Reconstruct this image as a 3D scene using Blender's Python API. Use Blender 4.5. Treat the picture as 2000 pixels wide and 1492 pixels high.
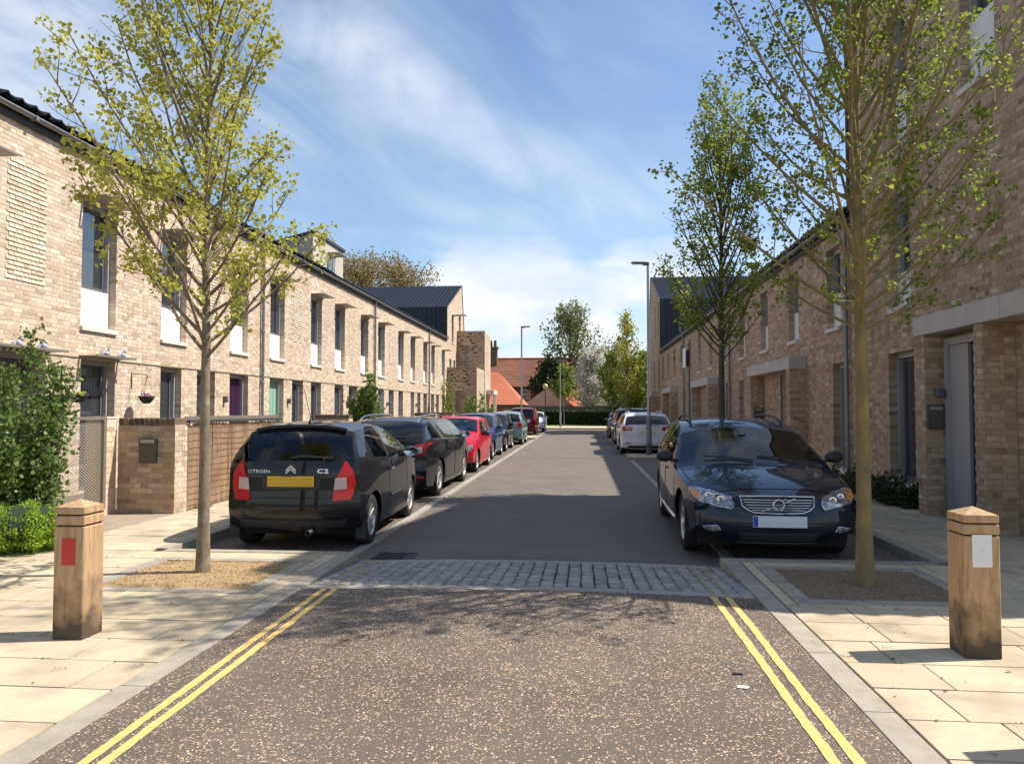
import bpy, bmesh, math, random
import numpy as np
from mathutils import Vector, Matrix
from mathutils.bvhtree import BVHTree
random.seed(7); RNG = np.random.default_rng(7)
for o in list(bpy.data.objects): bpy.data.objects.remove(o, do_unlink=True)
scene = bpy.context.scene
COL = scene.collection

# ---------------------------------------------------------------- camera
cam_data = bpy.data.cameras.new('camera'); cam = bpy.data.objects.new('camera', cam_data)
COL.objects.link(cam); scene.camera = cam
cam_data.sensor_width = 36.0; cam_data.lens = 36.0*1470/2000
cam_data.clip_start = 0.05; cam_data.clip_end = 3000
cam.location = (0, 0, 1.6)
cam.rotation_euler = (math.radians(90+2.104), 0, math.radians(5.244))
scene.render.resolution_x = 1024; scene.render.resolution_y = 763
scene.render.engine = 'CYCLES'

# ---------------------------------------------------------------- light
SUN_EL = math.radians(51.5); SUN_AZ = math.radians(78.4)      # azimuth from +Y towards +X
SUN_DIR = Vector((math.sin(SUN_AZ)*math.cos(SUN_EL), math.cos(SUN_AZ)*math.cos(SUN_EL), math.sin(SUN_EL)))
sun_data = bpy.data.lights.new('sun', 'SUN'); sun_data.energy = 4.8; sun_data.angle = math.radians(0.55)
sun_data.color = (1.0, 0.945, 0.85)
sun = bpy.data.objects.new('sun', sun_data); COL.objects.link(sun)
sun.rotation_euler = SUN_DIR.to_track_quat('Z', 'Y').to_euler(); sun.location = (30, 10, 40)

world = bpy.data.worlds.new('World'); scene.world = world; world.use_nodes = True
CIR = (-0.60, 2.1, 1.7, 0.2)
def build_world():
    nt = world.node_tree; N = nt.nodes; Lk = nt.links; N.clear()
    out = N.new('ShaderNodeOutputWorld'); bg = N.new('ShaderNodeBackground'); bg.inputs[1].default_value = 0.122
    sky = N.new('ShaderNodeTexSky'); sky.sky_type = 'NISHITA'; sky.sun_disc = False
    sky.sun_elevation = SUN_EL; sky.sun_rotation = SUN_AZ
    sky.air_density = 1.0; sky.dust_density = 0.6; sky.ozone_density = 2.2
    tc = N.new('ShaderNodeTexCoord'); sep = N.new('ShaderNodeSeparateXYZ'); Lk.new(tc.outputs['Generated'], sep.inputs[0])
    def math_(op, a, b=None, clamp=False):
        m = N.new('ShaderNodeMath'); m.operation = op; m.use_clamp = clamp
        for i, v in enumerate((a, b)):
            if v is None: continue
            if isinstance(v, (int, float)): m.inputs[i].default_value = v
            else: Lk.new(v, m.inputs[i])
        return m.outputs[0]
    def noise(vec, scale, detail, rough, dist=0.0):
        n = N.new('ShaderNodeTexNoise'); n.inputs['Scale'].default_value = scale; n.inputs['Detail'].default_value = detail
        n.inputs['Roughness'].default_value = rough; n.inputs['Distortion'].default_value = dist; Lk.new(vec, n.inputs['Vector']); return n.outputs['Fac']
    def ramp(v, a, b):
        m = N.new('ShaderNodeMapRange'); m.interpolation_type = 'SMOOTHSTEP'; m.inputs[1].default_value = a; m.inputs[2].default_value = b; Lk.new(v, m.inputs[0]); return m.outputs[0]
    # high wispy cloud: fanned streaks, stretched noise in the direction of view
    rot = N.new('ShaderNodeMapping'); rot.inputs['Rotation'].default_value = (0, CIR[0], 0); Lk.new(tc.outputs['Generated'], rot.inputs['Vector'])
    mp = N.new('ShaderNodeMapping'); mp.inputs['Scale'].default_value = (1.1, 1.6, 3.6); mp.inputs['Location'].default_value = (CIR[1], CIR[2], CIR[3]); Lk.new(rot.outputs[0], mp.inputs['Vector'])
    a = noise(mp.outputs[0], 1.15, 3, 0.5, 0.35); b = noise(mp.outputs[0], 2.6, 7, 0.6, 0.9)
    cir = math_('MULTIPLY', ramp(a, 0.40, 0.70), ramp(b, 0.22, 0.72))
    cir = math_('MULTIPLY', cir, 0.8)
    # low cumulus bank towards the horizon
    mp2 = N.new('ShaderNodeMapping'); mp2.inputs['Scale'].default_value = (3.2, 3.2, 7.5); mp2.inputs['Location'].default_value = (0.55, 0.2, 0.3); Lk.new(tc.outputs['Generated'], mp2.inputs['Vector'])
    c = noise(mp2.outputs[0], 1.35, 7, 0.52, 0.15)
    low = ramp(sep.outputs[2], 0.30, 0.02)
    cum = math_('ADD', c, math_('MULTIPLY', low, 0.21))
    cum = ramp(cum, 0.57, 0.73)
    cum = math_('MULTIPLY', cum, ramp(sep.outputs[2], 0.27, 0.15))
    cov = math_('MAXIMUM', cir, math_('MULTIPLY', cum, 0.93), True)
    shade = noise(mp2.outputs[0], 3.2, 5, 0.5)
    mixc = N.new('ShaderNodeMix'); mixc.data_type = 'RGBA'; Lk.new(ramp(shade, 0.3, 0.7), mixc.inputs['Factor'])
    mixc.inputs['A'].default_value = (4.7, 5.0, 5.5, 1); mixc.inputs['B'].default_value = (6.0, 6.05, 6.15, 1)
    sat = N.new('ShaderNodeHueSaturation'); sat.inputs['Saturation'].default_value = 1.06; sat.inputs['Value'].default_value = 1.0
    Lk.new(sky.outputs[0], sat.inputs['Color'])
    mix = N.new('ShaderNodeMix'); mix.data_type = 'RGBA'; Lk.new(cov, mix.inputs['Factor']); Lk.new(sat.outputs[0], mix.inputs['A']); Lk.new(mixc.outputs['Result'], mix.inputs['B'])
    Lk.new(mix.outputs['Result'], bg.inputs[0]); Lk.new(bg.outputs[0], out.inputs[0])
build_world()
scene.view_settings.view_transform = 'Standard'; scene.view_settings.look = 'None'
scene.view_settings.gamma = 1.0; scene.view_settings.use_curve_mapping = False
scene.view_settings.exposure = 0.55

# ---------------------------------------------------------------- helpers
def tag(o, label=None, cat=None, group=None, kind=None):
    if label: o['label'] = label
    if cat: o['category'] = cat
    if group: o['group'] = group
    if kind: o['kind'] = kind
    return o
def empty(name, loc=(0,0,0), rz=0.0, parent=None):
    o = bpy.data.objects.new(name, None); COL.objects.link(o); o.location = loc; o.rotation_euler = (0,0,rz)
    o.empty_display_size = 0.2
    if parent: o.parent = parent
    return o
def link(name, me, parent=None, mats=None, loc=None, rot=None, scale=None):
    o = bpy.data.objects.new(name, me); COL.objects.link(o)
    if parent is not None: o.parent = parent
    if mats is not None and len(me.materials) == 0:
        for m in (mats if isinstance(mats, (list, tuple)) else [mats]): me.materials.append(m)
    if loc is not None: o.location = loc
    if rot is not None: o.rotation_euler = rot
    if scale is not None: o.scale = scale
    return o
def fast_mesh(name, verts, quads, smooth=False):
    verts = np.asarray(verts, dtype=np.float32).reshape(-1,3); quads = np.asarray(quads, dtype=np.int32)
    k = quads.shape[1]; me = bpy.data.meshes.new(name)
    me.vertices.add(len(verts)); me.vertices.foreach_set('co', verts.ravel())
    me.loops.add(quads.size); me.loops.foreach_set('vertex_index', quads.ravel())
    me.polygons.add(len(quads)); me.polygons.foreach_set('loop_start', np.arange(0, quads.size, k, dtype=np.int32))
    me.polygons.foreach_set('loop_total', np.full(len(quads), k, dtype=np.int32))
    me.update(calc_edges=True); me.validate()
    me.polygons.foreach_set('use_smooth', np.full(len(me.polygons), bool(smooth))); me.update(); return me
class MB:
    """collects boxes, tubes, prisms into one mesh"""
    def __init__(s): s.v = []; s.f = []; s.sm = []
    def add(s, verts, faces, smooth=False):
        b = len(s.v); s.v += [tuple(p) for p in verts]
        for f in faces: s.f.append(tuple(b+i for i in f)); s.sm.append(smooth)
    def box(s, x0, x1, y0, y1, z0, z1):
        x0,x1 = min(x0,x1),max(x0,x1); y0,y1 = min(y0,y1),max(y0,y1); z0,z1 = min(z0,z1),max(z0,z1)
        s.add([(x0,y0,z0),(x1,y0,z0),(x1,y1,z0),(x0,y1,z0),(x0,y0,z1),(x1,y0,z1),(x1,y1,z1),(x0,y1,z1)],
              [(0,3,2,1),(4,5,6,7),(0,1,5,4),(1,2,6,5),(2,3,7,6),(3,0,4,7)]); return s
    def obox(s, c, ax, ay, az):
        """box centred at c with half-axis vectors"""
        c,ax,ay,az = map(Vector,(c,ax,ay,az)); P=[]
        for k in (-1,1):
            for (i,j) in ((-1,-1),(1,-1),(1,1),(-1,1)): P.append(c+ax*i+ay*j+az*k)
        s.add(P,[(0,3,2,1),(4,5,6,7),(0,1,5,4),(1,2,6,5),(2,3,7,6),(3,0,4,7)]); return s
    def prism(s, poly, axis, a, b):
        """poly: 2D points in the plane normal to axis ('x': (y,z), 'y': (x,z), 'z': (x,y))"""
        def P(p,t): return {'x':(t,p[0],p[1]),'y':(p[0],t,p[1]),'z':(p[0],p[1],t)}[axis]
        n=len(poly); V=[P(p,a) for p in poly]+[P(p,b) for p in poly]
        s.add(V,[tuple(range(n-1,-1,-1)),tuple(range(n,2*n))]+[(i,(i+1)%n,n+(i+1)%n,n+i) for i in range(n)]); return s
    def tube(s, pts, rad, n=8, caps=True, smooth=True):
        pts=[Vector(p) for p in pts]
        if isinstance(rad,(int,float)): rad=[rad]*len(pts)
        V=[];F=[]; up=None
        for i,p in enumerate(pts):
            d=(pts[min(i+1,len(pts)-1)]-pts[max(i-1,0)])
            if d.length<1e-9: d=Vector((0,0,1))
            d.normalize()
            if up is None: up=d.orthogonal().normalized()
            else:
                up=up-d*up.dot(d)
                if up.length<1e-6: up=d.orthogonal()
                up.normalize()
            w=d.cross(up)
            for k in range(n):
                a=2*math.pi*k/n; V.append(p+(up*math.cos(a)+w*math.sin(a))*rad[i])
        for i in range(len(pts)-1):
            for k in range(n): F.append((i*n+k,i*n+(k+1)%n,(i+1)*n+(k+1)%n,(i+1)*n+k))
        s.add(V,F,smooth)
        if caps: s.add([V[k] for k in range(n)],[tuple(range(n-1,-1,-1))]); s.add([V[-n+k] for k in range(n)],[tuple(range(n))])
        return s
    def lathe(s, prof, n=24, axis='z', center=(0,0,0), smooth=True):
        """prof: list of (radius, along)"""
        V=[];F=[];c=Vector(center)
        for (r,t) in prof:
            for k in range(n):
                a=2*math.pi*k/n; x,y=r*math.cos(a),r*math.sin(a)
                V.append(c+Vector({'z':(x,y,t),'x':(t,x,y),'y':(y,t,x)}[axis]))
        for i in range(len(prof)-1):
            for k in range(n): F.append((i*n+k,i*n+(k+1)%n,(i+1)*n+(k+1)%n,(i+1)*n+k))
        s.add(V,F,smooth); return s
    def mesh(s, name, bevel=0.0, seg=1):
        me=bpy.data.meshes.new(name); me.from_pydata(s.v,[],s.f)
        me.polygons.foreach_set('use_smooth', s.sm); me.update()
        if bevel>0:
            bm=bmesh.new(); bm.from_mesh(me); bmesh.ops.remove_doubles(bm,verts=bm.verts,dist=1e-5)
            es=[e for e in bm.edges if len(e.link_faces)==2 and e.calc_face_angle(0)>0.6]
            bmesh.ops.bevel(bm,geom=es,offset=bevel,segments=seg,affect='EDGES',clamp_overlap=True,profile=0.5)
            bm.to_mesh(me); bm.free()
        return me
    def build(s, name, mat, parent=None, bevel=0.0, seg=1, **k):
        return link(name, s.mesh(name, bevel, seg), parent, mat, **k)

# ---------------------------------------------------------------- materials
MATS = {}
def S(nt, kind, **props):
    n = nt.nodes.new(kind)
    for k, v in props.items(): setattr(n, k, v)
    return n
def pmat(name, col, rough=0.6, metal=0.0, col2=None, nscale=6.0, ndetail=6, contrast=(0.35,0.65), bump=0.0, bscale=40.0, coat=0.0, spec=0.5,
         rand=0.0, stretch=(1,1,1), obj_coords=True, col3=None, n3=1.3):
    if name in MATS: return MATS[name]
    m = bpy.data.materials.new(name); m.use_nodes = True; nt = m.node_tree; b = nt.nodes['Principled BSDF']; L = nt.links
    b.inputs['Roughness'].default_value = rough; b.inputs['Metallic'].default_value = metal
    b.inputs['Coat Weight'].default_value = coat; b.inputs['Coat Roughness'].default_value = 0.03; b.inputs['Specular IOR Level'].default_value = spec
    c = (*col,1); b.inputs['Base Color'].default_value = c; m.diffuse_color = c
    geo = S(nt,'ShaderNodeNewGeometry'); mp = S(nt,'ShaderNodeMapping'); mp.inputs['Scale'].default_value = stretch; L.new(geo.outputs['Position'], mp.inputs[0]); vec = mp.outputs[0]
    if not obj_coords: pass
    cur = None
    if col2 is not None:
        n = S(nt,'ShaderNodeTexNoise'); n.inputs['Scale'].default_value = nscale; n.inputs['Detail'].default_value = ndetail; n.inputs['Roughness'].default_value = 0.6; L.new(vec,n.inputs['Vector'])
        r = S(nt,'ShaderNodeMapRange'); r.inputs[1].default_value=contrast[0]; r.inputs[2].default_value=contrast[1]; L.new(n.outputs['Fac'],r.inputs[0])
        x = S(nt,'ShaderNodeMix',data_type='RGBA'); x.inputs['A'].default_value=c; x.inputs['B'].default_value=(*col2,1); L.new(r.outputs[0],x.inputs['Factor']); cur = x.outputs['Result']
    if col3 is not None:
        n = S(nt,'ShaderNodeTexNoise'); n.inputs['Scale'].default_value = n3; n.inputs['Detail'].default_value = 5; L.new(geo.outputs['Position'],n.inputs['Vector'])
        r = S(nt,'ShaderNodeMapRange'); r.inputs[1].default_value=0.5; r.inputs[2].default_value=0.72; L.new(n.outputs['Fac'],r.inputs[0])
        x = S(nt,'ShaderNodeMix',data_type='RGBA'); L.new(r.outputs[0],x.inputs['Factor']); x.inputs['B'].default_value=(*col3,1)
        if cur is not None: L.new(cur,x.inputs['A'])
        else: x.inputs['A'].default_value=c
        cur = x.outputs['Result']
    if rand > 0:
        oi = S(nt,'ShaderNodeObjectInfo'); hsv = S(nt,'ShaderNodeHueSaturation'); r = S(nt,'ShaderNodeMapRange'); r.inputs[3].default_value=1-rand; r.inputs[4].default_value=1+rand
        L.new(oi.outputs['Random'],r.inputs[0]); L.new(r.outputs[0],hsv.inputs['Value'])
        if cur is not None: L.new(cur,hsv.inputs['Color'])
        else: hsv.inputs['Color'].default_value=c
        cur = hsv.outputs['Color']
    if cur is not None: L.new(cur,b.inputs['Base Color'])
    if bump > 0:
        n = S(nt,'ShaderNodeTexNoise'); n.inputs['Scale'].default_value=bscale; n.inputs['Detail'].default_value=5; L.new(vec,n.inputs['Vector'])
        bp = S(nt,'ShaderNodeBump'); bp.inputs['Strength'].default_value=bump; bp.inputs['Distance'].default_value=0.01; L.new(n.outputs['Fac'],bp.inputs['Height']); L.new(bp.outputs[0],b.inputs['Normal'])
    MATS[name]=m; return m
def brick_mat(name, stops, rough=0.9):
    """colour per brick: island random + object random, plus fine mottling"""
    m = bpy.data.materials.new(name); m.use_nodes=True; nt=m.node_tree; L=nt.links; b=nt.nodes['Principled BSDF']
    b.inputs['Roughness'].default_value=rough; b.inputs['Specular IOR Level'].default_value=0.25
    geo=S(nt,'ShaderNodeNewGeometry'); oi=S(nt,'ShaderNodeObjectInfo')
    a=S(nt,'ShaderNodeMath',operation='ADD'); L.new(geo.outputs['Random Per Island'],a.inputs[0]); L.new(oi.outputs['Random'],a.inputs[1])
    f=S(nt,'ShaderNodeMath',operation='FRACT'); L.new(a.outputs[0],f.inputs[0])
    n=S(nt,'ShaderNodeTexNoise'); n.inputs['Scale'].default_value=9; n.inputs['Detail'].default_value=6; n.inputs['Roughness'].default_value=0.7; L.new(geo.outputs['Position'],n.inputs['Vector'])
    n2=S(nt,'ShaderNodeTexNoise'); n2.inputs['Scale'].default_value=0.55; n2.inputs['Detail'].default_value=4; L.new(geo.outputs['Position'],n2.inputs['Vector'])
    mm=S(nt,'ShaderNodeMath',operation='MULTIPLY_ADD'); L.new(n.outputs['Fac'],mm.inputs[0]); mm.inputs[1].default_value=0.95; fw=S(nt,'ShaderNodeMath',operation='MULTIPLY_ADD'); fw.inputs[1].default_value=0.78; fw.inputs[2].default_value=0.11; L.new(f.outputs[0],fw.inputs[0]); L.new(fw.outputs[0],mm.inputs[2])
    m2=S(nt,'ShaderNodeMath',operation='MULTIPLY_ADD'); L.new(n2.outputs['Fac'],m2.inputs[0]); m2.inputs[1].default_value=0.35; L.new(mm.outputs[0],m2.inputs[2])
    m3=S(nt,'ShaderNodeMath',operation='SUBTRACT'); L.new(m2.outputs[0],m3.inputs[0]); m3.inputs[1].default_value=0.65
    cr=S(nt,'ShaderNodeValToRGB'); e=cr.color_ramp.elements; e[0].position=stops[0][0]; e[0].color=(*stops[0][1],1); e[1].position=stops[-1][0]; e[1].color=(*stops[-1][1],1)
    for p,c in stops[1:-1]: x=e.new(p); x.color=(*c,1)
    L.new(m3.outputs[0],cr.inputs[0]); L.new(cr.outputs[0],b.inputs['Base Color'])
    n4=S(nt,'ShaderNodeTexNoise'); n4.inputs['Scale'].default_value=60; n4.inputs['Detail'].default_value=4; L.new(geo.outputs['Position'],n4.inputs['Vector'])
    bp=S(nt,'ShaderNodeBump'); bp.inputs['Strength'].default_value=0.5; bp.inputs['Distance'].default_value=0.008; L.new(n4.outputs['Fac'],bp.inputs['Height']); L.new(bp.outputs[0],b.inputs['Normal'])
    MATS[name]=m; return m
def glass_mat(name, tint=(0.3,0.33,0.33), ior=1.5, gloss=(1,1,1)):
    m=bpy.data.materials.new(name); m.use_nodes=True; nt=m.node_tree; L=nt.links; nt.nodes.remove(nt.nodes['Principled BSDF']); out=nt.nodes['Material Output']
    fr=S(nt,'ShaderNodeFresnel'); fr.inputs['IOR'].default_value=ior
    t=S(nt,'ShaderNodeBsdfTransparent'); t.inputs[0].default_value=(*tint,1); g=S(nt,'ShaderNodeBsdfGlossy'); g.inputs['Roughness'].default_value=0.015; g.inputs[0].default_value=(*gloss,1)
    x=S(nt,'ShaderNodeMixShader'); L.new(fr.outputs[0],x.inputs[0]); L.new(t.outputs[0],x.inputs[1]); L.new(g.outputs[0],x.inputs[2]); L.new(x.outputs[0],out.inputs[0])
    MATS[name]=m; return m
def leaf_mat(name, c1, c2, trans=0.45, pale=None):
    m=bpy.data.materials.new(name); m.use_nodes=True; nt=m.node_tree; L=nt.links; nt.nodes.remove(nt.nodes['Principled BSDF']); out=nt.nodes['Material Output']
    geo=S(nt,'ShaderNodeNewGeometry'); x=S(nt,'ShaderNodeMix',data_type='RGBA'); x.inputs['A'].default_value=(*c1,1); x.inputs['B'].default_value=(*c2,1); L.new(geo.outputs['Random Per Island'],x.inputs['Factor'])
    d=S(nt,'ShaderNodeBsdfPrincipled'); d.inputs['Roughness'].default_value=0.5; d.inputs['Specular IOR Level'].default_value=0.3; L.new(x.outputs['Result'],d.inputs['Base Color'])
    t=S(nt,'ShaderNodeBsdfTranslucent'); br=S(nt,'ShaderNodeHueSaturation'); br.inputs['Value'].default_value=1.25; br.inputs['Hue'].default_value=0.488; L.new(x.outputs['Result'],br.inputs['Color']); L.new(br.outputs[0],t.inputs[0])
    mx=S(nt,'ShaderNodeMixShader'); mx.inputs[0].default_value=trans; L.new(d.outputs[0],mx.inputs[1]); L.new(t.outputs[0],mx.inputs[2]); L.new(mx.outputs[0],out.inputs[0])
    MATS[name]=m; return m
# ================================================================ ground, road, pavements
def chip_mat(name, base, base2, chips, density, scale, rough=0.85):
    m=bpy.data.materials.new(name); m.use_nodes=True; nt=m.node_tree; L=nt.links; b=nt.nodes['Principled BSDF']; b.inputs['Roughness'].default_value=rough; b.inputs['Specular IOR Level'].default_value=0.3
    geo=S(nt,'ShaderNodeNewGeometry')
    n=S(nt,'ShaderNodeTexNoise'); n.inputs['Scale'].default_value=1.1; n.inputs['Detail'].default_value=8; n.inputs['Roughness'].default_value=0.65; L.new(geo.outputs['Position'],n.inputs['Vector'])
    fine=S(nt,'ShaderNodeTexNoise'); fine.inputs['Scale'].default_value=90; fine.inputs['Detail'].default_value=4; L.new(geo.outputs['Position'],fine.inputs['Vector'])
    ad=S(nt,'ShaderNodeMath',operation='MULTIPLY_ADD'); L.new(fine.outputs['Fac'],ad.inputs[0]); ad.inputs[1].default_value=0.9; L.new(n.outputs['Fac'],ad.inputs[2])
    r0=S(nt,'ShaderNodeMapRange'); r0.inputs[1].default_value=0.6; r0.inputs[2].default_value=1.25; L.new(ad.outputs[0],r0.inputs[0])
    mx=S(nt,'ShaderNodeMix',data_type='RGBA'); mx.inputs['A'].default_value=(*base,1); mx.inputs['B'].default_value=(*base2,1); L.new(r0.outputs[0],mx.inputs['Factor'])
    v=S(nt,'ShaderNodeTexVoronoi'); v.inputs['Scale'].default_value=scale; v.inputs['Randomness'].default_value=1.0
    w=S(nt,'ShaderNodeTexNoise'); w.inputs['Scale'].default_value=scale*0.7; L.new(geo.outputs['Position'],w.inputs['Vector'])
    vm=S(nt,'ShaderNodeVectorMath',operation='SCALE'); L.new(w.outputs['Color'],vm.inputs[0]); vm.inputs['Scale'].default_value=0.012; va=S(nt,'ShaderNodeVectorMath',operation='ADD'); L.new(geo.outputs['Position'],va.inputs[0]); L.new(vm.outputs[0],va.inputs[1])
    flat=S(nt,'ShaderNodeVectorMath',operation='MULTIPLY'); L.new(va.outputs[0],flat.inputs[0]); flat.inputs[1].default_value=(1,1,0); L.new(flat.outputs[0],v.inputs['Vector'])
    sep=S(nt,'ShaderNodeSeparateColor'); L.new(v.outputs['Color'],sep.inputs[0])
    patch=S(nt,'ShaderNodeTexNoise'); patch.inputs['Scale'].default_value=2.6; patch.inputs['Detail'].default_value=3; L.new(geo.outputs['Position'],patch.inputs['Vector'])
    th=S(nt,'ShaderNodeMapRange'); th.inputs[1].default_value=0.3; th.inputs[2].default_value=0.72; th.inputs[3].default_value=1-density*0.45; th.inputs[4].default_value=1-density*1.5; L.new(patch.outputs['Fac'],th.inputs[0])
    sel=S(nt,'ShaderNodeMath',operation='GREATER_THAN'); L.new(sep.outputs[0],sel.inputs[0]); L.new(th.outputs[0],sel.inputs[1])
    siz=S(nt,'ShaderNodeMath',operation='MULTIPLY_ADD'); L.new(sep.outputs[2],siz.inputs[0]); siz.inputs[1].default_value=0.30; siz.inputs[2].default_value=0.20
    ds=S(nt,'ShaderNodeMath',operation='LESS_THAN'); L.new(v.outputs['Distance'],ds.inputs[0]); L.new(siz.outputs[0],ds.inputs[1])
    both=S(nt,'ShaderNodeMath',operation='MULTIPLY'); L.new(sel.outputs[0],both.inputs[0]); L.new(ds.outputs[0],both.inputs[1])
    cr=S(nt,'ShaderNodeValToRGB'); e=cr.color_ramp.elements; e[0].color=(*chips[0],1); e[1].color=(*chips[-1],1)
    for i,c in enumerate(chips[1:-1]): x=e.new((i+1)/(len(chips)-1)); x.color=(*c,1)
    L.new(sep.outputs[1],cr.inputs[0])
    f=S(nt,'ShaderNodeMix',data_type='RGBA'); L.new(both.outputs[0],f.inputs['Factor']); L.new(mx.outputs['Result'],f.inputs['A']); L.new(cr.outputs[0],f.inputs['B']); L.new(f.outputs['Result'],b.inputs['Base Color'])
    bp=S(nt,'ShaderNodeBump'); bp.inputs['Strength'].default_value=0.6; bp.inputs['Distance'].default_value=0.008; L.new(fine.outputs['Fac'],bp.inputs['Height']); L.new(bp.outputs[0],b.inputs['Normal'])
    MATS[name]=m; return m
M_CHIP = chip_mat('chipped_asphalt',(0.080,0.062,0.049),(0.175,0.14,0.112),[(0.36,0.22,0.12),(0.55,0.41,0.27),(0.28,0.2,0.14),(0.66,0.58,0.46),(0.6,0.36,0.18),(0.58,0.5,0.38)],0.60,88.0)
M_ASPH = chip_mat('asphalt',(0.122,0.101,0.084),(0.197,0.167,0.14),[(0.2,0.18,0.16),(0.26,0.23,0.2),(0.14,0.12,0.11)],0.15,55.0)
M_BAY  = chip_mat('bay_asphalt',(0.09,0.072,0.06),(0.19,0.155,0.125),[(0.3,0.22,0.15),(0.42,0.34,0.26),(0.22,0.17,0.13),(0.5,0.45,0.38)],0.36,38.0)
M_SLAB = pmat('sandy_paving_slab',(0.56,0.465,0.315),0.88,col2=(0.47,0.38,0.255),nscale=5,contrast=(0.3,0.75),bump=0.25,bscale=120,rand=0.10,col3=(0.34,0.28,0.195),n3=2.6)
M_JOINT= pmat('paving_joint',(0.17,0.145,0.105),0.95,col2=(0.10,0.085,0.06),nscale=14)
M_KERB = pmat('concrete_kerb',(0.39,0.345,0.275),0.9,col2=(0.30,0.26,0.205),nscale=7,bump=0.3,bscale=90,rand=0.07)
M_FKERB= pmat('flush_kerb_concrete',(0.40,0.365,0.31),0.9,col2=(0.30,0.27,0.225),nscale=9,bump=0.3,bscale=90,rand=0.08)
M_SETT = pmat('granite_sett',(0.40,0.375,0.335),0.8,col2=(0.29,0.27,0.24),nscale=14,bump=0.5,bscale=60,rand=0.16)
M_SETTJ= pmat('sett_joint',(0.06,0.052,0.045),0.95,col2=(0.09,0.08,0.06),nscale=20)
M_YEL  = pmat('yellow_road_paint',(0.70,0.50,0.17),0.75,col2=(0.55,0.38,0.12),nscale=18,contrast=(0.4,0.7),bump=0.4,bscale=90)
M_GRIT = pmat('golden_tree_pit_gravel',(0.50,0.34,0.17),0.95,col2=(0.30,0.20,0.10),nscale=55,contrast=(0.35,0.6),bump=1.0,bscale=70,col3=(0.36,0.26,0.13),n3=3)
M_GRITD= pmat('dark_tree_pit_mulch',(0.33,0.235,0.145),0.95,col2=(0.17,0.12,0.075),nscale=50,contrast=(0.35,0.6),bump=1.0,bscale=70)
M_SOIL = pmat('soil',(0.16,0.12,0.08),0.95,col2=(0.09,0.07,0.05),nscale=20,bump=0.8,bscale=40)
M_GRASS= pmat('lawn',(0.09,0.13,0.03),0.9,col2=(0.13,0.17,0.05),nscale=12,bump=0.6,bscale=60)
M_LAND = pmat('distant_land',(0.12,0.13,0.06),0.95,col2=(0.16,0.15,0.08),nscale=0.05)
M_STEEL= pmat('galvanised_steel',(0.42,0.44,0.46),0.45,0.8,col2=(0.33,0.35,0.37),nscale=8)
M_IRON = pmat('cast_iron',(0.045,0.043,0.042),0.6,0.5)

def grid_sheet(name, xs, ys, zf, mat, parent=None, kind='structure', skirt=None):
    V=[(x,y,zf(x,y)) for y in ys for x in xs]; nx=len(xs)
    F=[(j*nx+i,j*nx+i+1,(j+1)*nx+i+1,(j+1)*nx+i) for j in range(len(ys)-1) for i in range(nx-1)]
    o=link(name,fast_mesh(name,V,F,True),parent,mat)
    if kind: o['kind']=kind
    return o
def sm(a,b,t): t=min(1,max(0,(t-a)/(b-a))); return t*t*(3-2*t)
RC=-0.47
def camber(x): return 0.035*(1-min(1,((x-RC)/1.95)**2))
def road_z(x,y):
    base = 0.1*(1-min(1,max(0,(y-6.17)/(7.85-6.17))))
    return base+camber(x)*(1.0 if y<8 else max(0.45,1-(y-8)/10))
ground = grid_sheet('ground',[-900,-200,-30,30,200,900],[-300,-30,0,100,300,1500],lambda x,y:-0.08,M_LAND)
xs=list(np.linspace(-2.34,1.385,15))
near_road = grid_sheet('road',xs,list(np.linspace(-14,6.17,30)),lambda x,y:road_z(x,y),M_CHIP)
far_road = grid_sheet('road',list(np.linspace(-2.46,1.52,13)),list(np.linspace(7.84,57.0,60)),lambda x,y:road_z(x,y)-0.012,M_ASPH)
cross_road = grid_sheet('road',[-60,-20,-2.46,1.52,20,60],[57.0,59,62.0],lambda x,y:-0.012+(camber(x)*0.45 if y<58 else 0.0),M_ASPH)
lb = grid_sheet('parking_bay',[-4.45,-3.5,-2.585],[7.84,20,40,57.0],lambda x,y:0.004,M_BAY)
rb = grid_sheet('parking_bay',[1.645,2.5,3.45],[7.84,20,40,57.0],lambda x,y:0.004,M_BAY)

def rects_minus(r, holes): return [r]
UNIT = MB().box(-.5,.5,-.5,.5,-.5,.5).mesh('paving_slab'); UNIT.materials.append(M_SLAB)
bmU=bmesh.new(); bmU.from_mesh(UNIT); bmesh.ops.bevel(bmU,geom=[e for e in bmU.edges],offset=0.012,segments=1,affect='EDGES'); bmU.to_mesh(UNIT); bmU.free()
def unit_copy(src, mat, name):
    me=src.copy(); me.name=name; me.materials.clear(); me.materials.append(mat); return me
KERBM = unit_copy(UNIT,M_KERB,'kerb_stone'); FKERBM = unit_copy(UNIT,M_FKERB,'kerb_stone'); SETTM = None
def slab(parent, name, me, x0,x1,y0,y1,ztop,thick=0.06, tilt=0.0):
    o=bpy.data.objects.new(name,me); COL.objects.link(o); o.parent=parent
    o.location=((x0+x1)/2,(y0+y1)/2,ztop-thick/2+random.uniform(-0.0015,0.0015)); o.scale=(max(0.01,x1-x0),max(0.01,y1-y0),thick)
    o.rotation_euler=(random.uniform(-1,1)*tilt,random.uniform(-1,1)*tilt,0); return o
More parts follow.
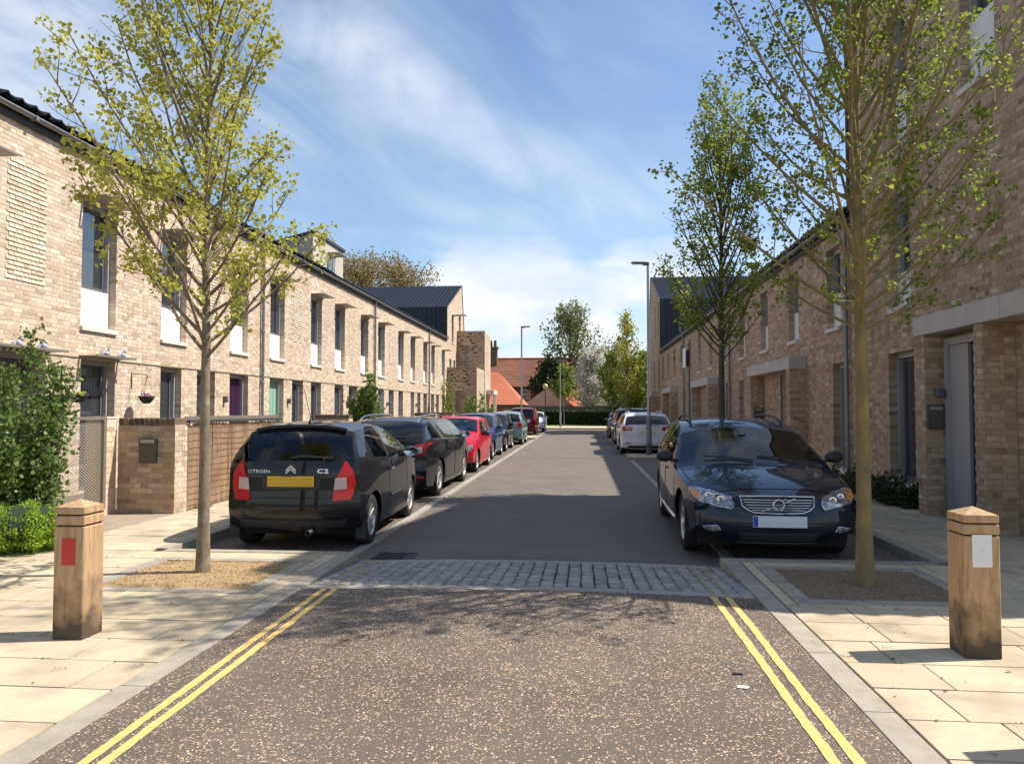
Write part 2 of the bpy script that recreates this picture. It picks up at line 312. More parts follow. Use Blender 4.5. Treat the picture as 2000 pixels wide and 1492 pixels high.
def pave(parent, X0,X1,Y0,Y1,row,lens,holes=(),ztop=0.1,skew=0.0):
    y=Y0; k=0
    while y<Y1-0.05:
        h=row*random.uniform(0.97,1.03); y1=min(Y1,y+h); x=X0-random.uniform(0,lens[0]*0.9) if k%2 else X0-lens[0]*0.5; 
        while x<X1-0.02:
            w=random.choice(lens); a,b=max(x,X0),min(x+w,X1); x+=w
            if b-a<0.06: continue
            segs=[(a,b)]
            for (hx0,hx1,hy0,hy1) in holes:
                if y1>hy0+0.03 and y<hy1-0.03 and min(b,hx1)-max(a,hx0)>0.05:
                    if hy0-y>0.05: slab(parent,'paving_slab',UNIT,max(a,hx0)+.004,min(b,hx1)-.004,y+.004,hy0-.004,ztop,0.05,0.0015)
                    if y1-hy1>0.05: slab(parent,'paving_slab',UNIT,max(a,hx0)+.004,min(b,hx1)-.004,hy1+.004,y1-.004,ztop,0.05,0.0015)
                if y1>hy0+0.03 and y<hy1-0.03:
                    ns=[]
                    for (p,q) in segs:
                        if q<=hx0 or p>=hx1: ns.append((p,q))
                        else:
                            if p<hx0-0.05: ns.append((p,hx0))
                            if q>hx1+0.05: ns.append((hx1,q))
                    segs=ns
            for (p,q) in segs: slab(parent,'paving_slab',UNIT,p+0.0055,q-0.0055,y+0.0055,y1-0.0055,ztop,0.05,0.0015)
        y=y1; k+=1
PIT_L=(-4.12,-2.80,6.12,7.24); PIT_R=(1.80,3.02,6.22,7.34)
def pave_base(rects, name='pavement', z=0.082):
    mb=MB()
    for (x0,x1,y0,y1) in rects: mb.box(x0,x1,y0,y1,-0.05,z)
    o=mb.build(name,M_JOINT); o['kind']='structure'; return o
left_pave = pave_base([(-9.0,-2.505,-6,6.10),(-9.0,-4.14,6.10,7.26),(-2.78,-2.505,6.10,7.26),(-9.0,-2.505,7.26,7.68),(-5.85,-4.60,7.681,49.9)])
right_pave= pave_base([(1.55,6.0,-6,6.20),(1.55,1.78,6.20,7.36),(3.04,6.0,6.20,7.36),(1.55,6.0,7.36,7.70),(3.60,5.24,7.701,57.0)])
pl=PIT_L; border=0.14
pave(left_pave,-6.6,-2.51,2.6,7.68,0.43,[0.62,0.78,0.9],[(pl[0]-border,pl[1]+border,pl[2]-border,pl[3]+border)])
pave(left_pave,-5.85,-4.60,7.69,40,0.45,[0.62,0.78])
pr=PIT_R
pave(right_pave,1.56,5.2,2.6,7.70,0.42,[0.62,0.75,0.9],[(pr[0]-border,pr[1]+border,pr[2]-border,pr[3]+border)])
pave(right_pave,3.60,5.2,7.71,34,0.45,[0.6,0.8])
far_pave = pave_base([(-60,60,62.12,69)],z=0.1); far_pave.data.materials[0]=M_SLAB
verge = MB().box(-60,60,69.0,86,-0.05,0.11).build('grass_verge',M_GRASS); verge['kind']='structure'
front_garden = MB().box(-9.0,-5.851,7.7,49.9,-0.05,0.085).build('garden_ground',M_SOIL); front_garden['kind']='structure'
# tree pit edging stones and gravel
def pit(p, parent, mat, name):
    x0,x1,y0,y1=p; b=border
    for (a,c) in ((y0-b,y0),(y1,y1+b)):
        n=2
        for i in range(n):
            w=(x1-x0+2*b)/n; slab(parent,'edging_stone',KERBM,x0-b+i*w+.003,x0-b+(i+1)*w-.003,a+.003,c-.003,0.103,0.06)
    for (a,c) in ((x0-b,x0),(x1,x1+b)):
        for i in range(2):
            w=(y1-y0)/2; slab(parent,'edging_stone',KERBM,a+.003,c-.003,y0+i*w+.003,y0+(i+1)*w-.003,0.103,0.06)
    n=26; xs_=np.linspace(x0,x1,n); ys_=np.linspace(y0,y1,n)
    g=grid_sheet(name,list(xs_),list(ys_),lambda x,y:0.088+0.016*(1-((2*(x-x0)/(x1-x0)-1)**4+(2*(y-y0)/(y1-y0)-1)**4)*0.5)+random.uniform(-.006,.006),mat,None,'structure')
    return g
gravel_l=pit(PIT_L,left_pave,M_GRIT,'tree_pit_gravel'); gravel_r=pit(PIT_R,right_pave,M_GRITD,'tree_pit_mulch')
def pebbles(p,n,mat,name):
    x0,x1,y0,y1=p; V=[];F=[]
    for i in range(n):
        c=Vector((random.uniform(x0,x1),random.uniform(y0,y1),0.106)); r=random.uniform(.005,.012)
        P=[c+Vector((random.uniform(-1,1),random.uniform(-1,1),random.uniform(-.6,.9)))*r for _ in range(4)]
        b=len(V); V+=P; F+=[(b,b+1,b+2),(b,b+2,b+3),(b,b+3,b+1),(b+1,b+3,b+2)]
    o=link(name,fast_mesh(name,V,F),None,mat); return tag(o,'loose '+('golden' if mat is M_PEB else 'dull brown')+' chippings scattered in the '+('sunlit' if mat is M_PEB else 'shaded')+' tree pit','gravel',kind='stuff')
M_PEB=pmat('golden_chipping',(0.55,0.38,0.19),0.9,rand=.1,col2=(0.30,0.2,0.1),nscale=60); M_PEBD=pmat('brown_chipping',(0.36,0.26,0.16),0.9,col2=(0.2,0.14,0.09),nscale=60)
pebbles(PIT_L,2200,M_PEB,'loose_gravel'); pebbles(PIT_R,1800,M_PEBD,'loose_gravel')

# kerbs
def kerb_run(parent, x0,x1,y0,y1,ztop,me,step=0.915,thick=0.14,along='y'):
    t=(y0 if along=='y' else x0); end=(y1 if along=='y' else x1)
    while t<end-0.05:
        e=min(end,t+step)
        if along=='y': slab(parent,'kerb_stone',me,x0,x1,t+.003,e-.003,ztop,thick)
        else: slab(parent,'kerb_stone',me,t+.003,e-.003,y0,y1,ztop,thick)
        t=e
kerb_run(left_pave,-2.50,-2.345,1.2,7.80,0.104,KERBM,thick=0.2)
kerb_run(right_pave,1.39,1.545,1.2,7.84,0.104,KERBM,thick=0.2)
kerb_run(left_pave,-4.45,-2.505,7.69,7.82,0.104,KERBM,along='x',thick=0.2)
kerb_run(right_pave,1.55,3.45,7.71,7.84,0.104,KERBM,along='x',thick=0.2)
kerb_run(left_pave,-4.59,-4.455,7.83,50,0.104,KERBM,thick=0.2)
kerb_run(right_pave,3.455,3.59,7.85,50,0.104,KERBM,thick=0.2)
kerb_run(far_road,-2.58,-2.465,7.84,56.5,0.014,FKERBM,thick=0.1)
kerb_run(far_road,1.525,1.64,7.86,56.5,0.014,FKERBM,thick=0.1)
kerb_run(far_pave,-30,30,62.0,62.12,0.104,KERBM,step=1.83,along='x',thick=0.2)
# build-out islands in the parking lanes
def island(x0,x1,y0,y1,name='kerb_island'):
    o=MB().box(x0+.13,x1-.13,y0+.13,y1-.13,-0.02,0.098).build(name,M_SLAB); o['kind']='structure'
    for a in ((y0,y0+.125),(y1-.125,y1)): kerb_run(o,x0,x1,a[0],a[1],0.106,KERBM,along='x',thick=0.15)
    for a in ((x0,x0+.125),(x1-.125,x1)): kerb_run(o,a[0],a[1],y0+.13,y1-.13,0.106,KERBM,thick=0.15)
    return o
island(1.50,3.44,24.0,26.0); island(-4.44,-2.45,40.2,43.2); island(1.66,3.44,13.45,14.95)

# granite setts on the ramp
ramp_base = grid_sheet('sett_ramp',list(np.linspace(-2.40,1.45,16)),list(np.linspace(6.16,7.86,8)),lambda x,y:road_z(x,y)-0.02,M_SETTJ)
SETTM = MB().box(-.5,.5,-.5,.5,-.5,.5).mesh('sett'); bmU=bmesh.new(); bmU.from_mesh(SETTM); bmesh.ops.bevel(bmU,geom=list(bmU.edges),offset=0.05,segments=2,affect='EDGES'); bmU.to_mesh(SETTM); bmU.free()
SETTM.polygons.foreach_set('use_smooth',[True]*len(SETTM.polygons)); SETTM.materials.append(M_SETT)
def near_edge(x): return 6.17+0.0*x
pitch=0.121
for k in range(32):
    x0=-2.335+k*pitch*0.962; y=6.33-random.uniform(0,.16)*(k%2)
    while y<7.70:
        l=random.uniform(.17,.235); y1=min(y+l,7.72); xa=x0+random.uniform(-.004,.004)
        if y1-y>0.07:
            xm,ym=xa+pitch/2,(max(y,6.31)+y1)/2; o=bpy.data.objects.new('sett',SETTM); COL.objects.link(o); o.parent=ramp_base
            o.location=(xm,ym,road_z(xm,ym)-0.035+random.uniform(-.004,.003)); o.scale=(pitch-0.018+random.uniform(-.006,.004),y1-max(y,6.31)-0.02,0.085)
            o.rotation_euler=(-0.058+random.uniform(-.01,.01),random.uniform(-.012,.012)-0.018*(xm-RC),random.uniform(-.03,.03))
        y=y1
def edge_strip(y0,y1):
    x=-2.33
    while x<1.35:
        e=min(1.375,x+0.9); xm=(x+e)/2; o=slab(ramp_base,'kerb_stone',FKERBM,x+.003,e-.003,y0,y1,road_z(xm,(y0+y1)/2)+0.003,0.08)
        o.rotation_euler=(0,math.atan2(road_z(x,y0)-road_z(e,y0),e-x),0); x=e
edge_strip(6.175,6.30); edge_strip(7.73,7.845)

# double yellow lines
def stripe(name, pts, w, lift, label, mat=M_YEL):
    V=[];F=[]; wob=0
    n=int((pts[-1][1]-pts[0][1])/0.06)
    for i in range(n+1):
        y=pts[0][1]+(pts[-1][1]-pts[0][1])*i/n; x=float(np.interp(y,[p[1] for p in pts],[p[0] for p in pts]))
        wob=wob*0.92+random.uniform(-.0022,.0022); e1,e2=random.uniform(-.003,.003),random.uniform(-.003,.003)
        for xx in (x-w/2+wob+e1,x+w/2+wob+e2): V.append((xx,y,road_z(xx,y)+lift))
    for i in range(n): F.append((2*i,2*i+1,2*i+3,2*i+2))
    o=link(name,fast_mesh(name,V,F),None,mat); return tag(o,label,'road marking',None,'structure')
def worn_mat():
    m=bpy.data.materials.new('worn_yellow_paint'); m.use_nodes=True; nt=m.node_tree; L=nt.links; b=nt.nodes['Principled BSDF']; b.inputs['Base Color'].default_value=(0.55,0.42,0.14,1); b.inputs['Roughness'].default_value=.8
    geo=S(nt,'ShaderNodeNewGeometry'); n=S(nt,'ShaderNodeTexNoise'); n.inputs['Scale'].default_value=16; n.inputs['Detail'].default_value=7; n.inputs['Roughness'].default_value=.7; L.new(geo.outputs['Position'],n.inputs['Vector'])
    r=S(nt,'ShaderNodeMapRange'); r.inputs[1].default_value=.47; r.inputs[2].default_value=.6; L.new(n.outputs['Fac'],r.inputs[0]); inv=S(nt,'ShaderNodeMath',operation='MULTIPLY'); inv.inputs[1].default_value=.75; L.new(r.outputs[0],inv.inputs[0]); L.new(inv.outputs[0],b.inputs['Alpha']); return m
M_WORN=worn_mat()
for nm,pts in (('a',[(-2.09,0.5),(-2.10,3.0),(-2.135,6.16)]),('b',[(-1.99,0.5),(-2.005,3.0),(-2.035,6.16)]),('c',[(1.055,0.5),(1.06,3.4),(1.045,6.16)]),('d',[(1.155,0.5),(1.165,3.4),(1.155,6.16)])):
    stripe('yellow_line',pts,0.052,0.004,'fresh yellow no-parking line painted on the chipped asphalt')
for pts in ([(-2.135,6.17),(-2.19,7.8)],[(-2.035,6.17),(-2.09,7.8)],[(1.045,6.17),(1.08,7.8)],[(1.155,6.17),(1.19,7.8)]):
    stripe('yellow_line',pts,0.06,0.012,'worn yellow no-parking line faded over the granite setts',M_WORN)
# gully grate
gt=empty('drain_grate',(-2.02,8.10,0.0)); tag(gt,'dark iron drain grate set in the road beside the flush kerb','drain')
zz=road_z(-2.02,8.1)-0.012
f=MB(); f.box(-.22,.22,-.2,-.17,zz-.02,zz+.012); f.box(-.22,.22,.17,.2,zz-.02,zz+.012); f.box(-.22,-.19,-.17,.17,zz-.02,zz+.012); f.box(.19,.22,-.17,.17,zz-.02,zz+.012); f.build('frame',M_IRON,gt)
for i in range(8): MB().box(-.185+i*.047,-.16+i*.047,-.168,.168,zz-.02,zz+.009).build('bar',M_IRON,gt)
MB().box(-.18,.18,-.165,.165,zz-.03,zz+.003).build('shaft',pmat('black_shaft',(0.01,0.01,0.01),0.9),gt)
# bits of litter and weeds in the joints
M_WEED=leaf_mat('weed_leaf',(0.07,0.09,0.025),(0.11,0.10,0.035),0.3)
def blades(name,pts,label,n=26,h=0.03,spread=0.05,mat=None,cat='weeds'):
    V=[];F=[]
    for (x,y,z,k) in pts:
        for i in range(int(n*k)):
            a=random.uniform(0,6.28); r=spread*k*random.random(); b=Vector((x+math.cos(a)*r*1.6,y+math.sin(a)*r*.6,z)); d=Vector((math.cos(a),math.sin(a),random.uniform(.3,1.6))).normalized()*h*random.uniform(.5,1.3); w=Vector((-math.sin(a),math.cos(a),0))*h*.14
            i0=len(V); V+=[b-w,b+w,b+d]; F.append((i0,i0+1,i0+2))
    o=link(name,fast_mesh(name,V,F),None,mat or M_WEED); return tag(o,label,cat,None,'stuff')
wp=[(-2.98,4.15,.1,1.3),(-4.05,4.1,.1,1.2),(-2.6,4.75,.1,.7),(1.9,5.0,.1,1.0),(1.62,4.8,.1,.9),(2.05,3.85,.1,.8),(1.58,6.0,.1,1.1),(1.72,6.15,.1,.9),(-2.56,5.3,.1,.7),(-2.4,7.0,.1,.8),(-2.38,6.7,.09,.8),(-4.3,7.85,.04,1.6),(1.42,7.2,.05,.7),(1.41,6.6,.08,.7),(-3.1,6.15,.1,.9),(-2.85,6.9,.1,1.2),(-4.0,6.2,.1,1.0)]
wp+=[(random.uniform(-4.4,-2.6),random.choice([3.46,3.9,4.32,4.75,5.18]),.098,.35) for _ in range(14)]+[(random.uniform(1.6,3.4),random.choice([3.44,3.86,4.28,4.7,5.12]),.098,.35) for _ in range(12)]
blades('joint_weeds',wp,'small weeds and moss growing in the joints of the sandy paving',18,.017,.05)
def debris():
    V=[];F=[]; rr=random.Random(5)
    for i in range(150):
        x,y=(rr.uniform(-5.4,-2.55),rr.uniform(2.9,7.6)) if i%2 else (rr.uniform(1.6,3.6),rr.uniform(3.2,7.6)); s=rr.uniform(.004,.013); c=Vector((x,y,.104)); b=len(V); a=rr.uniform(0,6.28)
        u=Vector((math.cos(a),math.sin(a),.25))*s; w=Vector((-math.sin(a),math.cos(a),.0))*s*.6; V+=[c-u-w,c+u-w,c+u+w+Vector((0,0,s*.5)),c-u+w+Vector((0,0,s*.4))]; F.append((b,b+1,b+2,b+3))
    o=link('leaf_debris',fast_mesh('leaf_debris',V,F),None,pmat('dry_leaf_debris',(0.12,0.085,0.05),.9)); tag(o,'tiny dry leaf scraps and bud scales scattered over the sandy paving','debris',None,'stuff')
debris()
tag(MB().box(.84,.895,4.36,4.375,road_z(.86,4.37),road_z(.86,4.37)+.012).build('dark_litter_stick',M_IRON,None,0.003),'short dark scrap lying on the road near the yellow lines','litter')
paper=MB().prism([(0,0),(.05,-.008),(.07,.02),(.045,.035),(.01,.028)],'z',0,.004).build('paper_scrap',pmat('white_paper',(0.75,0.74,0.7),.8),None,loc=(.82,4.15,road_z(.83,4.15)+.003)); tag(paper,'crumpled white paper scrap lying on the road','litter')
# ================================================================ buildings
STOPS=[(0.0,(0.32,0.235,0.17)),(0.10,(0.44,0.335,0.24)),(0.35,(0.54,0.42,0.305)),(0.65,(0.60,0.48,0.355)),(0.85,(0.66,0.545,0.42)),(1.0,(0.76,0.67,0.54))]
M_BRICK=brick_mat('cream_buff_brick',STOPS)
M_BRICKR=brick_mat('brown_buff_brick',[(0.0,(0.24,0.155,0.10)),(0.12,(0.34,0.235,0.155)),(0.45,(0.44,0.315,0.215)),(0.8,(0.52,0.385,0.27)),(1.0,(0.70,0.575,0.44))])  # same buff brick with shade put into its colour, for unlit faces
M_DBRICK=brick_mat('dark_coping_brick',[(0.0,(0.07,0.05,0.04)),(0.5,(0.13,0.09,0.065)),(1.0,(0.22,0.16,0.11))])
M_RBRICK=brick_mat('red_brick',[(0.0,(0.2,0.07,0.045)),(0.5,(0.30,0.11,0.065)),(1.0,(0.4,0.17,0.1))])
M_MORT=pmat('pale_mortar',(0.64,0.55,0.43),0.95,col2=(0.56,0.475,0.365),nscale=7)
M_MORTR=pmat('grey_mortar',(0.45,0.365,0.275),0.95,col2=(0.37,0.30,0.225),nscale=7)  # mortar copy darkened in colour for the shaded faces
M_TILE=pmat('black_glazed_pantile',(0.017,0.020,0.030),0.36,col2=(0.028,0.031,0.042),nscale=3,spec=.28,bump=0.05)
M_GUT=pmat('grey_gutter',(0.21,0.215,0.225),0.42,0.6,col2=(0.27,0.27,0.28),nscale=5)
M_FASC=pmat('dark_fascia',(0.05,0.048,0.047),0.7)
M_FRAME=pmat('grey_window_frame',(0.40,0.39,0.385),0.5,0.1)
M_DFRAME=pmat('dark_grey_window_frame',(0.115,0.115,0.12),0.45)
M_WPAN=pmat('white_panel',(0.78,0.765,0.73),0.7,col2=(0.72,0.70,0.66),nscale=4,bump=0.05)
M_STONE=pmat('pale_cast_stone',(0.68,0.64,0.57),0.85,col2=(0.58,0.54,0.47),nscale=5,bump=0.15)
M_CONC=pmat('porch_concrete',(0.58,0.52,0.46),0.85,col2=(0.48,0.43,0.375),nscale=3,bump=0.15)
M_REND=pmat('taupe_render',(0.47,0.425,0.35),0.9,col2=(0.43,0.385,0.315),nscale=3,bump=0.1)
M_SHADE=pmat('bronze_sunshade_metal',(0.33,0.29,0.235),0.45,0.6)
M_MESH=pmat('bronze_expanded_metal',(0.30,0.265,0.215),0.5,0.5)
def pane_mat():
    m=pmat('dark_window_glass',(0.035,0.042,0.05),0.03,spec=1.0,coat=1.0); return m
M_PANE=pane_mat(); M_BOX=pmat('dark_mailbox_paint',(0.085,0.078,0.07),0.5,0.3); M_FLAP=pmat('mailbox_flap_metal',(0.42,0.42,0.40),0.4,0.7)

CAMF=1470.0; _yaw=math.radians(5.244); _p=math.radians(2.104)
_R=np.array([math.cos(_yaw),math.sin(_yaw),0]); _F=np.array([-math.sin(_yaw)*math.cos(_p),math.cos(_yaw)*math.cos(_p),math.sin(_p)]); _U=np.cross(_R,_F)
def pix(P):
    v=np.asarray(P,float)-np.array([0,0,1.6]); d=v@_F
    return 1000+CAMF*(v@_R)/d, 746-CAMF*(v@_U)/d, d

class Face:
    """a wall plane: s along it, z up, n outwards"""
    def __init__(s,O,U,Nn): s.O=np.array(O,float); s.U=np.array(U,float); s.N=np.array(Nn,float); s.Z=np.array((0,0,1.0))
    def P(s,a,z,n): return s.O+s.U*a+s.Z*z+s.N*n
    def box(s,mb,s0,s1,z0,z1,n0,n1):
        A,B=s.P(s0,z0,n0),s.P(s1,z1,n1); mb.box(A[0],B[0],A[1],B[1],A[2],B[2]); return mb
LF=Face((-9.0,0,0),(0,1,0),(1,0,0)); RF=Face((5.25,0,0),(0,1,0),(-1,0,0))
BR_LEN=(0.215,0.1025); JT=0.010; CRS=0.075
BRICK_ME={}
def brick_unit(L,mat,face):
    key=(round(L,4),mat.name,tuple(face.N.tolist()))
    if key not in BRICK_ME:
        mb=MB(); A=face.U*L/2; n=face.N; P=lambda a,z,d: tuple(face.U*a+face.Z*z+n*d)
        b=0.003; V=[P(-L/2+b,-.0325+b,0),P(L/2-b,-.0325+b,0),P(L/2-b,.0325-b,0),P(-L/2+b,.0325-b,0),P(-L/2,-.0325,-b),P(L/2,-.0325,-b),P(L/2,.0325,-b),P(-L/2,.0325,-b),P(-L/2,-.0325,-.02),P(L/2,-.0325,-.02),P(L/2,.0325,-.02),P(-L/2,.0325,-.02)]
        F=[(0,1,2,3)]+[(a,b_,b_+4,a+4) for a,b_ in ((4,5),(5,6),(6,7))]+[(7,4,8,11)]+[(0,4,5,1),(1,5,6,2),(2,6,7,3),(3,7,4,0)]
        mb.add(V,F); me=mb.mesh('brick'); me.materials.append(mat); BRICK_ME[key]=me
    return BRICK_ME[key]
def lay_bricks(face, parent, s0,s1,z0,ztop,holes=(),panels=(),mat=None,single=0,deep=0.2,perf=None,seed=0,end_deep=False,name='brickwork'):
    """real bricks in Flemish bond; holes: (s0,s1,z0,z1); panels: sawtooth corbelled areas; ztop: number or function of s"""
    rng=random.Random(seed); top=ztop if callable(ztop) else (lambda s:ztop)
    zmax=max(top(s0+(s1-s0)*i/40) for i in range(41)); items=[]
    per=BR_LEN[0]+BR_LEN[1]+2*JT; k=0; z=z0
    while z+0.065<=zmax+1e-6:
        zm=z+0.0325; cuts=[(s0,s1,end_deep,end_deep)]
        for (a,b,c,d) in holes:
            if c-0.01<zm<d+0.01:
                n=[]
                for (p,q,e1,e2) in cuts:
                    if b<=p or a>=q: n.append((p,q,e1,e2)); continue
                    if a>p+0.02: n.append((p,a,e1,True))
                    if b<q-0.02: n.append((b,q,True,e2))
                cuts=n
        off=(k%2)*(per/2)
        for (p,q,e1,e2) in cuts:
            j=math.floor((p-off)/per)-1; x=off+j*per
            while x<q:
                for L in BR_LEN:
                    a,b=max(x,p),min(x+L,q); cut=(a>x+1e-6) or (b<x+L-1e-6)
                    x+=L+JT
                    if b-a<0.02: continue
                    if z+0.065>top((a+b)/2)+0.02: continue
                    if perf and L>0.15 and not cut and perf(a,zm,k): continue
                    d=deep if ((e1 and a<=p+.12) or (e2 and b>=q-.12)) else 0.02
                    pan=any(c0<=a+.02 and b-.02<=c1 and c2<=zm<=c3 for (c0,c1,c2,c3) in panels)
                    items.append((a,b,z,z+0.065,rng.uniform(-.0012,.0018),0.015 if pan else 0.0,d,cut or pan or d>0.1))
        z+=CRS; k+=1
    chosen=set()
    if single:
        C=np.array([face.P((i[0]+i[1])/2,(i[2]+i[3])/2,0) for i in items]); px,py,d=pix(C)
        ok=[i for i in range(len(items)) if not items[i][7] and d[i]>0.3 and 2<px[i]<1998 and 2<py[i]<1490]
        ok.sort(key=lambda i:d[i]-(items[i][1]-items[i][0])*6); chosen=set(ok[:single])
        for i in chosen:
            a,b,c,dd,n,_,_,_=items[i]; me=brick_unit(b-a,mat,face); o=bpy.data.objects.new('brick',me); COL.objects.link(o); o.parent=parent; o.location=face.P((a+b)/2,(c+dd)/2,n)
    rest=[it for i,it in enumerate(items) if i not in chosen]
    if rest:
        A=np.array([r[:7] for r in rest]); n=len(A); V=np.zeros((n,8,3))
        sa,sb,za,zb,nn,pn,dp=A.T
        for q,(ss,zz,ff) in enumerate(((sa,za,nn+pn),(sb,za,nn+pn),(sb,zb,nn),(sa,zb,nn),(sa,za,nn-dp),(sb,za,nn-dp),(sb,zb,nn-dp),(sa,zb,nn-dp))):
            V[:,q]=face.O+np.outer(ss,face.U)+np.outer(zz,face.Z)+np.outer(ff,face.N)
        base=(np.arange(n)*8)[:,None]; Q=np.concatenate([base+np.array(f) for f in ((0,1,2,3),(4,5,1,0),(5,6,2,1),(6,7,3,2),(7,4,0,3))])
        o=link(name,fast_mesh(name,V.reshape(-1,3),Q),parent,mat); o['kind']='stuff'
def backing(face, parent, s0,s1,z0,z1,holes,mat,n0=-0.30,n1=-0.0045,name='wall'):
    zs=sorted({z0,z1}|{min(max(h[2],z0),z1) for h in holes}|{min(max(h[3],z0),z1) for h in holes}); mb=MB()
    for a,b in zip(zs,zs[1:]):
        if b-a<1e-4: continue
        spans=[(s0,s1)]; zm=(a+b)/2
        for h in holes:
            if h[2]<zm<h[3]:
                n=[]
                for p,q in spans:
                    if h[1]<=p or h[0]>=q: n.append((p,q)); continue
                    if h[0]>p: n.append((p,h[0]))
                    if h[1]<q: n.append((h[1],q))
                spans=n
        for p,q in spans: face.box(mb,p+(.006 if p>s0 else 0),q-(.006 if q<s1 else 0),a+(.0 if a==z0 else .0),b,n0,n1)
    return mb.build(name,mat,parent)

def corr_sheet(name,parent,O,A,La,B,Lb,Nn,mat=None,tw=0.3,course=0.34,amp=0.035,per=8,lift=.028):
    O,A,B,Nn=(np.array(v,float) for v in (O,A,B,Nn)); na=max(2,int(round(La/tw))*per); V=[];F=[]
    a=np.linspace(0,La,na+1); u=(a/tw)%1.0; h=amp*np.where(u<0.4,np.sin(np.pi*u/0.4),-0.18*np.sin(np.pi*(u-0.4)/0.6))
    nc=max(1,int(round(Lb/course))); rows=[]
    for j in range(nc):
        b0=Lb*j/nc; b1=Lb*(j+1)/nc
        rows+= [(b0,0.0),(b0,lift),(b1,0.0)]
    for (b,l) in rows: V.append(O+np.outer(a,A)+B*b+np.outer(h+l,Nn))
    V=np.concatenate(V); w=na+1
    for r in range(len(rows)-1):
        i=np.arange(na)+r*w; F.append(np.stack([i,i+1,i+1+w,i+w],1))
    return link(name,fast_mesh(name,V,np.concatenate(F),False),parent,mat or M_TILE)

def window(face,parent,s0,s1,z0,z1,panel=0.0,sill=True,shade=False,blind=False,open_=False,block_sill=0.0,frame=M_FRAME,name='window'):
    zg=z0+panel
    w=MB(); t=0.055
    face.box(w,s0,s0+t,zg,z1,-.27,-.14); face.box(w,s1-t,s1,zg,z1,-.27,-.14); face.box(w,s0+t,s1-t,z1-.1,z1,-.27,-.14)
    wo=w.build(name,frame,parent)
    d=MB(); a,b=s0+t+.004,s1-t-.004; f=.055
    face.box(d,a,a+f,zg,z1-.104,-.26,-.215); face.box(d,b-f,b,zg,z1-.104,-.26,-.215); face.box(d,a+f,b-f,z1-.104-f,z1-.104,-.26,-.215); face.box(d,a+f,b-f,zg,zg+.07,-.26,-.2)
    d.build('frame',M_DFRAME,wo)
    face.box(MB(),a+f,b-f,zg+.07,z1-.104-f,-.255,-.24).build('pane',M_PANE,wo)
    if blind:
        face.box(MB(),a+f+.02,b-f-.02,z1-.9,z1-.16,-.238,-.235).build('blind',M_WPAN,wo)
    if panel>0: face.box(MB(),s0,s1,z0+.002,zg-.002,-.26,-.14).build('panel',M_WPAN,wo)
    if sill: face.box(MB(),s0-.02,s1+.02,z0-.085,z0,-.2,.055).build('sill',M_STONE,wo,0.006)
    if block_sill>0: face.box(MB(),s0-.03,s1+.03,z0-block_sill,z0-.001,-.18,.05).build('sill',M_STONE,wo,0.008)
    if shade:
        m=MB(); n=14; W=s1-s0+.12
        for i in range(n):
            p=s0-.02+W*i/n; face.box(m,p,p+W/n*.55,z1+.02,z1+.035,.03,.44)
        face.box(m,s0-.02,s0-.02+W,z1+.015,z1+.042,.0,.028); face.box(m,s0-.02,s0-.02+W,z1+.015,z1+.042,.442,.465)
        m.build('sunshade',M_SHADE,wo)
    return wo
def door(face,parent,s0,s1,z0,z1,mat,glaz=False):
    w=MB(); t=.055; face.box(w,s0,s0+t,z0,z1,-.27,-.13); face.box(w,s1-t,s1,z0,z1,-.27,-.13); face.box(w,s0+t,s1-t,z1-.1,z1,-.27,-.13)
    wo=w.build('door_frame',M_FRAME,parent)
    d=face.box(MB(),s0+t+.004,s1-t-.004,z0+.02,z1-.104,-.26,-.225).build('door',mat,wo)
    # raised boards on the door
    m=MB(); W=(s1-s0-2*t)
    for i in range(4): face.box(m,s0+t+.01+W*i/4,s0+t+.002+W*(i+1)/4-.012,z0+.06,z1-.15,-.223,-.217)
    m.build('door_boards',mat,wo)
    h=MB(); P0=face.P(s0+t+.09,1.05,-.22); P1=face.P(s0+t+.09,1.05,-.17); P2=face.P(s0+t+.2,1.05,-.17); h.tube([P0,P1,P2],.009,6); h.build('handle',M_STEEL,wo)
    return wo

def downpipe(face,parent,s,z0,z1,n=.07):
    o=MB().tube([face.P(s,z0,n),face.P(s,z1-.25,n),face.P(s,z1-.12,n+.03),face.P(s,z1,n+.08)],.042,10).build('downpipe',M_GUT,parent)
    for z in np.arange(0.9,z1-.4,1.45): MB().lathe([(.05,-.03),(.054,-.025),(.054,.025),(.05,.03)],12,'z',face.P(s,z,n)).build('pipe_bracket',M_GUT,o)
def gutter(face,parent,s0,s1,z,n):
    V=[];F=[];k=9
    for s in (s0,s1):
        for r in (.062,.055):
            for i in range(k):
                a=math.pi*(1+i/(k-1)); V.append(face.P(s,z+r*math.sin(a),n+r*math.cos(a)))
    for i in range(k-1): F+=[(i,i+1,2*k+i+1,2*k+i),(k+i+1,k+i,3*k+i,3*k+i+1)]
    F+=[(0,k,3*k,2*k),(k-1,2*k-1,4*k-1,3*k-1)]
    mb=MB(); mb.add(V,F,True); o=mb.build('gutter',M_GUT,parent)
    m=MB()
    for s in np.arange(s0+.6,s1-.2,1.95): face.box(m,s-.03,s+.03,z-.07,z+.008,n-.068,n+.068)
    if m.v: m.build('gutter_union',M_GUT,parent)
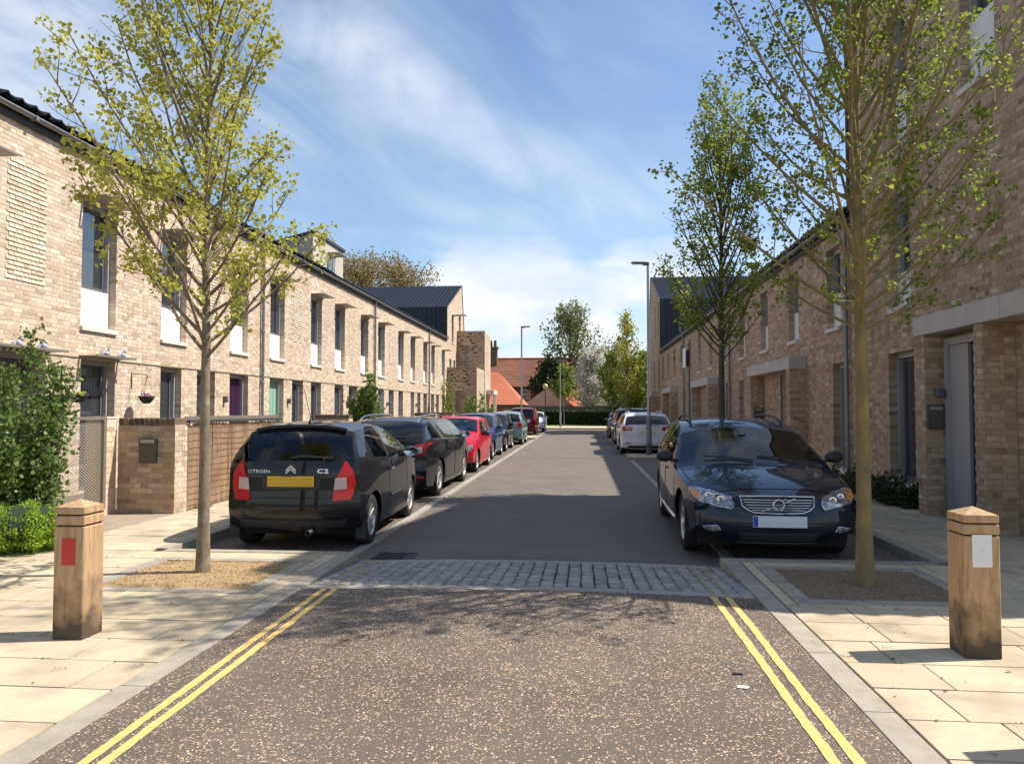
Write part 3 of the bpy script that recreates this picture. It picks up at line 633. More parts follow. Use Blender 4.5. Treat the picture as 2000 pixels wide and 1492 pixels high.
# ---- terrace houses, left
DC={n:pmat(n+'_door_paint',c,0.45) for n,c in dict(purple=(0.035,0.008,0.035),mint=(0.25,0.43,0.33),charcoal=(0.06,0.065,0.07),blue=(0.25,0.38,0.46),grey=(0.28,0.29,0.30),navy=(0.03,0.035,0.07)).items()}
EAVE_L=6.34
def house(face,side,name,y0,y1,eave,lower,upper,panels,label,pipe=None,single=0,depth=8.0,bm=M_BRICK,mm=M_MORT,tiles=False,seed=0,uz=(3.12,5.46),roofrise=1.35,shade=True,group=None,gz=0.1):
    o=empty(name,face.P((y0+y1)/2,0,-.3)); inv=-np.array(o.location)
    root=o; tag(o,label,'house',group)
    class Sub: pass
    holes=[(a,b,uz[0]-.08,uz[1]) for (a,b) in upper]+[(a,b,z0,z1) for (a,b,z0,z1,_) in lower]
    hold=empty('tmp',(0,0,0)); hold.parent=None
    backing(face,hold,y0,y1,0.0,eave,holes,mm)
    lay_bricks(face,hold,y0+.005,y1-.005,0.005,eave-.02,holes,panels,bm,single,seed=seed)
    for (a,b) in upper: window(face,hold,a,b,uz[0],uz[1],panel=.72,shade=shade,blind=False)
    for (a,b,z0,z1,k) in lower:
        if k=='w': window(face,hold,a,b,z0,z1,sill=False)
        elif k=='wb': window(face,hold,a,b,z0,z1,sill=False,block_sill=0.32)
        elif k=='wide': window(face,hold,a,b,z0,z1,sill=True)
        else: door(face,hold,a,b,z0,z1,DC[k])
    sg=face.N[0]
    # lintel band over the ground floor openings
    # body behind the facade and roof
    x0=face.P(0,0,-.31)[0]; x1=face.P(0,0,-depth)[0]
    MB().box(x0,x1,y0,y1,0,eave-.02).build('rear_wall',mm,hold)
    L=math.hypot(4.4,roofrise); B=np.array((-sg*4.4/L,0,roofrise/L)); Nn=np.array((sg*roofrise/L,0,4.4/L))
    rf=corr_sheet('roof',hold,face.P(y0,eave+.1,.16),(0,1,0),y1-y0,B,L,Nn)
    zr=eave+.1+roofrise; xr=face.P(0,0,.16-4.4)[0]
    MB().prism([(face.P(0,0,.1)[0],eave-.0),(xr,zr-.03),(x1,eave+.1),(x1,eave-.018)],'y',y0+.002,y1-.002).build('roof_structure',M_FASC,hold)
    if tiles:
        n=int(round((y1-y0)/.3)); key=('tile',side)
        if key not in BRICK_ME:
            tmp=corr_sheet('roof_tile',None,(0,0,0),(0,1,0),.3,B,.34,Nn,per=10); BRICK_ME[key]=tmp.data; bpy.data.objects.remove(tmp)
        for i in range(n):
            t=bpy.data.objects.new('roof_tile',BRICK_ME[key]); COL.objects.link(t); t.parent=rf
            p=face.P(y0+i*.3,eave+.1,.16)+Nn*.03-B*.05; t.location=p+np.array((0,0,random.uniform(-.004,.006))); t.rotation_euler=(random.uniform(-.02,.02),0,0)
    face.box(MB(),y0,y1,eave-.13,eave-.015,.012,.055).build('fascia',M_FASC,hold)  # fascia board, its dark colour stands in for the gutter's shadow band
    gutter(face,hold,y0,y1,eave+.035,.13)
    if pipe is not None: downpipe(face,hold,pipe,0.1,eave+.03)
    for c in list(hold.children):
        c.parent=o; c.location=np.array(c.location)+inv
    bpy.data.objects.remove(hold); return o
def at_left(Y): return None
GH=2.53
H=[]
H.append(house(LF,'L','terraced_house',8.8,14.7,EAVE_L,[(9.9,11.92,0.9,GH,'wide'),(12.82,13.82,.1,GH,'w')],[(9.6,10.6),(12.78,13.80)],[(10.95,11.95,3.7,5.6)],
   'cream brick terraced house with hanging baskets and corbelled brick panel behind metal gate',None,300,tiles=True,seed=1))
H.append(house(LF,'L','terraced_house',14.7,20.6,EAVE_L,[(15.4,16.25,.1,GH,'w'),(16.95,17.82,.1,GH,'w'),(18.6,19.68,.1,GH,'purple')],[(15.39,16.42),(18.6,19.62)],[(16.95,18.05,3.7,5.5)],
   'cream brick terraced house with dark purple front door behind reed fence',20.45,300,tiles=True,seed=2))
H.append(house(LF,'L','terraced_house',20.6,26.4,EAVE_L,[(21.1,22.14,.1,GH,'mint'),(22.8,23.74,.1,GH,'w'),(24.45,25.43,.1,GH,'w')],[(21.1,22.15),(24.4,25.46)],[(22.65,23.75,3.75,5.5)],
   'cream brick terraced house with mint green front door',None,tiles=True,seed=3))
H.append(house(LF,'L','terraced_house',26.4,32.2,EAVE_L,[(26.87,27.92,.1,GH,'charcoal'),(28.58,29.6,.1,GH,'w'),(30.2,31.2,.1,GH,'w')],[(26.87,28.03),(30.13,31.23)],[(28.45,29.6,3.75,5.5)],
   'cream brick terraced house under the rendered box dormer, climbing shrub before it',32.05,seed=4))
H.append(house(LF,'L','terraced_house',32.2,38.1,EAVE_L,[(32.8,33.85,.1,GH,'blue'),(34.68,35.63,.1,GH,'w'),(36.57,37.53,.1,GH,'w')],[(32.8,33.92),(36.5,37.62)],[(34.7,36.1,3.75,5.5)],
   'cream brick terraced house with pale blue front door',None,seed=5))
H.append(house(LF,'L','terraced_house',38.1,44.0,EAVE_L,[(39.25,40.12,.1,GH,'grey'),(40.87,41.7,.1,GH,'w'),(42.5,43.5,.1,GH,'w')],[(39.2,40.3),(42.45,43.55)],[(40.75,42.0,3.75,5.5)],
   'cream brick terraced house with grey front door, second from the tall tiled block',43.85,seed=6))
H.append(house(LF,'L','terraced_house',44.0,49.9,EAVE_L,[(44.7,45.65,.1,GH,'charcoal'),(46.3,47.2,.1,GH,'w'),(48.25,49.15,.1,GH,'w')],[(44.75,45.8),(48.2,49.25)],[(46.3,47.5,3.75,5.5)],
   'cream brick terraced house adjoining the tall tiled end block and stair walls',None,seed=7))
house(LF,'L','terraced_house',2.9,8.79,EAVE_L,[(3.5,4.5,.1,GH,'charcoal'),(5.3,6.3,.1,GH,'w'),(7.2,8.2,.1,GH,'w')],[(3.4,4.45),(6.9,7.95)],[(5.0,6.1,3.75,5.5)],'cream brick terraced house before the one with hanging baskets, mostly out of view',8.65,seed=8)
# fine steel lintel line above ground openings and wall lamps
for hs,(a,b) in zip(H,((8.8,14.7),(14.7,20.6),(20.6,26.4),(26.4,32.2),(32.2,38.1),(38.1,44.0),(44.0,49.9))):
    l=np.array(hs.location); m=MB(); LF.box(m,a+.01,b-.01,2.531,2.545,-.01,.018); m.build('lintel_strip',M_SHADE,hs,loc=-l)
def wall_lamp(Y,hs,face,z=1.88):
    l=np.array(hs.location); m=MB(); face.box(m,Y-.05,Y+.05,z-.1,z+.06,.0,.1); m.build('wall_lamp',M_DFRAME,hs,0.006,loc=-l)
for Y,i in ((22.45,2),(28.3,3),(34.3,4),(40.5,5),(18.3,1),(46.0,6)): wall_lamp(Y,H[i],LF)
# ---- box dormer (part of the fourth house)
def dormer(hs):
    l=np.array(hs.location); X=-9.75; y0,y1=26.55,30.05; zf=8.05; mb=MB()
    mb.prism([(X,6.4),(X,zf),(X-1.6,zf-.42),(X-1.6,6.4)],'y',y0,y1); d=mb.build('dormer',M_REND,hs,loc=-l)
    m=MB(); m.prism([(X+.08,zf+.03),(X+.08,zf+.13),(X-1.75,zf-.35),(X-1.75,zf-.45)],'y',y0-.06,y1+.06); m.build('dormer_roof',M_TILE,d)
    f=Face((X,0,0),(0,1,0),(1,0,0)); 
    w=MB(); f.box(w,28.15,29.0,6.75,7.62,-.02,.012); w.build('window_recess',M_DFRAME,d)
    f.box(MB(),28.2,28.66,6.78,7.5,.013,.018).build('pane',M_PANE,d); f.box(MB(),28.66,28.92,6.78,7.56,.013,.03).build('frame',M_FRAME,d)
    m=MB()
    for i in range(12): f.box(m,28.12+i*.085,28.165+i*.085,7.66,7.675,.02,.46)
    f.box(m,28.12,29.13,7.655,7.68,.0,.02); f.box(m,28.12,29.13,7.655,7.68,.46,.48); m.build('sunshade',M_SHADE,d)
dormer(H[3])
# ---- tall end blocks
def top_of(prof):
    xs_=[p[0] for p in prof]; zs_=[p[1] for p in prof]
    return lambda s: float(np.interp(s,xs_,zs_))
def tall_block(face,name,prof,eave_side_z,label,wins,lower,bm,mm,depth=8.5,single=0,seed=0,nbr='low'):
    """prof: (s,z) points of the gable outline along the street, asymmetric"""
    o=empty(name,face.P((prof[0][0]+prof[-1][0])/2,0,-.3)); tag(o,label,'apartment block'); l=-np.array(o.location)
    top=top_of(prof); holes=[(a,b,z0-.08,z1) for (a,b,z0,z1,p) in wins]+[(a,b,z0,z1) for (a,b,z0,z1,k) in lower]
    hold=empty('tmp')
    s0,s1=prof[0][0],prof[-1][0]; zmin=min(p[1] for p in prof)
    backing(face,hold,s0,s1,0,zmin-.05,[h for h in holes],mm)
    hi=[h for h in holes if h[3]>zmin]
    mb=MB(); n0,n1=face.P(0,0,-.30)[0],face.P(0,0,-.004)[0]
    # gable part in vertical strips between windows above the straight wall
    cuts=sorted({s0,s1}|{p[0] for p in prof}|{h[0] for h in hi}|{h[1] for h in hi})
    for a,b in zip(cuts,cuts[1:]):
        if b-a<1e-3: continue
        mid=(a+b)/2; hh=sorted([h for h in hi if h[0]-1e-6<=mid<=h[1]+1e-6],key=lambda h:h[2]); zb=zmin-.05
        if any(abs(h[1]-a)<1e-6 for h in hi): a+=.006
        if any(abs(h[0]-b)<1e-6 for h in hi): b-=.006
        for h in hh:
            if h[2]>zb+.01: mb.prism([(a,zb),(b,zb),(b,h[2]),(a,h[2])],'x',n0,n1)
            zb=max(zb,h[3])
        if min(top(a),top(b))-.03<=zb: continue
        mb.prism([(a,zb),(b,zb),(b,top(b)-.03),(a,top(a)-.03)],'x',n0,n1)
    mb.build('gable_wall',mm,hold)
    lay_bricks(face,hold,s0+.005,s1-.005,.005,top,holes,(),bm,single,seed=seed)
    for (a,b,z0,z1,p) in wins: window(face,hold,a,b,z0,z1,panel=p,shade=face is LF)
    for (a,b,z0,z1,k) in lower:
        if k=='w': window(face,hold,a,b,z0,z1,sill=False)
        elif k=='wb': window(face,hold,a,b,z0,z1,sill=False,block_sill=.32)
        else: door(face,hold,a,b,z0,z1,DC[k])
    sg=face.N[0]; xa=face.P(0,0,-.31)[0]; xb=face.P(0,0,-depth)[0]
    MB().prism([(s0,0)]+[(p[0],p[1]-.06) for p in prof]+[(s1,0)],'x',xa,xb).build('core_wall',mm,hold)
    for (p,q) in zip(prof,prof[1:]):
        d=np.array((0,q[0]-p[0],q[1]-p[1])); Ls=float(np.linalg.norm(d))
        if Ls<.3: continue
        lo,hi_=(p,q) if p[1]<q[1] else (q,p); B=np.array((0,hi_[0]-lo[0],hi_[1]-lo[1]))/Ls
        Nn=np.array((0,-B[2],B[1])) ; 
        if Nn[2]<0: Nn=-Nn
        A=np.array((-sg,0,0)); O=np.array((face.P(0,0,.02)[0],lo[0],lo[1]))+Nn*.02
        corr_sheet('roof',hold,O,A,depth,B,Ls+.03,Nn)
        # verge trim along the gable
        mb=MB(); nv=face.P(0,0,.05)[0]; mb.prism([(p[0],p[1]-.03),(q[0],q[1]-.03),(q[0],q[1]+.05),(p[0],p[1]+.05)],'x',face.P(0,0,.003)[0],nv); mb.build('verge',M_FASC,hold)
    # tile-hung side above the neighbouring eaves
    for (s,z,dirn) in eave_side_z:
        zt=top(s); Nn=np.array((0,dirn,0)); corr_sheet('tile_hung_wall',hold,np.array((face.P(0,0,.0)[0],s+dirn*.01,z)),np.array((-sg,0,0)),depth,np.array((0,0,1.0)),zt-z+.03,Nn,lift=.007,amp=.05)
        face.box(MB(),s-.03 if dirn<0 else s-.02,s+.02 if dirn<0 else s+.05,z,zt,-.05,.045).build('corner_trim',M_FASC,hold)
    for c in list(hold.children): c.parent=o; c.location=np.array(c.location)+l
    bpy.data.objects.remove(hold); return o
TL=tall_block(LF,'apartment_block',[(49.92,8.5),(56.2,10.95),(58.1,5.3)],[(49.92,EAVE_L,-1)],'tall cream brick end block with dark pantiled roof behind the stair walls',
   [(51.9,52.7,6.3,8.2,.0),(55.0,55.8,7.0,8.6,.0)],[(51.0,51.8,3.2,5.1,'w'),(52.6,53.4,3.2,5.1,'w')],M_BRICK,M_MORT,seed=21)
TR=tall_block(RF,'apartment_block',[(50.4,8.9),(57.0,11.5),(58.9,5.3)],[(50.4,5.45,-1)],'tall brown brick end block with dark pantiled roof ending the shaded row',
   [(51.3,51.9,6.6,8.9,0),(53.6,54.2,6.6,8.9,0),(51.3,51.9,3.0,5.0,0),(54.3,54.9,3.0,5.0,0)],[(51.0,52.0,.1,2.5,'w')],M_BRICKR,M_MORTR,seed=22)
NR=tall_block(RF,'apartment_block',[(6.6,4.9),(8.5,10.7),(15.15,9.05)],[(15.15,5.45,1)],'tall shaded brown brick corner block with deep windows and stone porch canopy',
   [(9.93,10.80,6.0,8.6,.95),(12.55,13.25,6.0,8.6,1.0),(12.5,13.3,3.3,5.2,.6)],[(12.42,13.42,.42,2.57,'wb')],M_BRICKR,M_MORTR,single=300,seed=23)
# ---- right terrace
EAVE_R=5.38; RH=[]
rlab=['shaded brown brick terraced house between the corner block and the mesh porch doors','shaded brown brick terraced house beside the first porch canopy beyond the corner block','shaded brown brick terraced house with the second porch canopy beyond the corner block',
      'shaded brown brick terraced house behind the tall road sign post','shaded brown brick terraced house with the porch canopy furthest along the shaded row','shaded brown brick terraced house adjoining the far tiled end block']
for i in range(6):
    y0=15.15+5.875*i; y1=y0+5.875; ups=[]; 
    for k in range(-1,14):
        a=15.75+2.98*k
        if y0+.1<a and a+.85<y1-.1: ups.append((a,a+.85))
    lows=[]
    cand=[(15.5,16.3),(23.3,24.1),(24.9,25.7),(27.2,28.05)]
    for base in (0,11.7,23.5):
        for (a,b) in cand:
            a2,b2=a+base,b+base
            if y0+.1<a2 and b2<y1-.1: lows.append((a2,b2,.42,2.55,'wb'))
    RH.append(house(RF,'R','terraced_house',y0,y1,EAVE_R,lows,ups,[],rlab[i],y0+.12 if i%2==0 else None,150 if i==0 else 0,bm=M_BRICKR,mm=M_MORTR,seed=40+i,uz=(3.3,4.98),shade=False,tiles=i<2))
# ---- porches on the right
def expanded(face,parent,s0,s1,z0,z1,n,mat=M_MESH,ds=.062,dz=.036,name='mesh_sheet'):
    """expanded metal: rows of tilted diamond strands"""
    V=[];F=[]; r=0; z=z0
    while z<z1-dz*.5:
        s=s0+(ds/2 if r%2 else 0)
        while s<s1-ds*.5:
            b=len(V); hw=ds*.46; pts=[(s-hw+ds/2,z+dz*.5,n-.004),(s+ds/2,z+dz*.95,n-.012),(s+hw+ds/2,z+dz*.5,n-.004),(s+ds/2,z+dz*.42,n+.012)]
            V+=[face.P(*p) for p in pts]; F.append((b,b+1,b+2,b+3)); s+=ds
        z+=dz*.62; r+=1
    o=link(name,fast_mesh(name,V,F),parent,mat); o['kind']='stuff'; return o
def porch(y0,y1,label,lay=True,seed=0,mail=True,mesh=True):
    o=empty('porch_canopy',(4.9,(y0+y1)/2,0)); l=-np.array(o.location); tag(o,label,'porch',None); hold=empty('tmp')
    xf=4.87
    m=MB(); n=2
    for i in range(n):
        a=y0-.02+(y1-y0+.04)*i/n; b=y0-.02+(y1-y0+.04)*(i+1)/n
        MB().box(4.85,5.247,a+.003,b-.003,2.56,2.84).build('canopy_slab',M_CONC,hold,0.008)
    fin=0.34
    for j,(a,b) in enumerate(((y0,y0+fin),(y1-fin,y1))):
        MB().box(xf+.008,5.247,a+.008,b-.008,0.08,2.558).build('fin_wall',M_MORTR,hold)
        f1=Face((0,a,0),(1,0,0),(0,-1,0)); f2=Face((xf,0,0),(0,1,0),(-1,0,0)); f3=Face((0,b,0),(1,0,0),(0,1,0))
        lay_bricks(f1,hold,xf,5.245,.09,2.555,mat=M_BRICKR,single=60 if lay else 0,seed=seed+j); lay_bricks(f2,hold,a+.003,b-.003,.09,2.555,mat=M_BRICKR,seed=seed+5+j)
        lay_bricks(f3,hold,xf,5.245,.09,2.555,mat=M_BRICKR,seed=seed+9+j)
    if mesh:
        f=Face((5.20,0,0),(0,1,0),(-1,0,0)); q=(y0+fin+y1-fin)/2
        for (a,b) in ((y0+fin+.02,y0+fin+.9),(y0+fin+.93,y0+fin+1.75)):
            m=MB(); f.box(m,a,a+.045,.1,2.55,-.03,.02); f.box(m,b-.045,b,.1,2.55,-.03,.02); f.box(m,a+.045,b-.045,2.5,2.55,-.03,.02); f.box(m,a+.045,b-.045,.1,.15,-.03,.02); g=m.build('screen_door',M_MESH,hold)
            expanded(f,g,a+.045,b-.045,.15,2.5,.0)
    for c in list(hold.children): c.parent=o; c.location=np.array(c.location)+l
    bpy.data.objects.remove(hold); return o
porch(18.15,22.6,'pale stone porch canopy on brick fins with mesh screen doors, beyond the corner block',True,60)
porch(29.6,34.2,'pale stone porch canopy on brick fins behind the second street tree',False,80)
porch(41.8,46.2,'pale stone porch canopy on brick fins farthest along the shaded row',False,90)
porch(52.6,56.9,'pale stone porch canopy on the far tiled end block',False,95,mesh=False)
# near porch: two deeper fins, door, big canopy
def near_porch():
    o=empty('porch_canopy',(4.9,9.9,0)); l=-np.array(o.location); tag(o,'broad pale stone porch canopy on brick fins beside the white-plate bollard','porch'); hold=empty('tmp')
    for (a,b) in ((6.9,9.2),(9.206,11.5)): MB().box(4.85,5.247,a,b-.004,2.66,2.93).build('canopy_slab',M_CONC,hold,0.008)
    for j,(a,b) in enumerate(((9.62,9.86),(11.2,11.46))):
        MB().box(4.878,5.247,a+.008,b-.008,.08,2.655).build('fin_wall',M_MORTR,hold)
        f1=Face((0,a,0),(1,0,0),(0,-1,0)); f2=Face((4.87,0,0),(0,1,0),(-1,0,0)); f3=Face((0,b,0),(1,0,0),(0,1,0))
        lay_bricks(f1,hold,4.872,5.245,.09,2.655,mat=M_BRICKR,single=90,seed=70+j); lay_bricks(f2,hold,a+.003,b-.003,.09,2.655,mat=M_BRICKR,single=30,seed=75+j); lay_bricks(f3,hold,4.872,5.245,.09,2.655,mat=M_BRICKR,seed=79+j)
    # door leaf set against the block, in a grey lined frame
    f=Face((5.247,0,0),(0,1,0),(-1,0,0)); w=MB(); f.box(w,9.9,9.96,.1,2.6,.0,.13); f.box(w,11.06,11.16,.1,2.6,.0,.13); f.box(w,9.96,11.06,2.5,2.6,.0,.13); d=w.build('door_frame',M_FRAME,hold)
    f.box(MB(),9.962,10.56,.12,2.498,.01,.05).build('door',DC['navy'],d); f.box(MB(),10.565,11.058,.12,2.498,.01,.09).build('side_panel',M_FRAME,d)
    MB().tube([f.P(10.45,1.0,.05),f.P(10.45,1.0,.1),f.P(10.3,1.0,.1)],.01,6).build('handle',M_STEEL,d)
    for c in list(hold.children): c.parent=o; c.location=np.array(c.location)+l
    bpy.data.objects.remove(hold); return o
near_porch()
def mailbox(face,s,z,label,w=.30,h=.36):
    o=empty('mailbox',face.P(s,z,0)); l=-np.array(o.location); tag(o,label,'mailbox')
    m=MB(); face.box(m,s-w/2,s+w/2,z,z+h,.004,.05); m.build('body',M_BOX,o,0.004,loc=l)
    m=MB(); face.box(m,s-w/2+.02,s+w/2-.02,z+.02,z+h-.09,.05,.056); m.build('door',pmat('mailbox_door',(0.12,0.105,0.085),.5,.3),o,loc=l)
    face.box(MB(),s-w/2+.025,s+w/2-.025,z+h-.075,z+h-.022,.05,.062).build('flap',M_FLAP,o,0.003,loc=l)
    MB().lathe([(.0001,.062),(.009,.062),(.009,.056)],10,'y' if abs(face.N[1])>.5 else 'x',(0,0,0)).build('lock',M_FLAP,o,loc=np.array(face.P(s-w/2+.05,z+h*.5,0))+l+face.N*0.0)
    return o
mailbox(Face((0,11.196,0),(1,0,0),(0,-1,0)),5.0,1.33,'dark metal mailbox with silver flap on the shaded porch fin',w=.22,h=.34)
wl=MB(); wl.box(4.98,5.08,11.06,11.196,1.78,1.9); tag(wl.build('porch_lamp',M_DFRAME,None,0.01),'small black cube lamp above the mailbox on the porch fin','lamp')
mailbox(Face((0,22.25,0),(1,0,0),(0,-1,0)),5.08,1.3,'dark metal mailbox with silver flap inside the mesh-door porch',w=.25)
# ---- stair walls in front of the left end block
def perforated(x0,x1,y0,y1,z1,label,single=0,band=1.2,seed=0):
    o=empty('stair_wall',((x0+x1)/2,(y0+y1)/2,0)); l=-np.array(o.location); tag(o,label,'brick wall'); hold=empty('tmp')
    pf=lambda a,z,k: z>z1-band and k%3==1 and (math.sin(a*7+k*2.3)>.3)
    MB().box(x0,x1-.01,y0+.06,y0+.30,0,z1-band).build('wall',M_MORTR,hold); MB().box(x1-.26,x1-.01,y0+.301,y1-.001,0,z1-.01).build('wall',M_MORT,hold)
    MB().box(x0,x1-.261,y0+.2,y0+.25,z1-band,z1-.02).build('wall',M_FASC,hold)  # dark sheet behind the perforations, painting the shade inside the holes
    f1=Face((0,y0+.05,0),(1,0,0),(0,-1,0)); f2=Face((x1,0,0),(0,1,0),(1,0,0))
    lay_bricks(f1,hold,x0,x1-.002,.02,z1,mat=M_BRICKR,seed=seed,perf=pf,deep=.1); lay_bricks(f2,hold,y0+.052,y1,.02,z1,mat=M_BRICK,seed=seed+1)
    MB().box(x0,x1+.01,y0+.04,y0+.32,z1+.001,z1+.04).build('coping',M_CONC,hold)
    for c in list(hold.children): c.parent=o; c.location=np.array(c.location)+l
    bpy.data.objects.remove(hold); return o
perforated(-8.99,-6.97,50.0,54.0,4.42,'lower perforated brick stair wall in front of the tall end block',seed=101)
perforated(-8.99,-6.95,54.05,57.6,7.28,'taller perforated brick stair wall rising above the lower one',seed=105,band=1.6)
pc=empty('porch_canopy',(-6.7,56.3,0)); tag(pc,'small pale porch canopy on slim posts at the foot of the stair wall','porch')
MB().box(-.24,.3,-1.3,1.2,2.7,3.05).build('canopy_slab',M_CONC,pc,0.01); MB().box(-.2,-.02,-1.2,-.9,0,2.69).build('fin_wall',M_BRICKR,pc)
for y in (-.3,.3,.9): MB().box(.16,.26,y-.05,y+.05,0,2.69).build('post',M_STONE,pc)
# fin balcony lights on the stair
for (x,y,z0,z1,wh) in ((-8.3,49.9,0.1,2.9,'at the foot of the lower stair wall'),(-8.35,53.95,4.42,6.3,'on top of the lower stair wall')):
    o=empty('slim_post',(x,y,z0)); tag(o,'slim metal post with a flat bracket top '+wh,'post','slim posts by the stair walls'); MB().tube([(0,0,0),(0,0,z1-z0)],.045,8).build('pole',M_GUT,o); MB().box(-.1,.35,-.15,.05,z1-z0,z1-z0+.1).build('bracket',M_CONC,o)
# ================================================================ front garden walls, gate, fence
def bin_wall(Y,label,x0=-6.72,x1=-5.85,th=.34,z1=1.36,single=True,seed=0):
    o=empty('garden_wall',((x0+x1)/2,Y+th/2,0.1)); l=-np.array(o.location); tag(o,label,'brick wall'); hold=empty('tmp')
    MB().box(x0,x1-.004,Y+.004,Y+th-.004,.05,z1).build('wall_core',M_MORTR,hold)
    f1=Face((0,Y,0),(1,0,0),(0,-1,0)); f2=Face((x1,0,0),(0,1,0),(1,0,0)); f3=Face((0,Y+th,0),(1,0,0),(0,1,0))
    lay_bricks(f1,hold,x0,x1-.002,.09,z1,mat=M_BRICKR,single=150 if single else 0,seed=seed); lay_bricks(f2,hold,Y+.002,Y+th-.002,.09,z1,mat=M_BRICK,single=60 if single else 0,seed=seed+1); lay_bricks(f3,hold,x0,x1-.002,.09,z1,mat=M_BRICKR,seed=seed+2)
    n=int((x1-x0)/.075); key='coping'
    if key not in BRICK_ME:
        me=MB().box(-.0325,.0325,-th/2,th/2,0,.1025).mesh('coping_brick',0.006); me.materials.append(M_DBRICK); BRICK_ME[key]=me
    for i in range(n):
        b=bpy.data.objects.new('coping_brick',BRICK_ME[key]); COL.objects.link(b); b.parent=hold; b.location=(x0+.037+i*(x1-x0)/n,Y+th/2,z1+.012+random.uniform(-.004,.004))
    MB().box(x0,x1-.01,Y+.012,Y+th-.012,z1,z1+.09).build('coping_mortar',M_MORTR,hold)
    for c in list(hold.children): c.parent=o; c.location=np.array(c.location)+l
    bpy.data.objects.remove(hold); return o
bin_wall(10.42,'brick garden wall end with dark coping that carries the mailbox',seed=200)
bin_wall(18.6,'brick garden wall end with dark coping beyond the reed fence',single=False,seed=210)
bin_wall(22.6,'brick garden wall end with dark coping behind the black estate car',single=False,seed=220)
for k,(Y,lb) in enumerate(((30.0,'brick garden wall end with dark coping before the pale blue door'),(34.1,'brick garden wall end with dark coping past the pale blue door'),(41.8,'brick garden wall end with dark coping near the grey door'),(45.9,'brick garden wall end with dark coping next to the tall end block'))): bin_wall(Y,lb,single=False,seed=230+3*k)
mailbox(Face((0,10.415,0),(1,0,0),(0,-1,0)),-6.24,0.83,'dark metal mailbox with silver flap on the sunlit garden wall',w=.26,h=.36)
# low walls along the street boundary further on
def low_wall(Y0,Y1,label,seed):
    o=empty('garden_wall',(-6.0,(Y0+Y1)/2,.1)); l=-np.array(o.location); tag(o,label,'brick wall'); hold=empty('tmp')
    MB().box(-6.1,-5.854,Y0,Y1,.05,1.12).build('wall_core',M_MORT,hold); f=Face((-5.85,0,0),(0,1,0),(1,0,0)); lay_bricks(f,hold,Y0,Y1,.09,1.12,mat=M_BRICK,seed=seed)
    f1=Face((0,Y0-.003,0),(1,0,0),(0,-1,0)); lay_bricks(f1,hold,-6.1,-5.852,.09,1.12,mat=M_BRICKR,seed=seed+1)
    MB().box(-6.12,-5.83,Y0-.01,Y1,1.121,1.2).build('coping',M_DBRICK,hold)
    for c in list(hold.children): c.parent=o; c.location=np.array(c.location)+l
    bpy.data.objects.remove(hold)
low_wall(14.25,15.3,'short low brick pier at the far end of the reed fence',250)
low_wall(22.95,29.9,'low brick boundary wall along the pavement behind the red and blue cars',252); low_wall(34.5,41.7,'low brick boundary wall along the pavement behind the pale green car',254)
# recessed gate
gp=Face((-6.74,0,0),(0,1,0),(1,0,0))
pad=MB().box(-6.74,-5.852,8.75,10.41,-.02,.1).build('concrete_pad',pmat('brownish_concrete',(0.36,0.29,0.22),.9,col2=(0.28,0.22,0.165),nscale=4)); pad['kind']='structure'
g=empty('metal_gate',(-6.74,9.6,.1)); l=-np.array(g.location); tag(g,'bronze expanded metal garden gate in a steel frame','gate')
m=MB(); gp.box(m,9.0,9.05,.2,1.5,-.03,.03); gp.box(m,10.08,10.14,.2,1.52,-.03,.03); gp.box(m,9.05,10.08,1.46,1.5,-.03,.03); gp.box(m,9.05,10.08,.2,.24,-.03,.03); m.build('frame',M_MESH,g,loc=l)
x=expanded(gp,g,9.05,10.08,.24,1.46,.0); x.location=l
MB().tube([gp.P(9.1,1.0,.03),gp.P(9.1,1.0,.07),gp.P(9.2,1.0,.07)],.01,6).build('handle',M_STEEL,g,loc=l)
o=empty('gate_post_wall',(-6.8,10.28,.1)); tag(o,'narrow sunlit brick return beside the mesh gate','brick wall'); l=-np.array(o.location); hold=empty('tmp')
MB().box(-7.05,-6.744,10.16,10.415,.05,1.47).build('wall_core',M_MORT,hold); lay_bricks(Face((-6.74,0,0),(0,1,0),(1,0,0)),hold,10.16,10.413,.09,1.4,mat=M_BRICK,single=40,seed=261)
MB().box(-7.05,-6.735,10.155,10.415,1.471,1.5).build('coping',M_STONE,hold)
for c in list(hold.children): c.parent=o; c.location=np.array(c.location)+l
bpy.data.objects.remove(hold)
o=empty('garden_wall',(-6.85,7.9,.1)); tag(o,'low brick garden wall with a metal rail behind the big leafy shrub','brick wall'); l=-np.array(o.location); hold=empty('tmp')
MB().box(-7.05,-6.744,6.2,8.98,.05,.95).build('wall_core',M_MORT,hold); lay_bricks(Face((-6.74,0,0),(0,1,0),(1,0,0)),hold,6.2,8.98,.09,.95,mat=M_BRICK,single=100,seed=263)
MB().box(-7.0,-6.8,6.2,8.98,1.46,1.5).build('rail',M_MESH,hold)
x=expanded(Face((-6.88,0,0),(0,1,0),(1,0,0)),hold,6.2,8.98,.96,1.46,.0)
for c in list(hold.children): c.parent=o; c.location=np.array(c.location)+l
bpy.data.objects.remove(hold)
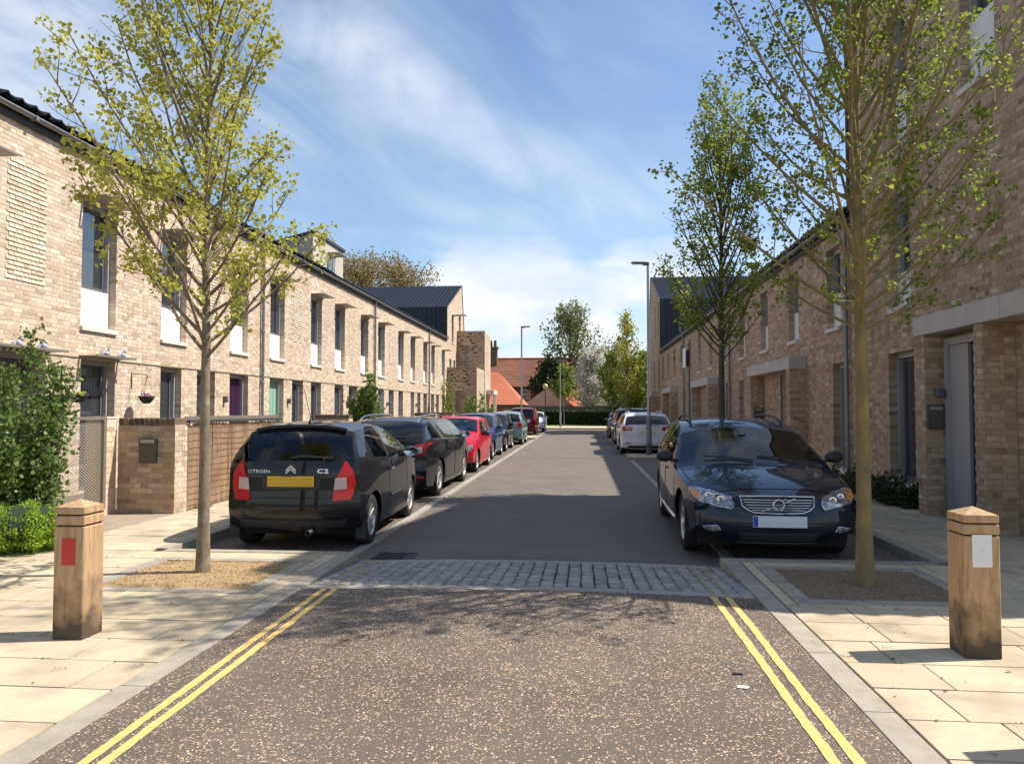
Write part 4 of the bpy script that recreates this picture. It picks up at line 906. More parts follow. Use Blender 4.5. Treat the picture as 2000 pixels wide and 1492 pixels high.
# reed fence
M_REED=pmat('brown_reed',(0.34,0.225,0.135),0.85,col2=(0.47,0.335,0.215),nscale=30,stretch=(1,1,.05),col3=(0.27,0.16,0.09),n3=2.5)
rf=empty('reed_fence',(-5.86,12.5,.1)); tag(rf,'brown reed screen fence with wire rows along the pavement','fence'); V=[];F=[]
y=10.78
while y<14.2:
    w=random.uniform(.006,.011); n=random.uniform(-.008,.008)+.004*math.sin(y*5); t=random.uniform(-.02,.03); lean=random.uniform(-.012,.012); b=len(V)
    for (dy,dx) in ((-w,0),(0,w),(w,0),(0,-w)):
        V+=[(dx+n,y+dy-12.5,random.uniform(0,.02)),(dx+n+lean*.5,y+dy+lean-12.5,1.27+t)]
    for i in range(4): j=(i+1)%4; F.append((b+2*i,b+2*j,b+2*j+1,b+2*i+1))
    y+=w*1.25
x=link('reed_screen',fast_mesh('reed_screen',V,F),rf,M_REED); x['kind']='stuff'
M_WIRE=pmat('rusty_wire',(0.15,0.095,0.06),.8)
for i in range(13):
    z=.06+i*.098; pts=[(.016,yy-12.5,z+.012*math.sin(yy*3.1+i)+random.uniform(-.004,.004)) for yy in np.arange(10.8,14.2,.13)]; MB().tube(pts,.0035,4).build('wire',M_WIRE,rf)
MB().box(-.07,.05,-1.74,1.72,1.30,1.345).build('top_rail',M_FASC,rf); MB().box(-.05,-.03,-1.72,1.70,1.345,1.40).build('mesh_strip',M_MESH,rf)
# ledge ornaments, canopies and hanging baskets on the first house
def ledge(s0,s1,label):
    o=empty('window_canopy',LF.P((s0+s1)/2,2.56,0)); l=-np.array(o.location); tag(o,label,'canopy'); m=MB(); n=16
    for i in range(n): a=s0+(s1-s0)*i/n; LF.box(m,a,a+(s1-s0)/n*.6,2.565,2.58,.03,.33)
    LF.box(m,s0,s1,2.56,2.585,0,.028); LF.box(m,s0,s1,2.56,2.6,.332,.35); m.build('slatted_shelf',M_SHADE,o,loc=l); return o
ledge(9.85,12.0,'slatted bronze canopy over the wide ground floor window'); ledge(12.75,13.95,'slatted bronze canopy over the narrow ground floor window')
M_BLUE=pmat('blue_ceramic',(0.22,0.26,0.38),.4,col2=(0.5,0.52,0.58),nscale=30,contrast=(.45,.55))
for Y,wh in ((11.05,'wide window canopy, farther from the yellow basket'),(11.6,'wide window canopy, end towards the yellow basket'),(13.25,'narrow window canopy, end towards yellow basket'),(13.75,'narrow window canopy, end towards pink basket')):
    o=empty('ceramic_bird',LF.P(Y,2.6,.2)); tag(o,'blue and white bird ornament on the '+wh,'ornament','blue ornaments on the canopies')
    MB().lathe([(.0001,0),(.035,.004),(.05,.03),(.048,.06),(.03,.085),(.0001,.095)],10).build('body',M_BLUE,o); MB().lathe([(.0001,-.028),(.02,-.02),(.028,0),(.02,.02),(.0001,.028)],8,center=(.02,.02,.115)).build('head',M_BLUE,o); MB().obox((-.03,-.05,.06),(.02,0,0),(0,.04,.02),(0,-.005,.01)).build('tail',M_BLUE,o)
def basket(Y,label,cols):
    o=empty('hanging_basket',LF.P(Y,1.72,.33)); tag(o,label,'basket','hanging baskets on the first house')
    MB().lathe([(.0001,0),(.06,.005),(.11,.05),(.15,.12),(.165,.15),(.155,.15),(.0001,.13)],18).build('bowl',pmat('dark_coir',(0.05,0.04,0.033),.9,bump=.6,bscale=50),o)
    for a in (0.3,2.4,4.5): MB().tube([(.15*math.cos(a),.15*math.sin(a),.15),(0,0,.52)],.003,4).build('chain',M_IRON,o)
    MB().tube([(-.32,0,.30),(-.32,0,.62),(-.30,0,.60),(0,0,.58),(0.01,0,.54),(0,0,.52)],.008,6).build('bracket',M_IRON,o)
    pts=[]; 
    for c,k in zip(cols,range(9)):
        m=MB()
        for i in range(14):
            a=random.uniform(0,6.28); r=random.uniform(0,.12); q=Vector((r*math.cos(a),r*math.sin(a),.15+random.uniform(0,.05))); m.obox(q,Vector((random.uniform(-1,1),random.uniform(-1,1),random.uniform(-.4,1)))*.018,Vector((random.uniform(-1,1),random.uniform(-1,1),random.uniform(-.4,1)))*.018,(0,0,.003))
        m.build('flowers',pmat('petal_'+str(c),c,.7),o)
basket(12.3,'dark hanging basket with yellow flowers beside the narrow window',[(0.7,0.55,0.08),(0.2,0.25,0.06)])
basket(14.35,'dark hanging basket with pink and turquoise flowers on the brick wall',[(0.08,0.4,0.5),(0.6,0.25,0.35)])
# ================================================================ trees and plants
LEAF6=np.array([(0,0,0),(.42,.22,.05),(.50,.62,-.04),(0,1.0,-.12),(-.50,.62,-.04),(-.42,.22,.05)])
LEAFM=np.array([(0,0,0),(.52,.20,.10),(.46,.66,.02),(.0,1.0,-.22),(-.46,.66,.02),(-.52,.20,.10)])
def leaf_mesh(name,pos,size,shape=LEAF6,up=0.35,rng=None,droop=0.0):
    """pos (n,3): one small folded leaf polygon at each point, random heading"""
    rng=rng or RNG; n=len(pos); pos=np.asarray(pos,float)
    d=rng.normal(size=(n,3)); d[:,2]+=up-droop; d/=np.linalg.norm(d,axis=1)[:,None]
    r=rng.normal(size=(n,3)); r-=d*(r*d).sum(1)[:,None]; r/=np.linalg.norm(r,axis=1)[:,None]; w=np.cross(d,r)
    sc=(size*rng.uniform(.6,1.25,n))[:,None,None]; sh=shape[None]
    V=pos[:,None,:]+sc*(sh[:,:,0:1]*r[:,None,:]+sh[:,:,1:2]*d[:,None,:]+sh[:,:,2:3]*w[:,None,:])
    return fast_mesh(name,V.reshape(-1,3),np.arange(n*6).reshape(n,6))
def bezier_branch(p,d,L,n,curl,rng,wob=.075):
    pts=[Vector(p)]; d=Vector(d).normalized(); st=L/n
    for i in range(n):
        d=(d+Vector((rng.uniform(-wob,wob),rng.uniform(-wob,wob),curl/n))).normalized(); pts.append(pts[-1]+d*st)
    return pts,d
def grow_tree(name,base,H,r0,z0,R,nb,label,bark,leafm,seed,lsize=.055,per=7,twig=.15,elev=(38,68),clump=.06,tipz=1.0,group=None,density=1.0,shape=LEAFM,top_spread=1.0,curl=.55,trunk_top=.93,bottom_fork=0,cat='tree',offset=(0,0),bthick=.011,keep=.86,bias=0.0):
    rng=random.Random(seed); nrng=np.random.default_rng(seed)
    o=empty(name,base); tag(o,label,cat,group); mb=MB()
    tp=[]; x=y=0
    for i in range(13):
        t=i/12; x+=rng.uniform(-.012,.012)*H*.12*(1 if i>2 else .2)+offset[0]*H/12*.02; y+=rng.uniform(-.012,.012)*H*.12*(1 if i>2 else .2); tp.append(Vector((x,y,H*trunk_top*t)))
    tr=[r0*(1.0-.30*min(1,q.z/z0)) if q.z<z0 else max(.006,r0*.70*max(0,1-(q.z-z0)/(H*trunk_top-z0))**.8) for q in tp]
    tr[0]=r0*1.22; mb.tube(tp,tr,12)
    def trunk_at(z):
        t=max(0,min(11.999,z/(H*trunk_top)*12)); i=int(t); f=t-i; return tp[i].lerp(tp[i+1],f),tr[i]*(1-f)+tr[i+1]*f
    leaves=[]
    def clumps(q,k=1.0):
        n=max(1,int(rng.gauss(per*k,per*.25)*density)); leaves.append(np.array(q)+nrng.normal(size=(n,3))*clump)
    for i in range(nb):
        f=(i+.5)/nb; h=z0+(H*trunk_top-z0)*(f**1.15)*.9; az=i*2.39996+rng.uniform(-.4,.4)
        e=math.radians(elev[0]+(elev[1]-elev[0])*f+rng.uniform(-8,8)); p,rt=trunk_at(h)
        reach=R(f)*rng.uniform(.72,1.08)*(1-bias*math.cos(az)); L=min(reach/max(.3,math.cos(e))*1.02,(H*tipz-h)*1.25+.25)
        pts,d=bezier_branch(p,(math.cos(az)*math.cos(e),math.sin(az)*math.cos(e),math.sin(e)),L,8,curl*rng.uniform(.6,1.3),rng)
        rb=max(.005,min(rt*.6,.006+bthick*L)); mb.tube(pts,[rb*(1-.85*k/8)+.002 for k in range(9)],6,False)
        s=.22*L; 
        while s<L:
            t=s/L*8; k=min(7,int(t)); q=pts[k].lerp(pts[k+1],t-k); bd=(pts[k+1]-pts[k]).normalized(); sd=bd.cross(Vector((rng.gauss(0,1),rng.gauss(0,1),rng.gauss(0,1)))).normalized()
            dd=(bd*rng.uniform(.4,.9)+sd*rng.uniform(.5,1.0)); l2=L*rng.uniform(.16,.34)*(1-.45*s/L)
            tw,_=bezier_branch(q,dd,l2,4,.45,rng,.12); mb.tube(tw,[max(.0025,rb*.32*(1-.7*j/4)) for j in range(5)],4,False)
            for j in (2,3,4):
                if rng.random()<keep: clumps(tw[j],.8 if j<4 else 1.2)
            if l2>.35:
                for j in (1,2,3):
                    sd=Vector((rng.gauss(0,1),rng.gauss(0,1),rng.gauss(.3,.6))).normalized(); t2,_=bezier_branch(tw[j],(dd.normalized()+sd*.9),l2*rng.uniform(.3,.5),2,.4,rng,.1); mb.tube(t2,[.003,.0025,.002],3,False); clumps(t2[-1]); 
            s+=twig*rng.uniform(.7,1.4)
        clumps(pts[-1],1.3); clumps(pts[-2],.9)
    clumps(tp[-1],1.5)
    tk=mb.build('trunk',bark,o); P=np.concatenate(leaves); c=link('crown',leaf_mesh('crown',P,lsize,shape,rng=nrng),o,leafm); c['kind']='stuff'
    return o,len(P)
M_BARK=pmat('grey_brown_bark',(0.24,0.19,0.125),.9,col2=(0.15,0.115,0.08),nscale=16,stretch=(1,1,.5),bump=.8,bscale=45,col3=(0.33,0.29,0.20),n3=5)
M_BARKY=pmat('lichen_yellow_bark',(0.30,0.215,0.075),.9,col2=(0.20,0.15,0.07),nscale=12,stretch=(1,1,.4),bump=.8,bscale=45,col3=(0.17,0.13,0.075),n3=4)
M_BARKD=pmat('dark_bark',(0.11,0.085,0.06),.9,col2=(0.07,0.055,0.04),nscale=10,bump=.6)
M_LFA=leaf_mat('fresh_maple_leaf',(0.34,0.36,0.05),(0.50,0.49,0.11),.45)
M_LFB=leaf_mat('green_maple_leaf',(0.10,0.16,0.028),(0.27,0.31,0.05),.5)
M_LFB2=leaf_mat('lighter_maple_leaf',(0.14,0.20,0.032),(0.34,0.37,0.06),.5)
M_LFC=leaf_mat('mid_green_leaf',(0.14,0.20,0.032),(0.25,0.29,0.055),.45)
M_LFS=leaf_mat('shrub_leaf',(0.075,0.135,0.028),(0.20,0.27,0.075),.35)
M_LFH=leaf_mat('bright_box_leaf',(0.20,0.33,0.02),(0.34,0.48,0.05),.4)
M_LFD=leaf_mat('dark_evergreen_leaf',(0.03,0.05,0.018),(0.06,0.085,0.03),.2)
M_LFO=leaf_mat('olive_bud_leaf',(0.24,0.19,0.08),(0.36,0.29,0.13),.4)
M_LFG=leaf_mat('grey_green_leaf',(0.13,0.16,0.06),(0.25,0.27,0.12),.4)
M_LFW=leaf_mat('white_blossom',(0.42,0.39,0.33),(0.70,0.66,0.58),.3)
M_LFY=leaf_mat('yellow_green_leaf',(0.30,0.32,0.04),(0.44,0.43,0.08),.5)
prof=lambda a,b,c,d:(lambda f:float(np.interp(f,[0,.25,.6,1],[a,b,c,d])))
grow_tree('street_tree',(-3.49,6.73,.09),6.9,.057,1.98,prof(1.5,1.25,.78,.32),62,'young maple with fresh yellow-green leaves in the golden gravel pit',M_BARK,M_LFA,11,lsize=.036,per=15,twig=.17,elev=(34,74),clump=.042,curl=.5,bthick=.006,keep=.42,bias=.16)
grow_tree('street_tree',(2.41,6.74,.09),7.0,.068,2.15,prof(1.8,1.65,1.3,.75),66,'young maple with mustard lichen trunk in the brown mulch pit',M_BARKY,M_LFB,23,lsize=.032,per=10,twig=.15,elev=(24,70),clump=.036,curl=.7,bthick=.005,keep=.34)
grow_tree('street_tree',(2.58,14.2,.09),7.1,.072,2.4,prof(1.35,1.25,.9,.4),54,'dark-stemmed young maple behind the parked dark blue estate car',M_BARKD,M_LFB2,37,lsize=.046,per=11,twig=.17,elev=(36,76),clump=.055,curl=.6,bthick=.006,keep=.42)
# far street and park trees
grow_tree('street_tree',(3.0,50.0,.1),8.6,.08,1.9,prof(1.5,1.3,.8,.18),38,'narrow yellow-green street tree near the far end of the shaded row',M_BARK,M_LFY,41,lsize=.11,per=7,twig=.24,elev=(25,70),clump=.15,curl=.5)
grow_tree('street_tree',(2.4,57.8,.1),5.9,.07,1.7,prof(1.7,1.6,1.1,.4),28,'low mid-green street tree left of the yellow post'.replace('left of','beside'),M_BARK,M_LFC,43,lsize=.15,per=6,twig=.25,elev=(25,70),clump=.17,curl=.5)
grow_tree('young_tree',(-1.62,71.5,.1),5.6,.045,2.2,prof(1.2,1.3,.8,.3),22,'slender young tree with a pale trunk in the grass before the hedge',M_BARK,M_LFC,45,lsize=.16,per=8,twig=.25,elev=(30,70),clump=.17,curl=.5)
grow_tree('park_tree',(-1.45,98,0),13.8,.30,3.4,prof(3.6,4.0,3.6,1.9),46,'large spreading park tree with thin grey-green leaves beyond the fence',M_BARKD,M_LFG,47,lsize=.26,per=3.2,twig=.62,elev=(30,72),clump=.33,curl=.6)
grow_tree('blossom_tree',(1.25,82,0),7.6,.16,1.3,prof(2.3,2.5,1.9,.8),36,'small tree covered in white blossom beyond the hedge',M_BARKD,M_LFW,49,lsize=.20,per=8,twig=.4,elev=(20,65),clump=.26,curl=.3)
grow_tree('evergreen_tree',(-4.0,97,0),7.6,.22,3.6,prof(2.6,2.5,1.9,.8),24,'dark spreading evergreen in front of the long red roof',M_BARKD,M_LFD,51,lsize=.34,per=9,twig=.6,elev=(5,55),clump=.35,curl=.25)
grow_tree('park_tree',(4.2,90,0),9.5,.2,2.2,prof(3,3.2,2.6,1.2),30,'mostly bare grey tree behind the blossom tree',M_BARKD,M_LFG,53,lsize=.2,per=2,twig=.5,elev=(25,65),clump=.35,curl=.4)
grow_tree('park_tree',(5.8,72,0),6.5,.16,1.3,prof(2.2,2.2,1.7,.7),30,'dense green tree behind the narrow yellow-green tree',M_BARKD,M_LFC,55,lsize=.24,per=9,twig=.35,elev=(20,65),clump=.3,curl=.3)
grow_tree('budding_tree',(-20.0,66,0),14.3,.4,6.0,prof(3.6,4.6,4.2,2.4),44,'brownish budding tree rising behind the house roofs beside the dormer',M_BARKD,M_LFO,57,lsize=.16,per=6,twig=.45,elev=(20,70),clump=.34,curl=.5)
grow_tree('budding_tree',(-15.2,64,0),13.2,.35,5.0,prof(3.4,3.8,3.4,2.0),40,'brownish budding tree rising behind the dark pantiled end roof',M_BARKD,M_LFO,59,lsize=.16,per=6,twig=.45,elev=(20,70),clump=.34,curl=.5)
# shrubs
def shrub(name,base,H,rad,nst,label,leafm,seed,lsize=.06,per=5,step=.07,lean=.25,clump=.06,z_leaf=.05,taper=True,cat='shrub',stem_r=.008,group=None):
    rng=random.Random(seed); nr=np.random.default_rng(seed); o=empty(name,base); tag(o,label,cat,group); mb=MB(); lv=[]
    for i in range(nst):
        a=rng.uniform(0,6.28); r=rad*math.sqrt(rng.random())*.55; h=H*rng.uniform(.55,1.0)*(1-.35*(r/rad) if taper else 1)
        d=Vector((math.cos(a)*lean*rng.uniform(.2,1),math.sin(a)*lean*rng.uniform(.2,1),1)); pts,_=bezier_branch((r*math.cos(a),r*math.sin(a),0),d,h,9,.1,rng,.09); mb.tube(pts,[stem_r*(1-.7*k/9) for k in range(10)],5,False)
        s=h*z_leaf
        while s<h:
            t=s/h*9; k=min(8,int(t)); q=pts[k].lerp(pts[k+1],t-k); sp=rad*.42*(1-.6*s/h)
            b=rng.uniform(0,6.28); l2=rng.uniform(.3,1)*sp; e=q+Vector((math.cos(b)*l2,math.sin(b)*l2,rng.uniform(-.02,.10))); mb.tube([q,q.lerp(e,.5)+Vector((0,0,.02)),e],[.003,.0025,.002],3,False)
            for u in (.35,.65,1): lv.append(np.array(q.lerp(e,u))+nr.normal(size=(max(1,int(per*u)),3))*clump*.6)
            s+=step*rng.uniform(.6,1.4)
    mb.build('stems',M_BARKD,o); P=np.concatenate(lv); P[:,2]=np.maximum(P[:,2],.02); c=link('foliage',leaf_mesh('foliage',P,lsize,LEAF6,rng=nr,up=.1),o,leafm); c['kind']='stuff'; return o
shrub('leafy_shrub',(-6.46,8.35,.085),2.85,.58,10,'big leafy green shrub with tall shoots in front of the mesh gate',M_LFS,71,lsize=.047,per=8,step=.05,lean=.16,clump=.08,stem_r=.012)
shrub('leafy_shrub',(-6.55,7.95,.085),2.0,.5,9,'leafy green shrub merging into the big one by the mesh gate, behind the clipped mound',M_LFS,72,lsize=.047,per=9,step=.05,lean=.2,clump=.08,stem_r=.01)
shrub('climbing_shrub',(-6.05,20.8,.085),2.75,.55,11,'upright leafy shrub growing above the low walls near the mint door',M_LFS,73,lsize=.085,per=7,step=.05,lean=.05,clump=.09)
shrub('low_shrub',(-6.2,15.6,.085),1.45,.5,7,'small light green shrub between the low brick pier and the wall end',M_LFC,74,lsize=.07,per=6,step=.06)
shrub('low_shrub',(-6.3,24.3,.085),1.55,.6,8,'yellowish low shrub behind the low boundary wall',M_LFC,75,lsize=.09,per=6,step=.07)
shrub('wall_climber',(-7.6,44.0,.085),4.1,.45,6,'thin climbing plant trained up the wall near the downpipe',M_LFC,76,lsize=.09,per=4,step=.1,lean=.03)
shrub('leafy_shrub',(-6.6,48.6,.085),2.7,.85,9,'dense green shrub in front of the perforated stair wall',M_LFS,77,lsize=.11,per=6,step=.08,clump=.12)
shrub('low_shrub',(-6.5,36.5,.085),1.6,.8,8,'low green shrub behind the boundary wall near the pale green car',M_LFC,78,lsize=.1,per=5,step=.08,clump=.12)
for i,(y,h) in enumerate(((11.85,.42),(12.35,.5),(12.95,.45),(13.6,.5),(14.2,.42),(15.0,.45))):
    shrub('low_plant',(4.98,y,.1),h,.42,9,'dark low bedding plant at the foot of the shaded brick wall',M_LFD,80+i,lsize=.05,per=5,step=.045,lean=.7,clump=.05,cat='plant',group='bedding plants along the shaded wall')
def clipped(name,c,dim,n,lsize,leafm,label,seed,cat='shrub'):
    """mound or hedge: leaves through an outer shell of an ellipsoid or box around a dark twig core"""
    nr=np.random.default_rng(seed); o=empty(name,(c[0],c[1],c[2])); tag(o,label,cat)
    if cat=='hedge':
        P=nr.uniform(-1,1,size=(n,3)); k=nr.integers(0,3,n); sgn=np.sign(nr.uniform(-1,1,n)); k=np.where(k==1,2,k); P[np.arange(n),np.where(nr.random(n)<.55,1,k)]*=1; 
        f=nr.random(n); P[f<.5,1]=-1+nr.random((f<.5).sum())*.12; P[f>=.5,2]=1-nr.random((f>=.5).sum())*.12
    else:
        P=nr.normal(size=(n,3)); P/=np.linalg.norm(P,axis=1)[:,None]; P*=nr.uniform(.80,1.03,n)[:,None]; P*=(1+.10*np.sin(P[:,0:1]*9+P[:,1:2]*7)+.07*np.sin(P[:,2:3]*13))
    P=P*np.array(dim)*.5; P[:,2]+=dim[2]*.5 if cat=='hedge' else dim[2]*.5-.03; P=P[P[:,2]>0]
    P+=nr.normal(size=P.shape)*lsize*.4
    mb=MB()
    if cat=='hedge': mb.box(-dim[0]*.49,dim[0]*.49,-dim[1]*.42,dim[1]*.42,0,dim[2]*.93)
    else: mb.lathe([(dim[0]*.40*math.sin(math.pi*(i+.02)/8.2),dim[2]*(.5-.43*math.cos(math.pi*(i+.02)/8.2))) for i in range(9)],16)
    mb.build('twig_core',pmat('dark_twig_core',(0.02,0.03,0.01),.95),o); f=link('foliage',leaf_mesh('foliage',P,lsize,LEAF6,rng=nr,up=.3),o,leafm); f['kind']='stuff'; return o
clipped('mounded_shrub',(-5.98,7.62,.09),(1.05,.9,.52),16000,.02,M_LFH,'bright green low clipped mound beside the paving',91)
clipped('mounded_shrub',(-6.75,7.2,.09),(.95,.8,.46),8000,.02,M_LFH,'bright green low clipped mound half out of view against the garden wall',92)
clipped('clipped_hedge',(1.2,74,.1),(12.6,1.4,1.32),24000,.11,M_LFD,'long dark clipped hedge along the grass verge at the street end',93,'hedge')
clipped('evergreen_bush',(7.6,66,.1),(4.2,3,3.4),5000,.16,M_LFD,'dark evergreen bush past the end of the shaded row',94)
clipped('evergreen_bush',(4.6,78,.1),(4.2,3,3.0),4000,.18,M_LFD,'dark evergreen bush behind the hedge below the bare tree',95)
blades('grass_tuft',[(-5.78,11.05,.1,1.0),(-5.75,11.2,.1,.8)],'grass tuft at the foot of the reed fence',30,.09,.05,leaf_mat('tuft_leaf',(0.12,0.2,0.03),(0.2,0.26,0.06),.35),'grass')
# ================================================================ street furniture
def wood_mat():
    m=bpy.data.materials.new('weathered_oak'); m.use_nodes=True; nt=m.node_tree; L=nt.links; b=nt.nodes['Principled BSDF']; b.inputs['Roughness'].default_value=.8
    tc=S(nt,'ShaderNodeTexCoord'); mp=S(nt,'ShaderNodeMapping'); mp.inputs['Scale'].default_value=(14,14,1.6); L.new(tc.outputs['Object'],mp.inputs[0])
    n=S(nt,'ShaderNodeTexNoise'); n.inputs['Scale'].default_value=1.6; n.inputs['Detail'].default_value=8; n.inputs['Roughness'].default_value=.65; n.inputs['Distortion'].default_value=1.3; L.new(mp.outputs[0],n.inputs['Vector'])
    cr=S(nt,'ShaderNodeValToRGB'); e=cr.color_ramp.elements; e[0].position=.28; e[0].color=(.26,.165,.09,1); e[1].position=.75; e[1].color=(.58,.39,.21,1); x=e.new(.5); x.color=(.47,.30,.155,1); L.new(n.outputs['Fac'],cr.inputs[0])
    # damp stain with its own ragged shape climbing from the foot
    sep=S(nt,'ShaderNodeSeparateXYZ'); L.new(tc.outputs['Object'],sep.inputs[0]); n2=S(nt,'ShaderNodeTexNoise'); n2.inputs['Scale'].default_value=7; n2.inputs['Detail'].default_value=5; L.new(tc.outputs['Object'],n2.inputs['Vector'])
    a=S(nt,'ShaderNodeMath',operation='MULTIPLY_ADD'); L.new(n2.outputs['Fac'],a.inputs[0]); a.inputs[1].default_value=-.85; L.new(sep.outputs[2],a.inputs[2])
    r=S(nt,'ShaderNodeMapRange'); r.inputs[1].default_value=-.36; r.inputs[2].default_value=-.02; r.inputs[3].default_value=.95; r.inputs[4].default_value=0; L.new(a.outputs[0],r.inputs[0])
    mx=S(nt,'ShaderNodeMix',data_type='RGBA'); L.new(r.outputs[0],mx.inputs['Factor']); L.new(cr.outputs[0],mx.inputs['A']); mx.inputs['B'].default_value=(.055,.04,.028,1); L.new(mx.outputs['Result'],b.inputs['Base Color'])
    bp=S(nt,'ShaderNodeBump'); bp.inputs['Strength'].default_value=.35; bp.inputs['Distance'].default_value=.01; L.new(n.outputs['Fac'],bp.inputs['Height']); L.new(bp.outputs[0],b.inputs['Normal']); return m
M_OAK=wood_mat(); M_GROOVE=pmat('dark_groove',(0.03,0.02,0.013),.9)
def bollard(x,y,plate,label,rz=0.0,side='front'):
    o=empty('timber_bollard',(x,y,.098),rz); tag(o,label,'bollard'); s=.105; m=MB(); h=.86
    # shaft with two saw grooves
    for (a,b) in ((0,.735),(.745,.805),(.815,h)): m.box(-s,s,-s,s,a,b)
    m.add([(-s,-s,h),(s,-s,h),(s,s,h),(-s,s,h),(0,0,h+.045)],[(0,1,4),(1,2,4),(2,3,4),(3,0,4)])
    m.build('shaft',M_OAK,o,0.006); g=s-.012
    for (a,b) in ((.735,.745),(.805,.815)): MB().box(-g,g,-g,g,a-.001,b+.001).build('groove',M_GROOVE,o)
    if plate:
        pw,z0,z1=(.046,.486,.66) if plate is M_RED else (.057,.55,.745); p=MB().box(-pw,pw,-s-.004,-s-.0005,z0,z1).build('reflector_plate',plate,o); 
        for zz in ((z0+z1)/2,): MB().lathe([(.0001,-.0052),(.003,-.0052),(.003,-.003)],8,'y',(0,-s,zz)).build('screw',M_IRON,p)
    return o
M_RED=pmat('red_reflector',(0.50,0.028,0.035),.5); M_WHR=pmat('white_reflector',(0.78,0.77,0.74),.5)
bollard(-3.345,4.785,M_RED,'square oak bollard with a red reflector plate on the left-hand sunlit paving'.replace('left-hand ',''),0.0)
bollard(2.415,4.94,M_WHR,'square oak bollard with a white reflector plate and dark damp stain',0.0)
bollard(2.43,3.56,None,'square oak bollard without a plate next to the white-plate one')
# street lamps
def lamp(x,y,h,head,label,z0=.1,r=.055):
    o=empty('street_lamp',(x,y,z0)); tag(o,label,'street lamp'); MB().lathe([(.09,0),(.09,1.15),(.085,1.2),(r,1.25)],14).build('base_column',pmat('lamp_base_grey',(0.20,0.21,0.22),.55,.4),o)
    MB().lathe([(.093,.0),(.093,.38),(.09,.38)],14).build('dark_sleeve',pmat('dark_sleeve',(0.07,0.07,0.075),.7),o)
    MB().lathe([(r,1.25),(r*.82,h-.12),(r*.8,h)],14).build('pole',M_STEEL,o); d=1 if head>0 else -1
    MB().prism([(-.04*d,0),(.16*d,.015),(.20*d,.05),(head*.96,.075),(head,.095),(head*.97,.125),(.1*d,.115),(-.04*d,.09)],'y',-.09,.09).build('lamp_head',pmat('lamp_head_grey',(0.16,0.165,0.17),.5,.3),o,0.01,loc=(0,0,h-.01))
    MB().box(min(.24*d,head*.9),max(.24*d,head*.9),-.07,.07,h+.035,h+.05).build('lens',pmat('lamp_lens',(0.6,0.6,0.58),.3),o)
    MB().box(-.03,.03,-.095,-.085,.5,.9).build('access_door',pmat('lamp_door',(0.25,0.26,0.27),.5,.4),o)
lamp(2.25,25.45,6.35,-.56,'tall steel street lamp on the kerb island behind the white estate car')
lamp(-3.44,43.6,6.25,.5,'tall steel street lamp beside the burgundy people carrier')
lamp(-1.80,65.6,5.7,.4,'steel street lamp in front of the clipped hedge',0.1,.045)
# road sign seen edge-on
o=empty('road_sign',(3.72,26.6,.1)); tag(o,'grey sign post with a white plate turned edge-on','sign'); MB().tube([(0,0,0),(0,0,3.8)],.06,10).build('post',M_GUT,o); MB().box(-.16,-.125,-.35,.25,2.95,3.62).build('plate',M_WHR,o,0.004); MB().box(-.12,.02,-.1,-.05,3.0,3.55).build('bracket',M_IRON,o)
o=empty('yellow_post',(2.95,58.5,0)); tag(o,'yellow square post at the end of the row of parked cars','post'); MB().box(-.14,.14,-.14,.14,0,1.55).build('post',pmat('yellow_post_paint',(0.55,0.46,0.1),.6),o,0.02); MB().box(-.16,.16,-.16,.16,1.55,1.6).build('cap',pmat('yellow_cap',(0.5,0.42,0.1),.6),o,0.01)
o=empty('globe_lamp',(-3.75,79.3,0)); tag(o,'old globe lamp on a thin dark pole before the red roofs','street lamp'); MB().tube([(0,0,0),(0,0,3.75)],.05,8).build('pole',M_IRON,o); MB().lathe([(.02,3.72),(.2,3.8),(.29,4.02),(.24,4.22),(.11,4.32),(.0001,4.34)],16).build('globe',pmat('amber_globe',(0.55,0.42,0.2),.3),o)
# ================================================================ cars
def paint(name,col,metal=.0,rough=.3):
    m=pmat(name,col,.45,metal,coat=.75,spec=.12); m.node_tree.nodes['Principled BSDF'].inputs['Coat Roughness'].default_value=.02; return m
M_CGLASS=glass_mat('car_glass',(0.62,0.68,0.65),1.5); M_CGLASSD=glass_mat('tinted_car_glass',(0.06,0.065,0.07),1.5)
M_TYRE=pmat('tyre_rubber',(0.022,0.021,0.021),.85,bump=.2,bscale=80); M_RIM=pmat('alloy_rim',(0.62,0.60,0.57),.35,.75); M_RIMD=pmat('dark_wheel_inside',(0.02,0.02,0.02),.7)
M_BLKP=pmat('black_plastic',(0.022,0.022,0.023),.55); M_CHROME=pmat('chrome',(0.75,0.75,0.76),.08,1.0); M_INT=pmat('car_interior',(0.035,0.034,0.034),.85); M_SEATF=pmat('seat_fabric',(0.05,0.048,0.048),.9)
M_REDL=pmat('red_lamp_lens',(0.46,0.008,0.012),.2,coat=.4,spec=.3); M_CLRL=pmat('clear_lamp_lens',(0.50,0.50,0.50),.15,.55,coat=.8,col2=(0.16,0.16,0.17),nscale=22,contrast=(.42,.58)); M_PNKL=pmat('pale_lamp_lens',(0.55,0.40,0.38),.15,coat=1.0); M_AMBL=pmat('amber_lamp_lens',(0.70,0.24,0.04),.15,coat=1.0)
M_PLY=pmat('yellow_number_plate',(0.62,0.39,0.03),.5); M_PLW=pmat('white_number_plate',(0.70,0.70,0.70),.5); M_PLB=pmat('blue_plate_band',(0.02,0.07,0.35),.5); M_GAP=pmat('panel_gap',(0.004,0.004,0.004),.9); M_UNDER=pmat('car_underbody',(0.012,0.012,0.012),.9); M_LETTER=pmat('silver_lettering',(0.72,0.72,0.72),.25,.8)
